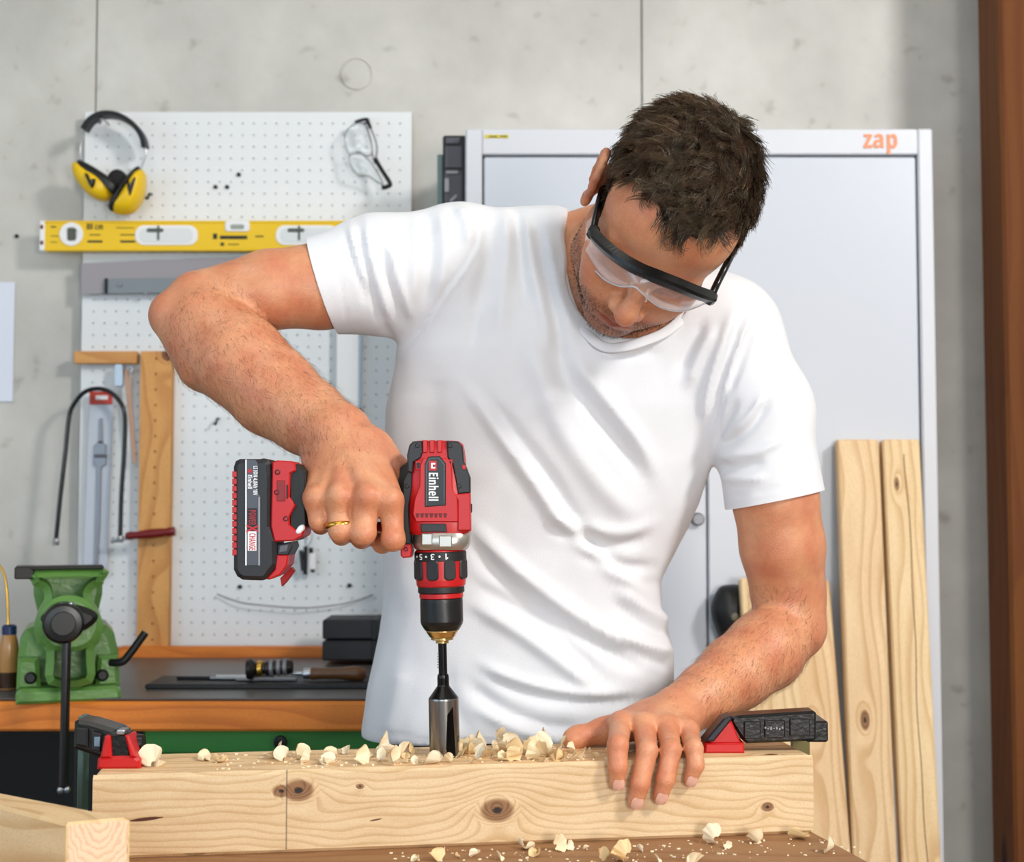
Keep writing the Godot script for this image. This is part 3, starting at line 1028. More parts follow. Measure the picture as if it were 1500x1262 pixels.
# ------------------------------------------------------------------ the bench along the wall
func bench() -> void:
	var df := 2.13
	var top := P(250, 1026, df).y
	var low := P(250, 1069, df).y
	var x0 := -1.30
	var x1 := -0.098
	var t := thing("wall_bench", "wooden workbench along the concrete wall with green drawer front", "workbench", Vector3(-0.6, 0, -2.4))
	var st := begin()
	box(st, Vector3((x0 + x1) / 2, (top + low) / 2 - 0.002, -(df + 2.74) / 2), Vector3(x1 - x0, top - low, 2.74 - df), 0.004)
	obj("worktop", st, M.bench_wood, t)
	st = begin()
	box(st, Vector3((x0 + x1) / 2, top + 0.0005, -(df + 0.014 + 2.70) / 2), Vector3(x1 - x0 - 0.01, 0.003, 2.70 - df - 0.014), 0.001)
	obj("top_sheet", st, mat(Color(0.34, 0.33, 0.325), 0.38), t)
	# back rail against the wall
	st = begin()
	var b := P(172, 948, 2.705)
	box(st, Vector3((b.x + x1) / 2, (b.y + top) / 2, -2.72), Vector3(x1 - b.x, b.y - top + 0.002, 0.03), 0.003)
	obj("back_rail", st, M.bench_wood, t)
	# green drawer unit below, black legs on the left
	var gx := P(195, 1100, 2.17).x
	st = begin()
	box(st, Vector3((gx + x1) / 2, low / 2 + 0.02, -2.45), Vector3(x1 - gx - 0.02, low - 0.05, 0.52), 0.004)
	obj("drawer_unit", st, M.cabinet_green, t)
	for k in 3:
		st = begin()
		var y0 := 0.06 + k * (low - 0.10) / 3.0
		box(st, Vector3((gx + x1) / 2, y0 + (low - 0.10) / 6.0, -2.182), Vector3(x1 - gx - 0.05, (low - 0.10) / 3.0 - 0.008, 0.02), 0.003)
		var dr := obj("drawer", st, M.cabinet_green, t)
		st = begin()
		var kp := P(412, 1086, 2.165) if k == 2 else Vector3(P(412, 1086, 2.165).x, y0 + 0.12, -2.165)
		lathe(st, Transform3D(Basis(Vector3.RIGHT, PI / 2), kp), PackedVector2Array([Vector2(0, 0.0), Vector2(0.006, 0), Vector2(0.007, -0.004), Vector2(0.011, 0.006), Vector2(0.01, 0.012), Vector2(0, 0.014)]), 20)
		obj("knob", st, M.dark_metal, dr)
	for x: float in [x0 + 0.05, gx - 0.06]:
		for z: float in [-2.19, -2.66]:
			st = begin()
			box(st, Vector3(x, low / 2, z), Vector3(0.06, low, 0.06), 0.003)
			obj("leg", st, M.black, t)
	st = begin()
	box(st, Vector3((x0 + gx) / 2, low / 2, -2.7), Vector3(gx - x0, low, 0.02), 0.002)
	obj("shade_back_panel", st, M.black, t)  # black sheet stands in for the shade under the bench
	st = begin()
	box(st, Vector3((x0 + gx) / 2, 0.22, -2.44), Vector3(gx - x0 - 0.01, 0.02, 0.5), 0.002)
	obj("shelf", st, M.black, t)
	vise(top + 0.002)
	bench_tools(top + 0.002)

func vise(top: float) -> void:
	var d := 2.15
	var t := thing("bench_vise", "green cast iron bench vise on the left end of the wall bench", "vise", Vector3(P(98, 1028, d - 0.03).x, top, -d + 0.03))
	var z := func(px: PackedVector2Array, d0: float, thick: float, bev: float) -> SurfaceTool:
		var s := begin()
		extrude(s, px_poly(px, d0), -d0 - thick, -d0, bev)
		return s
	# base with two lugs
	var base := V2([25, 1029, 25, 1014, 31, 1007, 165, 1007, 172, 1014, 172, 1029])
	obj("base_plate", z.call(base, d - 0.02, 0.20, 0.005), M.green, t)
	obj("swivel_body", z.call(V2([27, 1008, 28, 960, 31, 935, 40, 920, 56, 914, 140, 914, 153, 918, 163, 930, 168, 955, 171, 1008]), d + 0.03, 0.13, 0.012), M.green, t)
	for s: float in [-1.0, 1.0]:
		var c := 98.0
		var lug := V2([c + s * 72, 1008, c + s * 70, 962, c + s * 42, 962, c + s * 38, 1008])
		obj("lug", z.call(lug, d + 0.0, 0.04, 0.006), M.green, t)
		var st := begin()
		lathe(st, Transform3D(Basis(Vector3.RIGHT, PI / 2), P(c + s * 50, 990, d)), PackedVector2Array([Vector2(0.0095, -0.004), Vector2(0.0095, 0.004), Vector2(0.006, 0.007), Vector2(0, 0.007)]), 16)
		obj("bolt", st, M.black, t)
	# front jaw casting: head, neck and round apron
	var front := curve2(V2([46, 834, 148, 834, 148, 852, 146, 858, 136, 862, 130, 870, 133, 884, 142, 900, 147, 918, 143, 940, 134, 955, 131, 1003, 70, 1003, 67, 955, 55, 940, 50, 918, 54, 900, 62, 884, 64, 870, 60, 862, 50, 858, 47, 852]), 3, true)
	obj("front_jaw", z.call(front, d - 0.05, 0.085, 0.012), M.green, t)
	var rim := curve2(V2([98, 872, 124, 880, 141, 902, 143, 925, 128, 948, 98, 956, 70, 948, 54, 925, 56, 902, 72, 880]), 3, true)
	obj("apron_ring", z.call(rim, d - 0.066, 0.03, 0.008), M.green, t)
	obj("rear_jaw", z.call(V2([50, 838, 146, 838, 146, 870, 136, 915, 60, 915, 50, 870]), d + 0.06, 0.08, 0.01), M.green, t)
	var st := begin()
	rect_at(st, 46, 829, 148, 834, d - 0.05, 0.05, 0.002)
	rect_at(st, 25, 829, 52, 847, d - 0.046, 0.06, 0.002)
	obj("jaw_plate", st, mat(Color(0.17, 0.16, 0.145), 0.5, 0.3), t)
	# spindle head and its bar
	obj("spindle_washer", z.call(curve2(V2([59, 905, 74, 892, 99, 886, 126, 892, 140, 904, 128, 920, 100, 930, 72, 920]), 4, true), d - 0.088, 0.025, 0.008), M.black, t)
	st = begin()
	var hub := P(100, 911, d - 0.09)
	lathe(st, Transform3D(Basis(Vector3.RIGHT, PI / 2), hub), PackedVector2Array([Vector2(0.030, -0.02), Vector2(0.030, 0.022), Vector2(0.026, 0.028), Vector2(0.018, 0.029), Vector2(0.017, 0.027), Vector2(0, 0.027)]), 32)
	obj("spindle_head", st, mat(Color(0.055, 0.055, 0.06), 0.32), t)
	st = begin()
	for q: float in [92.0, 103.0]:
		lathe(st, Transform3D(Basis(), P(q, 885, d - 0.1)), PackedVector2Array([Vector2(0, -0.002), Vector2(0.0045, -0.002), Vector2(0.0045, 0.003), Vector2(0, 0.004)]), 12)
	obj("pin", st, M.steel, t)
	st = begin()
	tube(st, PackedVector3Array([P(98, 915, d - 0.105), P(97, 960, d - 0.105), P(93, 1150, d - 0.105)]), PackedFloat32Array([0.0068]), 14)
	obj("tommy_bar", st, mat(Color(0.30, 0.30, 0.31), 0.25, 1.0), t)
	st = begin()
	for q: float in [88.5, 97.5]:
		lathe(st, Transform3D(Basis(), P(q, 1157, d - 0.105)), PackedVector2Array([Vector2(0, -0.0055), Vector2(0.004, -0.0045), Vector2(0.0055, 0), Vector2(0.004, 0.0045), Vector2(0, 0.0055)]), 14, false)
	obj("bar_end", st, M.steel, t)
	st = begin()
	tube(st, curve([P(164, 972, d), P(176, 972, d - 0.01), P(186, 962, d - 0.012), P(209, 929, d - 0.015)], 5), PackedFloat32Array([0.0062]), 12)
	obj("swivel_lever", st, M.black, t)
	# square to its own axis, and the whole vise turned on the bench
	for c in t.get_children():
		var o := c as MeshInstance3D
		var dc := t.position.z + o.position.z + o.mesh.get_aabb().end.z
		o.position.x += t.position.x - P(98, 900, -dc).x
	t.rotation.y = 0.315

func bench_tools(top: float) -> void:
	# oil bottle
	var c := PY(12, 1010, top)
	var d := -c.z
	var t := thing("oil_bottle", "small oil bottle with blue cap and brass spout at the left edge", "bottle", c)
	var r := L(13.5, d)
	var h0 := P(12, 927, d).y - top
	var amber := mat(Color(0.60, 0.38, 0.16, 0.62), 0.15)
	amber.transparency = BaseMaterial3D.TRANSPARENCY_ALPHA
	var st := begin()
	lathe(st, xf(Vector3.ZERO), PackedVector2Array([Vector2(0, 0.001), Vector2(r * 0.92, 0.001), Vector2(r, 0.006), Vector2(r, h0 * 0.72), Vector2(r * 0.93, h0 * 0.84), Vector2(r * 0.74, h0 * 0.96), Vector2(r * 0.66, h0)]), 24, false)
	obj("bottle_body", st, mat(Color(0.72, 0.52, 0.30), 0.25), t, true)
	st = begin()
	lathe(st, xf(Vector3.ZERO), PackedVector2Array([Vector2(r * 1.005, 0.004), Vector2(r * 1.008, h0 * 0.32), Vector2(r * 0.9, h0 * 0.325)]), 24)
	obj("oil", st, mat(Color(0.22, 0.12, 0.06), 0.2), t, true)
	st = begin()
	lathe(st, xf(Vector3(0, h0 - 0.002, 0)), PackedVector2Array([Vector2(0, 0), Vector2(r * 0.76, 0), Vector2(r * 0.76, 0.013), Vector2(r * 0.55, 0.016), Vector2(0, 0.016)]), 20)
	obj("cap", st, mat(Color(0.06, 0.16, 0.34), 0.4), t, true)
	st = begin()
	tube(st, curve([P(12, 915, d), P(11, 880, d), P(8, 850, d), P(3, 834, d), P(-8, 822, d)], 5), PackedFloat32Array([0.003, 0.0024]), 8)
	obj("spout", st, M.brass, t)
	# dark mat
	var a := PY(230, 1009, top)
	var b := PY(520, 996, top)
	st = begin()
	box(st, Vector3((a.x + 0.0) / 2 - 0.02, top + 0.004, (a.z + b.z) / 2), Vector3(0.0 - a.x, 0.008, absf(a.z - b.z)), 0.002)
	single("rubber_mat", st, mat(Color(0.11, 0.11, 0.12), 0.55), "dark rubber mat lying on the back of the wall bench", "mat")
	var my := top + 0.008
	# two dark boxes, one on the other
	var z0 := -2.55
	for k in 2:
		var yb := my + k * 0.0
		var q := P(470, 980, -z0)
		var hgt := (P(470, 907, -z0).y - my) / 2.0
		var w := 0.21
		t = thing("sanding_block_case", ("lower" if k == 0 else "upper") + " dark grey case of the two stacked on the wall bench beside the shirt", "case", Vector3(q.x + w / 2, my + k * hgt, z0 - 0.07), "stacked dark cases")
		st = begin()
		box(st, Vector3(0, hgt / 2, 0), Vector3(w, hgt - 0.003, 0.11), 0.003)
		obj("shell", st, mat(Color(0.145, 0.14, 0.155), 0.6), t, true)
		st = begin()
		box(st, Vector3(L(76, -z0) - w / 2, hgt / 2, 0.0), Vector3(0.010, hgt - 0.002, 0.114), 0.001)
		obj("strap", st, M.black, t, true)
	# tools lying on the mat
	var wood_h := mat(Color(0.40, 0.25, 0.13), 0.35)
	var cy := my + 0.012
	var p := PY(452, 986, cy)
	var q2 := P(536, 984, -p.z)
	t = thing("wooden_handle_chisel", "chisel with a rounded brown wooden handle near the shirt on the mat", "chisel", Vector3(p.x, my, p.z))
	var l := p.distance_to(q2)
	st = begin()
	lathe(st, Transform3D(along(Vector3(1, 0, 0)), p), PackedVector2Array([Vector2(0, 0), Vector2(0.009, 0), Vector2(0.0105, l * 0.08), Vector2(0.0095, l * 0.2), Vector2(0.0095, l * 0.5), Vector2(0.0125, l * 0.82), Vector2(0.0115, l * 0.95), Vector2(0.007, l), Vector2(0, l)]), 18, false)
	obj("handle", st, wood_h, t)
	st = begin()
	lathe(st, Transform3D(along(Vector3(-1, 0, 0)), p), PackedVector2Array([Vector2(0, -0.004), Vector2(0.0098, -0.004), Vector2(0.0092, 0.008), Vector2(0.004, 0.010), Vector2(0.003, 0.03), Vector2(0, 0.03)]), 16)
	obj("ferrule", st, M.steel, t)
	st = begin()
	var e := p + Vector3(-0.02, -0.009, 0)
	box(st, e + Vector3(-0.05, 0, 0), Vector3(0.1, 0.003, 0.02), 0.001)
	obj("blade", st, M.grey_steel, t)
	cy = my + 0.02
	p = PY(362, 980, cy)
	t = thing("hand_drill_driver", "dark hand tool with a ribbed steel shank lying by the back rail", "hand tool", Vector3(p.x, my, p.z))
	st = begin()
	l = L(66, -p.z)
	lathe(st, Transform3D(along(Vector3(1, 0.06, 0)), p), PackedVector2Array([Vector2(0, 0), Vector2(0.016, 0), Vector2(0.018, l * 0.1), Vector2(0.010, l * 0.2), Vector2(0.012, l * 0.25), Vector2(0.010, l * 0.4), Vector2(0.012, l * 0.42), Vector2(0.013, l * 0.9), Vector2(0.010, l), Vector2(0, l)]), 18)
	obj("body", st, mat(Color(0.09, 0.06, 0.045), 0.35), t)
	st = begin()
	for k in 3:
		var f: float = [0.5, 0.66, 0.8][k]
		lathe(st, Transform3D(along(Vector3(1, 0.06, 0)), p), PackedVector2Array([Vector2(0.0130, l * f), Vector2(0.0142, l * (f + 0.02)), Vector2(0.0142, l * (f + 0.07)), Vector2(0.0130, l * (f + 0.09))]), 18)
		obj("ring", st, M.grey_steel, t)
		st = begin()
	lathe(st, Transform3D(along(Vector3(1, 0.06, 0)), p), PackedVector2Array([Vector2(0.0105, l * 0.22), Vector2(0.0135, l * 0.25), Vector2(0.0135, l * 0.33), Vector2(0.0105, l * 0.36)]), 18)
	obj("collar", st, M.brass, t)
	p = PY(338, 991, my + 0.004)
	t = thing("steel_scraper", "flat steel scraper blade with a short shank on the dark mat", "scraper", Vector3(p.x, my, p.z))
	st = begin()
	box(st, p, Vector3(L(56, -p.z), 0.004, 0.03), 0.001)
	obj("blade", st, M.steel, t)
	st = begin()
	tube(st, PackedVector3Array([p + Vector3(L(26, -p.z), 0.003, 0), p + Vector3(L(62, -p.z), 0.004, -0.004)]), PackedFloat32Array([0.004]), 8)
	obj("shank", st, M.steel, t)
	p = PY(285, 992, my + 0.003)
	t = thing("flat_file", "thin dark flat file left of the steel scraper on the mat", "file", Vector3(p.x, my, p.z))
	st = begin()
	box(st, p, Vector3(L(50, -p.z), 0.005, 0.012), 0.001)
	obj("blade", st, M.dark_metal, t)
	st = begin()
	lathe(st, Transform3D(along(Vector3(1, 0, 0)), p + Vector3(L(24, -p.z), 0.002, 0.0)), PackedVector2Array([Vector2(0, 0), Vector2(0.004, 0), Vector2(0.005, 0.006), Vector2(0, 0.01)]), 12)
	obj("tang", st, M.steel, t)

# ------------------------------------------------------------------ cabinet and boards on the right
func plank(called: String, label: String, category: String, a: Vector3, b: Vector3, w: float, thick: float, m: Material, group := "") -> MeshInstance3D:
	# a: middle of the lower end, b: middle of the upper end, front face towards +z
	var st := begin()
	box(st, Vector3(a.distance_to(b) / 2, 0, -thick / 2), Vector3(a.distance_to(b), w, thick), 0.003)
	var o := obj(called, st, m)
	var x := (b - a).normalized()
	var z := (Vector3.BACK - x * x.z).normalized()
	o.transform = Transform3D(Basis(x, z.cross(x), z), a)
	tag(o, label, category, group)
	return o

func cabinet_and_boards() -> void:
	var d := 2.48
	var a := P(682, 188, d)
	var b := P(1366, 188, d)
	var t := thing("steel_cabinet", "white steel cabinet with two plain doors behind the man", "cabinet", Vector3((a.x + b.x) / 2, 0, -2.62))
	var lx := P(706, 225, d).x
	var rx := P(1345, 225, d).x
	var dy := P(706, 226, d).y
	var st := begin()
	box(st, Vector3((a.x + b.x) / 2, a.y / 2, -2.63), Vector3(b.x - a.x - 0.004, a.y - 0.004, 0.26), 0.002)
	obj("carcass", st, M.seam, t)
	for s: Array in [[a.x, lx], [rx, b.x]]:
		st = begin()
		box(st, Vector3((s[0] + s[1]) / 2, a.y / 2, -2.49), Vector3(s[1] - s[0], a.y, 0.02), 0.003)
		obj("stile", st, M.white_frame, t)
	st = begin()
	box(st, Vector3((lx + rx) / 2, (a.y + dy) / 2, -2.491), Vector3(rx - lx - 0.001, a.y - dy - 0.001, 0.02), 0.002)
	obj("header", st, M.white_frame, t)
	st = begin()
	for x: float in [a.x + 0.001, b.x - 0.001]:
		box(st, Vector3(x, a.y / 2, -2.63), Vector3(0.004, a.y - 0.001, 0.262), 0.001)
	box(st, Vector3((a.x + b.x) / 2, a.y - 0.002, -2.63), Vector3(b.x - a.x, 0.004, 0.262), 0.001)
	obj("outer_skin", st, M.white_frame, t)
	var mx := P(1037, 800, d).x
	for s: Array in [[lx + 0.003, mx - 0.0015], [mx + 0.0015, rx - 0.003]]:
		st = begin()
		box(st, Vector3((s[0] + s[1]) / 2, (dy - 0.003 + 0.06) / 2, -2.496), Vector3(s[1] - s[0], dy - 0.063, 0.02), 0.003)
		obj("door", st, M.white_metal, t)
	st = begin()
	lathe(st, Transform3D(Basis(Vector3.RIGHT, PI / 2), P(1022, 760, d - 0.0)), PackedVector2Array([Vector2(0.012, -0.01), Vector2(0.012, 0.006), Vector2(0.009, 0.01), Vector2(0, 0.01)]), 20)
	obj("door_knob", st, M.grey_steel, t)
	lettering("printed_logo", "zap", L(27, d), M.orange, xf(P(1290, 204, d) + Vector3(0, 0, 0.0002)), t, 0.001, false, true, L(50, d))
	st = begin()
	rect_at(st, 710, 197, 745, 202, d - 0.0006, 0.001, 0.0002)
	obj("sticker", st, mat(Color(0.85, 0.78, 0.25), 0.5), t)
	st = begin()
	rect_at(st, 716, 199, 729, 200.6, d - 0.0012, 0.001, 0.0002)
	rect_at(st, 732, 198.6, 743, 200.2, d - 0.0012, 0.001, 0.0002)
	obj("sticker_print", st, mat(Color(0.25, 0.22, 0.12), 0.5), t)
	# narrow organiser on the cabinet's left side
	d = 2.53
	var q := P(664, 198, d)
	t = thing("magnet_rack", "narrow dark grey rack with steel clips on the cabinet left side", "rack", Vector3(q.x, P(664, 420, d).y, -d))
	st = begin()
	extrude(st, px_poly(rrect(648.5, 198, 684, 430, 4), d), -d - 0.05, -d, 0.002)
	obj("case", st, M.black, t)
	st = begin()
	extrude(st, px_poly(rrect(652, 214, 677, 246, 2), d), -d - 0.001, -d + 0.003, 0.001)
	extrude(st, px_poly(rrect(651, 250, 677, 420, 2), d), -d - 0.001, -d + 0.002, 0.001)
	extrude(st, px_poly(rrect(653, 202, 674, 211, 2), d), -d - 0.001, -d + 0.004, 0.001)
	obj("face_panel", st, mat(Color(0.30, 0.295, 0.33), 0.5), t)
	for e: Array in [[653, 250, 672, 256, 0.0], [651, 261, 659, 283, 0.0], [657, 288, 672, 294, 0.75], [654, 318, 674, 324, -0.3]]:
		st = begin()
		var c := P((e[0] + e[2]) / 2.0, (e[1] + e[3]) / 2.0, d)
		extrude(st, rrect(-L(e[2] - e[0], d) / 2, -L(e[3] - e[1], d) / 2, L(e[2] - e[0], d) / 2, L(e[3] - e[1], d) / 2, 0.003), 0, 0.006, 0.0015, Transform3D(Basis(Vector3.BACK, e[4]), c))
		obj("clip", st, M.grey_steel, t)
	st = begin()
	rect_at(st, 640.5, 226, 648.5, 430, 2.55, 0.04)
	obj("mounting_rail", st, mat(Color(0.45, 0.53, 0.53), 0.5), t)

	# leaning boards
	var lean := func(px0: float, py0: float, px1: float, d0: float, d1: float) -> Array:
		var top_ := P(px0, py0, d0)
		var q_ := P(px1, 1262, d1)
		var k := top_.y / (top_.y - q_.y)
		return [top_.lerp(q_, k), top_]
	var e := lean.call(1257, 643, 1282, 2.452, 2.36) as Array
	plank("leaning_board", "tall pale board leaning on the cabinet, left of the two with level tops", "board", e[0], e[1], L(62, 2.42), 0.026, M.pine_b, "boards leaning on the cabinet")
	e = lean.call(1320, 643, 1350, 2.454, 2.36)
	var pb := plank("leaning_board", "tall pale board leaning on the cabinet, rightmost with a lengthwise crack", "board", e[0], e[1], L(55, 2.43), 0.026, M.pine_d, "boards leaning on the cabinet")
	var ck := PackedVector3Array()
	var bl: float = (e[0] as Vector3).distance_to(e[1])
	for k in 26:
		var u := 0.42 + 0.56 * k / 25.0
		ck.append(Vector3(bl * u, -0.0045 + 0.0022 * sin(u * 13.0) + 0.0012 * sin(u * 41.0) - 0.010 * (0.98 - u), -0.0004))
	var cs := begin()
	tube(cs, ck, PackedFloat32Array([0.0009]), 6)
	obj("crack", cs, mat(Color(0.36, 0.24, 0.15), 0.9), pb, true)
	e = lean.call(1122, 845, 1150, 2.41, 2.31)
	plank("leaning_board", "shorter pale board leaning on the cabinet, directly behind the bent elbow", "board", e[0], e[1], L(78, 2.36), 0.022, M.pine_d, "boards leaning on the cabinet")
	e = lean.call(1184, 850, 1214, 2.454, 2.36)
	plank("leaning_board", "shorter pale board leaning on the cabinet, between the elbow and the tall boards", "board", e[0], e[1], L(64, 2.42), 0.022, M.pine_b, "boards leaning on the cabinet")
	# black rounded case between the cabinet door and the boards
	d = 2.455
	t = thing("black_case", "black rounded plastic case hanging on the cabinet door left of the elbow", "case", P(1066, 945, d))
	st = begin()
	bulge(st, V2([1052, 862, 1066, 856, 1090, 858, 1100, 880, 1100, 930, 1078, 948, 1058, 940, 1046, 915, 1041, 888]), d, 0.03, 0.02)
	obj("shell", st, M.black, t)
	st = begin()
	lathe(st, Transform3D(Basis(Vector3.RIGHT, PI / 2), P(1077, 903, d - 0.028)), PackedVector2Array([Vector2(0.007, -0.006), Vector2(0.007, 0.002), Vector2(0, 0.003)]), 16)
	obj("button", st, mat(Color(0.45, 0.42, 0.30), 0.4), t)

# ------------------------------------------------------------------ the bench in front, its beams
var beam_top := 0.0
var table_top := 0.0
var beam_x := Transform3D()

func front_bench() -> void:
	var a := P(136, 1136, 1.43)
	beam_top = a.y
	var b := PY(1191, 1106, beam_top)
	table_top = P(136, 1260, 1.43).y
	var dir := (b - a).normalized()
	beam_x = Transform3D(Basis(dir, Vector3.UP, dir.cross(Vector3.UP)), a)   # origin: front upper left corner; x along the beam, z towards the camera
	var len := a.distance_to(b)
	var h := beam_top - table_top
	# table
	var r1 := PY(1200, 1222, table_top)
	var r2 := PY(1275, 1262, table_top)
	var rd := (r2 - r1).normalized()
	var br := r1 - rd * 0.13
	var fr := r1 + rd * 0.62
	var poly := PackedVector2Array([Vector2(br.x, br.z), Vector2(fr.x, fr.z), Vector2(fr.x - 1.25, fr.z + 0.1), Vector2(br.x - 1.3, br.z + 0.21)])
	var t := thing("work_table", "brown wooden work table under the clamped beam", "table", Vector3(0, 0, -1.3))
	var st := begin()
	var tx := Transform3D(Basis(Vector3.RIGHT, Vector3.FORWARD, Vector3.UP), Vector3(0, table_top - 0.04, 0))
	var flip := PackedVector2Array()
	for p in poly: flip.append(Vector2(p.x, -p.y))
	extrude(st, flip, 0.0, 0.04, 0.003, tx)
	obj("table_top", st, M.table_wood, t)
	for p in poly:
		st = begin()
		var c := Vector3(lerpf(p.x, -0.05, 0.08), (table_top - 0.04) / 2, lerpf(p.y, -1.25, 0.12))
		box(st, c, Vector3(0.06, table_top - 0.04, 0.06), 0.004)
		obj("leg", st, M.table_wood, t)
	# the drilled beam, its front picture has the photograph's knots
	var W := 1500
	var H := 176
	var kn: Array = []
	for q: Array in [[437, 1157, 15, 3.2], [728, 1186, 17, 4.5], [527, 1151, 4, 1.2], [1124, 1181, 7, 2.2], [412, 1158, 9, -1.5]]:
		var p := plane_hit(q[0], q[1])
		kn.append([p.x / len * W, (1.0 - p.y / h) * H, q[2] * 1.42, q[3]])
	var bt := wood_tex(W, H, 41, 10.5, Color(0.905, 0.80, 0.64), Color(0.75, 0.585, 0.395), kn, int(plane_hit(420, 1170).x / len * W), 0.55, 0.42, [[plane_hit(213, 1199).x / len * W, (1.0 - plane_hit(213, 1199).y / h) * H, 36.0, 4.5, -3.0], [plane_hit(550, 1200).x / len * W, (1.0 - plane_hit(550, 1200).y / h) * H, 12.0, 2.0, -2.0]])
	var bm := mat(Color(0.95, 0.945, 0.94), 0.6)
	bm.albedo_texture = bt
	bm.heightmap_enabled = true
	bm.heightmap_texture = bt
	bm.heightmap_scale = 0.04
	var bo := thing("drilled_beam", "long pale pine beam with knots clamped to the table under the drill", "beam", beam_x * Vector3(len / 2, -h, -0.06))
	bo.transform.basis = beam_x.basis
	st = begin()
	st.set_smooth_group(-1)
	var bev := 0.004
	for k in 2:
		var y0 := -h + bev if k == 0 else -bev
		var y1 := -bev if k == 0 else 0.0
		var z0 := 0.0
		var z1 := 0.0 if k == 0 else -bev
		for v: Array in [[0, y0, z0, 0.0], [0, y1, z1, 0.0], [len, y1, z1, 1.0], [0, y0, z0, 0.0], [len, y1, z1, 1.0], [len, y0, z0, 1.0]]:
			st.set_uv(Vector2(v[3], clampf(-float(v[1]) / h, 0.0, 1.0)))
			st.add_vertex(Vector3(float(v[0]) - len / 2, float(v[1]) + h, float(v[2]) + 0.06))
	obj("front_face", st, bm, bo, true)
	st = begin()
	box(st, Vector3(0, h / 2, 0.0 - 0.0005), Vector3(len, h, 0.119), 0.004)
	obj("timber", st, M.pine, bo, true)
	# foreground beam at the lower left
	var e0 := PY(97, 1205, beam_top)
	var e1 := PY(190, 1197, beam_top)
	var f0 := PY(-150, 1141, beam_top)
	var f1 := PY(-150, 1131, beam_top)
	var ld := (PY(0, 1180, beam_top) - e0).normalized()
	f0 = e0 + ld * 0.42
	f1 = e1 + ((PY(0, 1160, beam_top) - e1).normalized() * 0.42)
	st = begin()
	var ox := e0
	var px := Transform3D(Basis(Vector3.RIGHT, Vector3.FORWARD, Vector3.UP), Vector3.ZERO)
	var pp := PackedVector2Array()
	for v: Vector3 in [Vector3.ZERO, e1 - e0, f1 - e0, f0 - e0]: pp.append(Vector2(v.x, -v.z))
	# turned so that the grain runs along its length
	var turn := Basis(Vector3.UP, atan2(-ld.z, ld.x))
	extrude(st, pp, 0.0, h, 0.003, Transform3D(turn.inverse() * px.basis, Vector3.ZERO))
	var o := obj("offcut_beam", st, M.pine_c)
	o.transform = Transform3D(turn, Vector3(ox.x, table_top, ox.z))
	tag(o, "pale square timber with a sawn end at the lower left corner", "beam")
	# its sawn end shows the year rings
	var em := mat(Color(1, 1, 1), 0.7)
	var im := Image.create_empty(192, 192, false, Image.FORMAT_RGB8)
	var nz := FastNoiseLite.new()
	nz.seed = 8; nz.frequency = 0.02
	for y in 192:
		for x in 192:
			var rad := Vector2(x - 100 + nz.get_noise_2d(x, y) * 12.0, (y + 26) * 0.9).length() / 15.0 + nz.get_noise_2d(x + 500, y) * 0.5
			var tt := rad - floorf(rad)
			var cc := Color(0.93, 0.80, 0.67).lerp(Color(0.80, 0.62, 0.47), smooth(0.35, 0.9, tt) * (1.0 - smooth(0.92, 1.0, tt)) * 0.5)
			im.set_pixel(x, y, cc.darkened(0.10 * absf(nz.get_noise_2d(x * 9.0, y * 9.0))))
	em.albedo_texture = ImageTexture.create_from_image(im)
	em.heightmap_enabled = true
	em.heightmap_texture = em.albedo_texture
	em.heightmap_scale = 0.03
	st = begin()
	var en := (e1 - e0).cross(Vector3.UP).normalized()
	if en.dot(EYE - e0) < 0.0: en = -en
	var ins := (e1 - e0).normalized() * 0.002
	for v: Array in [[e0 + ins, 0.0, 0.002], [e1 - ins, 1.0, 0.002], [e1 - ins, 1.0, h - 0.002], [e0 + ins, 0.0, 0.002], [e1 - ins, 1.0, h - 0.002], [e0 + ins, 0.0, h - 0.002]]:
		st.set_uv(Vector2(v[1], v[2] / h))
		st.add_vertex((v[0] as Vector3) + en * 0.0004 - Vector3(0, v[2], 0))
	obj("sawn_end", st, em, o)

func plane_hit(px: float, py: float) -> Vector2:
	# (along, up from the lower edge) on the front face of the beam
	var pl := Plane(beam_x.basis.z, beam_x.origin)
	var v: Variant = pl.intersects_ray(EYE, ray(px, py))
	var p: Vector3 = beam_x.affine_inverse() * (v as Vector3)
	return Vector2(p.x, p.y + beam_top - table_top)

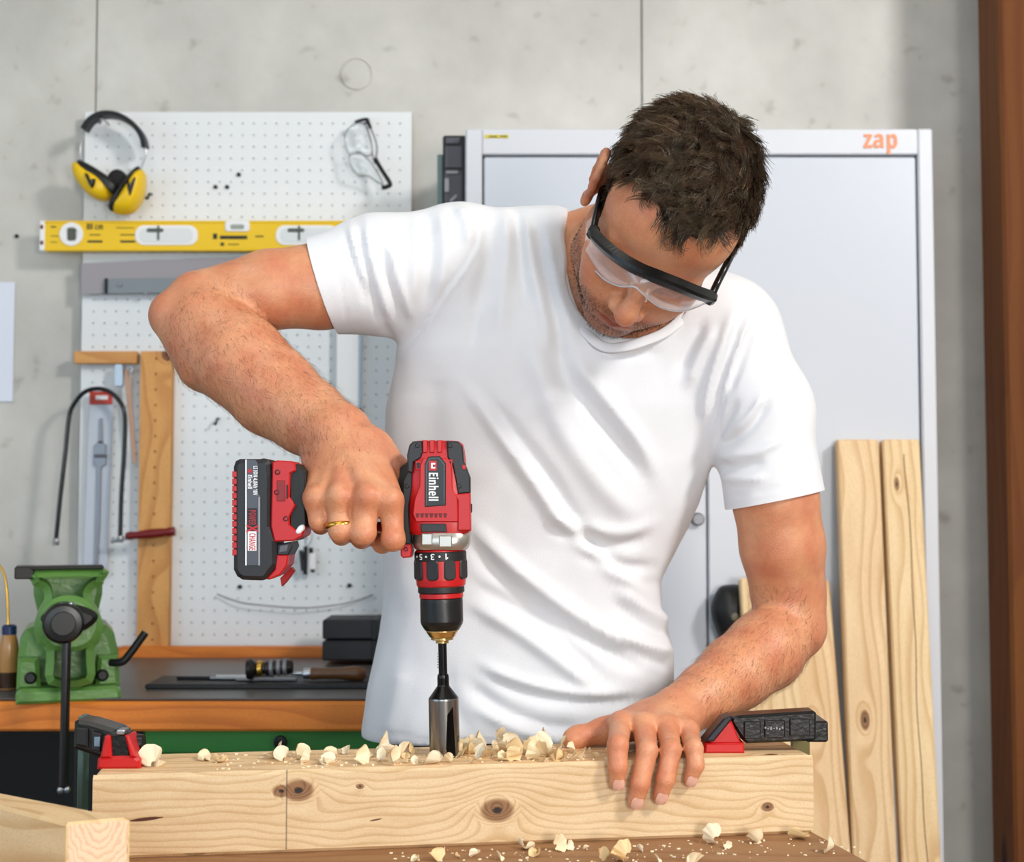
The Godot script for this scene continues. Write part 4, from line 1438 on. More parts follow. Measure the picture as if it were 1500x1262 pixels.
# ------------------------------------------------------------------ clamps
func clamps() -> void:
	var olive := mat(Color(0.40, 0.36, 0.14), 0.4)
	var dark := mat(Color(0.035, 0.035, 0.035), 0.32)
	dark.heightmap_enabled = true
	dark.heightmap_texture = noise_tex(31, 0.08, [], 128, 3)
	dark.heightmap_scale = 0.02
	triplanar(dark, Vector3(14, 14, 14))
	var redp := mat(Color(0.73, 0.05, 0.045), 0.42)
	# right clamp
	var jb := PY(1062, 1103, beam_top)
	var d := -jb.z
	var t := thing("bar_clamp", "bar clamp with red jaw right of the hand on the beam", "clamp", jb, "clamps on the beam")
	var st := begin()
	extrude(st, px_poly(V2([1032, 1103, 1033, 1088, 1090, 1088, 1091, 1103]), d), -d - 0.035, -d, 0.002)
	obj("jaw_foot", st, redp, t)
	st = begin()
	extrude(st, px_poly(V2([1036, 1089, 1064, 1056, 1072, 1056, 1086, 1089]), d + 0.004), -d - 0.03, -d - 0.004, 0.002)
	obj("jaw", st, redp, t)
	st = begin()
	extrude(st, px_poly(V2([1031, 1086, 1060, 1052, 1071, 1048, 1073, 1053, 1046, 1086]), d - 0.003), -d - 0.028, -d + 0.003, 0.002)
	obj("jaw_cushion", st, mat(Color(0.055, 0.06, 0.11), 0.4), t)
	st = begin()
	extrude(st, px_poly(V2([1070, 1056, 1073, 1050, 1080, 1048, 1192, 1041, 1196, 1044, 1196, 1082, 1192, 1085, 1094, 1089, 1088, 1084]), d + 0.008), -d - 0.04, -d - 0.008, 0.003)
	obj("arm", st, dark, t)
	st = begin()
	for q: Array in [[1090, 1056, 1114, 1082], [1120, 1054, 1150, 1080], [1157, 1052, 1186, 1078]]:
		extrude(st, px_poly(rrect(q[0], q[1], q[2], q[3], 2), d + 0.006), -d - 0.008, -d - 0.005, 0.001)
	obj("arm_panel", st, dark, t)
	st = begin()
	for k in 7:
		rect_at(st, 1120 + k * 4.2, 1064 + (k % 2) * 2, 1122.4 + k * 4.2, 1067 + (k % 3), d + 0.0045, 0.001, 0.0002)
	obj("raised_marks", st, mat(Color(0.55, 0.55, 0.55), 0.4), t)
	st = begin()
	var rp := P(1172, 1090, d + 0.13)
	box(st, Vector3(rp.x, beam_top - 0.09, -d - 0.13), Vector3(0.022, 0.225, 0.009), 0.001)
	obj("rail", st, olive, t)
	st = begin()
	box(st, Vector3(rp.x, P(1172, 1066, d + 0.06).y, -d - 0.085), Vector3(0.026, 0.024, 0.1), 0.002)
	obj("rail_sleeve", st, dark, t)
	# left clamp
	jb = PY(172, 1126, beam_top)
	d = -jb.z
	t = thing("bar_clamp", "bar clamp with red jaw at the left end of the beam", "clamp", jb, "clamps on the beam")
	st = begin()
	extrude(st, px_poly(V2([141, 1127, 142, 1112, 147, 1108, 198, 1107, 204, 1113, 204, 1126]), d), -d - 0.035, -d, 0.003)
	obj("jaw_foot", st, redp, t)
	st = begin()
	extrude(st, px_poly(V2([146, 1110, 153, 1078, 161, 1078, 163, 1110]), d - 0.001), -d - 0.03, -d + 0.001, 0.002)
	extrude(st, px_poly(V2([190, 1109, 182, 1077, 188, 1077, 200, 1109]), d - 0.001), -d - 0.03, -d + 0.001, 0.002)
	obj("jaw", st, redp, t)
	st = begin()
	extrude(st, px_poly(V2([158, 1110, 160, 1074, 186, 1074, 192, 1110]), d + 0.004), -d - 0.03, -d - 0.004, 0.002)
	obj("jaw_cushion", st, dark, t)
	st = begin()
	extrude(st, px_poly(rrect(170, 1069, 182, 1076, 2), d), -d - 0.02, -d, 0.001)
	obj("rivet", st, M.steel, t)
	# arm comes from the rail at the back left
	st = begin()
	var rl := P(122, 1110, d + 0.085)
	var c0 := P(127, 1076, d + 0.05)
	var c1 := P(172, 1092, d + 0.012)
	var ad := (c1 - c0)
	ad.y = -0.004
	var bs := along(ad)
	extrude(st, px_poly(V2([108, 1057, 114, 1054, 132, 1057, 168, 1068, 178, 1074, 160, 1106, 146, 1110, 106, 1096]), d + 0.02), -d - 0.06, -d - 0.02, 0.004)
	obj("arm", st, dark, t)
	st = begin()
	extrude(st, px_poly(V2([112, 1064, 130, 1066, 130, 1094, 112, 1090]), d + 0.02), -d - 0.02, -d - 0.016, 0.002)
	extrude(st, px_poly(V2([134, 1070, 150, 1074, 148, 1100, 134, 1098]), d + 0.02), -d - 0.02, -d - 0.017, 0.001)
	obj("arm_panel", st, mat(Color(0.07, 0.07, 0.07), 0.5), t)
	st = begin()
	rect_at(st, 138, 1079, 146, 1093, d + 0.015, 0.002, 0.0003)
	obj("label_plate", st, mat(Color(0.42, 0.50, 0.56), 0.4), t)
	st = begin()
	lathe(st, Transform3D(Basis(Vector3.BACK, PI / 2), P(201, 1089, d + 0.03)), PackedVector2Array([Vector2(0, -0.007), Vector2(0.010, -0.007), Vector2(0.011, 0.0), Vector2(0.010, 0.012), Vector2(0, 0.012)]), 18)
	obj("screw_end", st, dark, t)
	st = begin()
	box(st, Vector3(rl.x, table_top + 0.15 / 2 - 0.03, rl.z), Vector3(0.007, 0.17, 0.02), 0.001)
	obj("rail", st, mat(Color(0.33, 0.43, 0.41), 0.4, 0.3), t)

# ------------------------------------------------------------------ bodies: a field of joined capsules and ellipsoids, meshed as surface nets
class Field:
	const B := 8
	var kind := PackedInt32Array()      # 0 capsule, 1 ellipsoid, 2 torso of stacked ovals, 3 half-space
	var cut := PackedInt32Array()       # 1: taken away
	var a := PackedVector3Array()
	var ba := PackedVector3Array()
	var inv := PackedFloat32Array()
	var r := PackedFloat32Array()
	var dr := PackedFloat32Array()
	var k := PackedFloat32Array()
	var rr := PackedVector3Array()
	var bs: Array[Basis] = []
	var rows: Array = []                # [y, cx, cz, rx, rz]
	var lo := Vector3()
	var n := Vector3i()
	var h := 0.01
	var nb := Vector3i()
	var found: Array = []

	func put(kind_: int, a_: Vector3, ba_: Vector3, r_: float, dr_: float, k_: float, rr_: Vector3, bs_: Basis, cut_: int) -> void:
		kind.append(kind_); a.append(a_); ba.append(ba_); r.append(r_); dr.append(dr_); k.append(k_); rr.append(rr_); bs.append(bs_); cut.append(cut_)
		inv.append(1.0 / maxf(ba_.length_squared(), 1e-9))

	func cap(p: Vector3, q: Vector3, r0: float, r1: float, k_ := 0.01, cut_ := 0) -> void:
		put(0, p, q - p, r0, r1 - r0, k_, Vector3.ONE, Basis(), cut_)

	func chain(ps: Array, rs: Array, k_ := 0.01) -> void:
		for i in ps.size() - 1: cap(ps[i], ps[i + 1], rs[i], rs[i + 1], k_)

	func ell(c: Vector3, radii: Vector3, k_ := 0.01, b := Basis(), cut_ := 0) -> void:
		put(1, c, Vector3.ZERO, minf(radii.x, minf(radii.y, radii.z)), 0.0, k_, radii, b.inverse(), cut_)

	func slab(p: Vector3, nrm: Vector3, k_ := 0.004) -> void:  # removes what lies on the side nrm points to
		put(3, p, nrm.normalized(), 0, 0, k_, Vector3.ONE, Basis(), 1)

	func torso(k_ := 0.01) -> void:
		put(2, Vector3.ZERO, Vector3.ZERO, 0, 0, k_, Vector3.ONE, Basis(), 0)

	func one(i: int, p: Vector3) -> float:
		match kind[i]:
			0:
				var pa := p - a[i]
				var t := clampf(pa.dot(ba[i]) * inv[i], 0.0, 1.0)
				return (pa - ba[i] * t).length() - (r[i] + dr[i] * t)
			1:
				var q := bs[i] * (p - a[i])
				var q1 := q / rr[i]
				var k0 := q1.length()
				var k1 := (q1 / rr[i]).length()
				if k1 < 1e-6: return -r[i]
				return k0 * (k0 - 1.0) / k1
			2:
				var m := rows.size()
				var j := 0
				while j < m - 2 and p.y > rows[j + 1][0]: j += 1
				var ra: Array = rows[j]
				var rb: Array = rows[j + 1]
				var t := clampf((p.y - ra[0]) / (rb[0] - ra[0]), 0.0, 1.0)
				var rx: float = lerpf(ra[3], rb[3], t)
				var rz: float = lerpf(ra[4], rb[4], t)
				var qx: float = absf(p.x - lerpf(ra[1], rb[1], t)) / rx
				var qz: float = absf(p.z - lerpf(ra[2], rb[2], t)) / rz
				var e := 2.35
				var k0 := pow(pow(qx, e) + pow(qz, e), 1.0 / e)
				var k1 := sqrt(qx * qx / (rx * rx) + qz * qz / (rz * rz))
				var d := (k0 - 1.0) * k0 / maxf(k1, 1e-5)
				var over := maxf(p.y - rows[m - 1][0], rows[0][0] - p.y)
				if over > 0.0: d = maxf(d, 0.0) + over if d < 0.0 else sqrt(d * d + over * over)
				return d
			_:
				return -(p - a[i]).dot(ba[i])
	func at(p: Vector3, list: PackedInt32Array) -> float:
		var d := 1.0
		for i in list:
			var e := one(i, p)
			var kk := k[i]
			if cut[i]:
				e = -e
				var s := maxf(kk - absf(d - e), 0.0)
				d = maxf(d, e) + s * s / (4.0 * kk)
			else:
				var s := maxf(kk - absf(d - e), 0.0)
				d = minf(d, e) - s * s / (4.0 * kk)
		return d

	func near(c: Vector3, reach: float) -> PackedInt32Array:
		var out := PackedInt32Array()
		for i in kind.size():
			if kind[i] == 0:
				var pa := c - a[i]
				var t := clampf(pa.dot(ba[i]) * inv[i], 0.0, 1.0)
				if (pa - ba[i] * t).length() - (r[i] + dr[i] * t) < reach + k[i]: out.append(i)
			elif kind[i] == 1:
				if (c - a[i]).length() - maxf(rr[i].x, maxf(rr[i].y, rr[i].z)) < reach + k[i]: out.append(i)
			else:
				out.append(i)
		return out

	func work(b: int) -> void:
		var bi := Vector3i(b % nb.x, (b / nb.x) % nb.y, b / (nb.x * nb.y))
		var c := lo + (Vector3(bi) + Vector3.ONE * 0.5) * (B * h)
		var R := B * h * 0.87
		var list := near(c, R * 2.2)
		if list.is_empty(): return
		if absf(at(c, list)) > R * 1.5 + 0.004: return
		var vals := PackedFloat32Array()
		vals.resize((B + 1) * (B + 1) * (B + 1))
		var o := lo + Vector3(bi * B) * h
		var w := 0
		var any_in := false
		var any_out := false
		for z in B + 1:
			for y in B + 1:
				for x in B + 1:
					var v := at(o + Vector3(x, y, z) * h, list)
					vals[w] = v
					w += 1
					if v < 0.0: any_in = true
					else: any_out = true
		if any_in and any_out: found[b] = vals

	# adds vertices and triangles; keep.call(p) false drops a vertex's faces
	func mesh(lo_: Vector3, hi_: Vector3, h_: float, verts: PackedVector3Array, tris: PackedInt32Array) -> void:
		lo = lo_; h = h_
		nb = Vector3i(((hi_ - lo_) / (h * B)).ceil())
		n = nb * B
		found = []
		found.resize(nb.x * nb.y * nb.z)
		var id := WorkerThreadPool.add_group_task(work, found.size())
		WorkerThreadPool.wait_for_group_task_completion(id)
		var cell := {}
		var sx := n.x
		var sxy := n.x * n.y
		var C := B + 1
		var CC := C * C
		var off := [0, 1, C, C + 1, CC, CC + 1, CC + C, CC + C + 1]
		var base := verts.size()
		for b in found.size():
			if found[b] == null: continue
			var vals: PackedFloat32Array = found[b]
			var bo := Vector3i(b % nb.x, (b / nb.x) % nb.y, b / (nb.x * nb.y)) * B
			for z in B:
				for y in B:
					var i0 := z * CC + y * C
					for x in B:
						var i := i0 + x
						var v0 := vals[i]
						var v1 := vals[i + 1]
						var v2 := vals[i + C]
						var v3 := vals[i + C + 1]
						var v4 := vals[i + CC]
						var v5 := vals[i + CC + 1]
						var v6 := vals[i + CC + C]
						var v7 := vals[i + CC + C + 1]
						var neg := v0 < 0.0
						if (v1 < 0.0) == neg and (v2 < 0.0) == neg and (v3 < 0.0) == neg and (v4 < 0.0) == neg and (v5 < 0.0) == neg and (v6 < 0.0) == neg and (v7 < 0.0) == neg: continue
						var s := Vector3()
						var m := 0
						if (v0 < 0.0) != (v1 < 0.0): s += Vector3(v0 / (v0 - v1), 0, 0); m += 1
						if (v2 < 0.0) != (v3 < 0.0): s += Vector3(v2 / (v2 - v3), 1, 0); m += 1
						if (v4 < 0.0) != (v5 < 0.0): s += Vector3(v4 / (v4 - v5), 0, 1); m += 1
						if (v6 < 0.0) != (v7 < 0.0): s += Vector3(v6 / (v6 - v7), 1, 1); m += 1
						if (v0 < 0.0) != (v2 < 0.0): s += Vector3(0, v0 / (v0 - v2), 0); m += 1
						if (v1 < 0.0) != (v3 < 0.0): s += Vector3(1, v1 / (v1 - v3), 0); m += 1
						if (v4 < 0.0) != (v6 < 0.0): s += Vector3(0, v4 / (v4 - v6), 1); m += 1
						if (v5 < 0.0) != (v7 < 0.0): s += Vector3(1, v5 / (v5 - v7), 1); m += 1
						if (v0 < 0.0) != (v4 < 0.0): s += Vector3(0, 0, v0 / (v0 - v4)); m += 1
						if (v1 < 0.0) != (v5 < 0.0): s += Vector3(1, 0, v1 / (v1 - v5)); m += 1
						if (v2 < 0.0) != (v6 < 0.0): s += Vector3(0, 1, v2 / (v2 - v6)); m += 1
						if (v3 < 0.0) != (v7 < 0.0): s += Vector3(1, 1, v3 / (v3 - v7)); m += 1
						cell[(bo.x + x) + (bo.y + y) * sx + (bo.z + z) * sxy] = verts.size()
						verts.append(lo + (Vector3(bo) + Vector3(x, y, z) + s / m) * h)
		for b in found.size():
			if found[b] == null: continue
			var vals: PackedFloat32Array = found[b]
			var bo := Vector3i(b % nb.x, (b / nb.x) % nb.y, b / (nb.x * nb.y)) * B
			for z in B:
				for y in B:
					for x in B:
						var i := z * CC + y * C + x
						var neg := vals[i] < 0.0
						var key := (bo.x + x) + (bo.y + y) * sx + (bo.z + z) * sxy
						if (vals[i + 1] < 0.0) != neg: face(cell, key, sx, sxy, neg, tris)
						if (vals[i + C] < 0.0) != neg: face(cell, key, sxy, 1, neg, tris)
						if (vals[i + CC] < 0.0) != neg: face(cell, key, 1, sx, neg, tris)
		found = []

	func face(cell: Dictionary, key: int, u: int, v: int, neg: bool, tris: PackedInt32Array) -> void:
		var p: int = cell.get(key, -1)
		var q: int = cell.get(key - u, -1)
		var r_: int = cell.get(key - u - v, -1)
		var s: int = cell.get(key - v, -1)
		if p < 0 or q < 0 or r_ < 0 or s < 0: return
		if neg:
			tris.append(p); tris.append(r_); tris.append(q)
			tris.append(p); tris.append(s); tris.append(r_)
		else:
			tris.append(p); tris.append(q); tris.append(r_)
			tris.append(p); tris.append(r_); tris.append(s)

func vertex_normals(v: PackedVector3Array, t: PackedInt32Array) -> PackedVector3Array:
	var n := PackedVector3Array()
	n.resize(v.size())
	for i in t.size() / 3:
		var a := t[i * 3]
		var b := t[i * 3 + 1]
		var c := t[i * 3 + 2]
		var m := (v[c] - v[a]).cross(v[b] - v[a])
		n[a] += m; n[b] += m; n[c] += m
	for i in n.size(): n[i] = n[i].normalized()
	return n

func array_mesh(v: PackedVector3Array, nrm: PackedVector3Array, t: PackedInt32Array, col := PackedColorArray()) -> ArrayMesh:
	var arr := []
	arr.resize(Mesh.ARRAY_MAX)
	arr[Mesh.ARRAY_VERTEX] = v
	arr[Mesh.ARRAY_NORMAL] = nrm
	if col.size(): arr[Mesh.ARRAY_COLOR] = col
	arr[Mesh.ARRAY_INDEX] = t
	var m := ArrayMesh.new()
	m.add_surface_from_arrays(Mesh.PRIMITIVE_TRIANGLES, arr)
	return m

# where a world point lies in the photograph: x, y in pixels, z its depth
func pix(w: Vector3) -> Vector3:
	var v := (w - EYE).rotated(Vector3.RIGHT, -TILT)
	return Vector3(750.0 + F * v.x / -v.z, 631.0 - F * v.y / -v.z, -(w.z - EYE.z))

# ------------------------------------------------------------------ the man
var head := Transform3D()      # head's own axes: x to his left, y to the crown, z out of the face; metres
const HS := 1.075
var ring_at := Transform3D()

func hd(x: float, y: float, z: float) -> Vector3:
	return head * Vector3(x, y, z)

func on_beam(px: float, py: float, out: float) -> Vector3:  # a point in front of the beam's front face
	var pl := Plane(beam_x.basis.z, beam_x.origin + beam_x.basis.z * out)
	return pl.intersects_ray(EYE, ray(px, py)) as Vector3

func skin_field() -> Field:
	var f := Field.new()
	var C := func(a: Array, b: Array, k := 0.012) -> void:   # [px, py, depth, radius in px]
		f.cap(P(a[0], a[1], a[2]), P(b[0], b[1], b[2]), L(a[3], a[2]), L(b[3], b[2]), k)
	# shoulders, chest and neck under the shirt
	C.call([700, 395, 1.83, 66], [1040, 500, 1.80, 66])
	C.call([800, 470, 1.82, 92], [960, 500, 1.82, 92], 0.03)
	C.call([905, 440, 1.79, 84], [958, 352, 1.70, 70], 0.04)
	C.call([800, 372, 1.83, 50], [905, 352, 1.79, 62], 0.04)
	f.cap(P(945, 380, 1.74), hd(0, -0.03, -0.03), L(66, 1.74), 0.062 * HS, 0.03)
	# right arm
	C.call([650, 395, 1.80, 60], [470, 419, 1.755, 63], 0.010)
	C.call([470, 419, 1.755, 63], [395, 424, 1.735, 58], 0.008)
	C.call([395, 424, 1.735, 58], [290, 442, 1.715, 44], 0.008)
	C.call([290, 442, 1.715, 44], [256, 462, 1.70, 36], 0.008)
	C.call([256, 462, 1.70, 36], [310, 520, 1.69, 58], 0.008)
	C.call([302, 476, 1.70, 60], [352, 528, 1.675, 68], 0.010)
	C.call([352, 528, 1.675, 68], [402, 575, 1.655, 65], 0.008)
	C.call([402, 575, 1.655, 65], [450, 610, 1.625, 56], 0.008)
	C.call([450, 610, 1.625, 56], [496, 640, 1.59, 49], 0.008)
	C.call([496, 640, 1.59, 49], [512, 664, 1.58, 48], 0.008)
	# right hand: metacarpals, then three joints a finger round the grip
	var grip := 1.545
	for q: Array in [[[478, 668, 1.578, 25], [464, 728, 1.524, 20]], [[496, 662, 1.568, 27], [497, 726, 1.512, 21]], [[516, 658, 1.566, 28], [538, 726, 1.506, 22]], [[538, 652, 1.568, 26], [570, 732, 1.510, 21]], [[468, 672, 1.59, 24], [458, 718, 1.56, 20]], [[552, 662, 1.58, 24], [576, 700, 1.558, 18]]]:
		C.call(q[0], q[1], 0.014)
	var fing := [
		[[464, 729, 1.522, 19], [468, 762, 1.516, 15.5], [470, 768, 1.55, 14], [471, 752, 1.575, 12]],
		[[497, 727, 1.510, 20], [499, 775, 1.504, 16.5], [500, 783, 1.545, 15], [500, 758, 1.575, 13]],
		[[538, 727, 1.504, 21], [532, 779, 1.498, 17.5], [530, 787, 1.545, 16], [529, 762, 1.575, 13]],
		[[572, 733, 1.508, 19], [577, 790, 1.500, 15], [560, 796, 1.530, 14], [551, 786, 1.558, 13]]]
	for g: Array in fing:
		for j in 3: C.call(g[j], g[j + 1], 0.0035)
	ring_at = Transform3D(Basis(), P(498.5, 765, 1.506))
	# tendons over the back of the hand
	for q: Array in [[[492, 672, 1.548, 8], [468, 724, 1.510, 7]], [[500, 668, 1.541, 8], [498, 722, 1.497, 7]], [[512, 664, 1.538, 8], [538, 720, 1.491, 7]], [[526, 660, 1.540, 8], [568, 726, 1.496, 7]]]:
		C.call(q[0], q[1], 0.008)
	# knuckle heads
	for q: Array in [[462, 731, 1.512, 13], [497, 728, 1.499, 15], [539, 727, 1.492, 16], [572, 733, 1.497, 15], [499, 778, 1.497, 12.5], [532, 782, 1.49, 13], [575, 790, 1.493, 13]]:
		f.ell(P(q[0], q[1], q[2]), Vector3.ONE * L(q[3], q[2]), 0.012)
	C.call([545, 655, 1.585, 24], [584, 690, 1.578, 17], 0.015)
	C.call([584, 690, 1.578, 17], [590, 730, 1.60, 15], 0.01)
	C.call([590, 730, 1.60, 15], [575, 760, 1.605, 12], 0.01)
	# left arm
	C.call([1090, 520, 1.795, 56], [1115, 610, 1.775, 58], 0.008)
	C.call([1115, 610, 1.775, 58], [1136, 730, 1.762, 62], 0.008)
	C.call([1136, 730, 1.762, 62], [1146, 800, 1.77, 61], 0.008)
	C.call([1146, 800, 1.77, 61], [1155, 872, 1.785, 53], 0.008)
	C.call([1155, 872, 1.785, 53], [1165, 918, 1.785, 45], 0.008)
	C.call([1155, 918, 1.78, 50], [1120, 953, 1.745, 57], 0.010)
	C.call([1120, 953, 1.745, 57], [1078, 985, 1.705, 53], 0.008)
	C.call([1078, 985, 1.705, 53], [1035, 1016, 1.66, 44], 0.008)
	C.call([1035, 1016, 1.66, 44], [998, 1040, 1.63, 38], 0.008)
	# left hand on the beam
	for q: Array in [[[980, 1046, 1.625, 27], [910, 1062, 1.583, 18]], [[986, 1044, 1.622, 28], [944, 1064, 1.572, 19]], [[992, 1046, 1.62, 27], [976, 1067, 1.570, 18]], [[1000, 1052, 1.618, 24], [1005, 1073, 1.575, 16]], [[945, 1055, 1.625, 24], [915, 1066, 1.612, 16]]]:
		C.call(q[0], q[1], 0.014)
	var B := func(px: float, py: float, out: float) -> Vector3: return on_beam(px, py, out)
	var rs := [0.0128, 0.0118, 0.0108, 0.0088]
	var lf := [
		[P(909, 1062, 1.580), B.call(905, 1091, 0.004), B.call(905, 1123, 0.0115), B.call(904, 1146, 0.0085)],
		[P(943, 1064, 1.569), B.call(948, 1099, 0.004), B.call(938, 1146, 0.0120), B.call(931, 1173, 0.0085)],
		[P(977, 1067, 1.567), B.call(983, 1098, 0.004), B.call(975, 1141, 0.0120), B.call(967, 1166, 0.0085)],
		[P(1008, 1073, 1.572), B.call(1016, 1096, 0.004), B.call(1019, 1120, 0.0105), B.call(1011, 1142, 0.0080)]]
	for i in 4:
		var sc: float = [1.0, 1.02, 1.0, 0.90][i]
		var g: Array = lf[i]
		for j in 3: f.cap(g[j], g[j + 1], rs[j] * sc * 0.97, rs[j + 1] * sc * 0.98, 0.0028)
		f.ell(g[0] + Vector3(0, 0.004, 0.002), Vector3.ONE * 0.0095, 0.014)
		f.ell(g[1] + Vector3(0, 0.002, 0.002), Vector3.ONE * 0.0106 * sc, 0.003)
		nails.append([g[2], g[3], sc])
	C.call([952, 1052, 1.622, 24], [884, 1070, 1.603, 17.5], 0.014)
	C.call([884, 1070, 1.603, 17.5], [846, 1080, 1.597, 15.5], 0.01)
	C.call([846, 1080, 1.597, 15.5], [838, 1082, 1.594, 13.5], 0.01)
	return f

var nails: Array = []

func head_field(f: Field) -> void:
	var E := func(x: float, y: float, z: float, rx: float, ry: float, rz: float, k := 0.01, cut := 0, turn := 0.0) -> void:
		f.ell(hd(x, y, z), Vector3(rx, ry, rz) * HS, k, head.basis.orthonormalized() * Basis(Vector3.UP, turn), cut)
	var K := func(a: Vector3, b: Vector3, r0: float, r1: float, k := 0.01, cut := 0) -> void:
		f.cap(head * a, head * b, r0 * HS, r1 * HS, k, cut)
	E.call(0, 0.035, -0.012, 0.077, 0.083, 0.098)
	E.call(0, 0.030, 0.040, 0.064, 0.055, 0.050, 0.03)      # forehead
	E.call(0, -0.035, 0.035, 0.062, 0.075, 0.058, 0.03)     # middle of the face
	for s: float in [-1.0, 1.0]:
		K.call(Vector3(s * 0.054, -0.055, 0.0), Vector3(s * 0.048, -0.085, 0.020), 0.017, 0.016, 0.03)
		K.call(Vector3(s * 0.048, -0.085, 0.020), Vector3(s * 0.018, -0.112, 0.068), 0.016, 0.015, 0.03)
		E.call(s * 0.046, -0.034, 0.062, 0.020, 0.015, 0.018, 0.03)   # cheekbone
		E.call(s * 0.030, -0.062, 0.072, 0.024, 0.026, 0.016, 0.03)
		K.call(Vector3(s * 0.046, 0.006, 0.072), Vector3(s * 0.014, 0.004, 0.088), 0.008, 0.009, 0.014)  # brow
		E.call(s * 0.032, -0.012, 0.096, 0.017, 0.011, 0.013, 0.014, 1)  # socket
		E.call(s * 0.032, -0.013, 0.075, 0.0145, 0.0125, 0.0145, 0.004)   # lidded eye
		K.call(Vector3(s * 0.045, -0.019, 0.080), Vector3(s * 0.020, -0.020, 0.0885), 0.002, 0.002, 0.003)  # lash line
		# ear
		var ex := 0.0 if s < 0.0 else -0.009
		E.call(s * (0.079 + ex), -0.008, -0.014, 0.008, 0.026, 0.017, 0.006, 0, s * 0.35)
		var pr := Vector3()
		for j in 11:
			var a := lerpf(-0.9, 4.1, j / 10.0)
			var wv := lerpf(0.021, 0.014, smooth(2.6, 4.1, a))
			var q := Vector3(s * (0.087 + ex + 0.003 * sin(a)), -0.006 + 0.031 * sin(a), -0.014 - s * s * cos(a) * -wv * -1.0)
			if j > 0: K.call(pr, q, 0.0046, 0.0046, 0.004)
			pr = q
		E.call(s * (0.083 + ex), -0.038, -0.004, 0.006, 0.009, 0.008, 0.006)
		E.call(s * (0.090 + ex), -0.010, -0.008, 0.008, 0.013, 0.008, 0.006, 1)
	# nose
	K.call(Vector3(0, 0.002, 0.090), Vector3(0, -0.036, 0.112), 0.0085, 0.0105, 0.014)
	E.call(0, -0.045, 0.115, 0.0125, 0.0115, 0.0135, 0.01)
	for s: float in [-1.0, 1.0]:
		E.call(s * 0.0135, -0.049, 0.101, 0.0085, 0.0085, 0.012, 0.007)
		E.call(s * 0.0075, -0.058, 0.106, 0.0042, 0.004, 0.006, 0.003, 1)
	# mouth and chin
	E.call(0, -0.082, 0.078, 0.032, 0.024, 0.022, 0.02)
	K.call(Vector3(-0.022, -0.080, 0.089), Vector3(0, -0.077, 0.0985), 0.0042, 0.0052, 0.005)
	K.call(Vector3(0.022, -0.080, 0.089), Vector3(0, -0.077, 0.0985), 0.0042, 0.0052, 0.005)
	K.call(Vector3(-0.021, -0.085, 0.088), Vector3(0, -0.0885, 0.0955), 0.004, 0.0058, 0.005)
	K.call(Vector3(0.021, -0.085, 0.088), Vector3(0, -0.0885, 0.0955), 0.004, 0.0058, 0.005)
	K.call(Vector3(-0.025, -0.082, 0.092), Vector3(0, -0.0825, 0.1035), 0.0013, 0.0016, 0.003, 1)
	K.call(Vector3(0.025, -0.082, 0.092), Vector3(0, -0.0825, 0.1035), 0.0013, 0.0016, 0.003, 1)
	E.call(0, -0.114, 0.074, 0.021, 0.016, 0.018, 0.02)

# 0 bare .. 1 hair, in head axes
func hairy(q: Vector3) -> float:
	var line := 0.076 + 0.014 * smooth(0.018, 0.042, absf(q.x)) * (1.0 - smooth(0.055, 0.072, absf(q.x)))   # front hairline with receding temples
	var front := smooth(line - 0.006, line + 0.006, q.y + (0.090 - q.z) * 0.28)
	var side_y := -0.030 - 0.055 * smooth(-0.02, -0.07, q.z)
	var side := smooth(0.034, 0.022, q.z) * smooth(side_y - 0.008, side_y + 0.008, q.y)
	var er := Vector2(q.y + 0.006, (q.z + 0.014) * 1.15).length()
	var ear := 1.0 - (1.0 - smooth(0.024, 0.032, er)) * smooth(0.060, 0.066, absf(q.x))
	if absf(q.x) > 0.0775 and er < 0.045: ear = 0.0
	return clampf(maxf(front, side), 0.0, 1.0) * ear

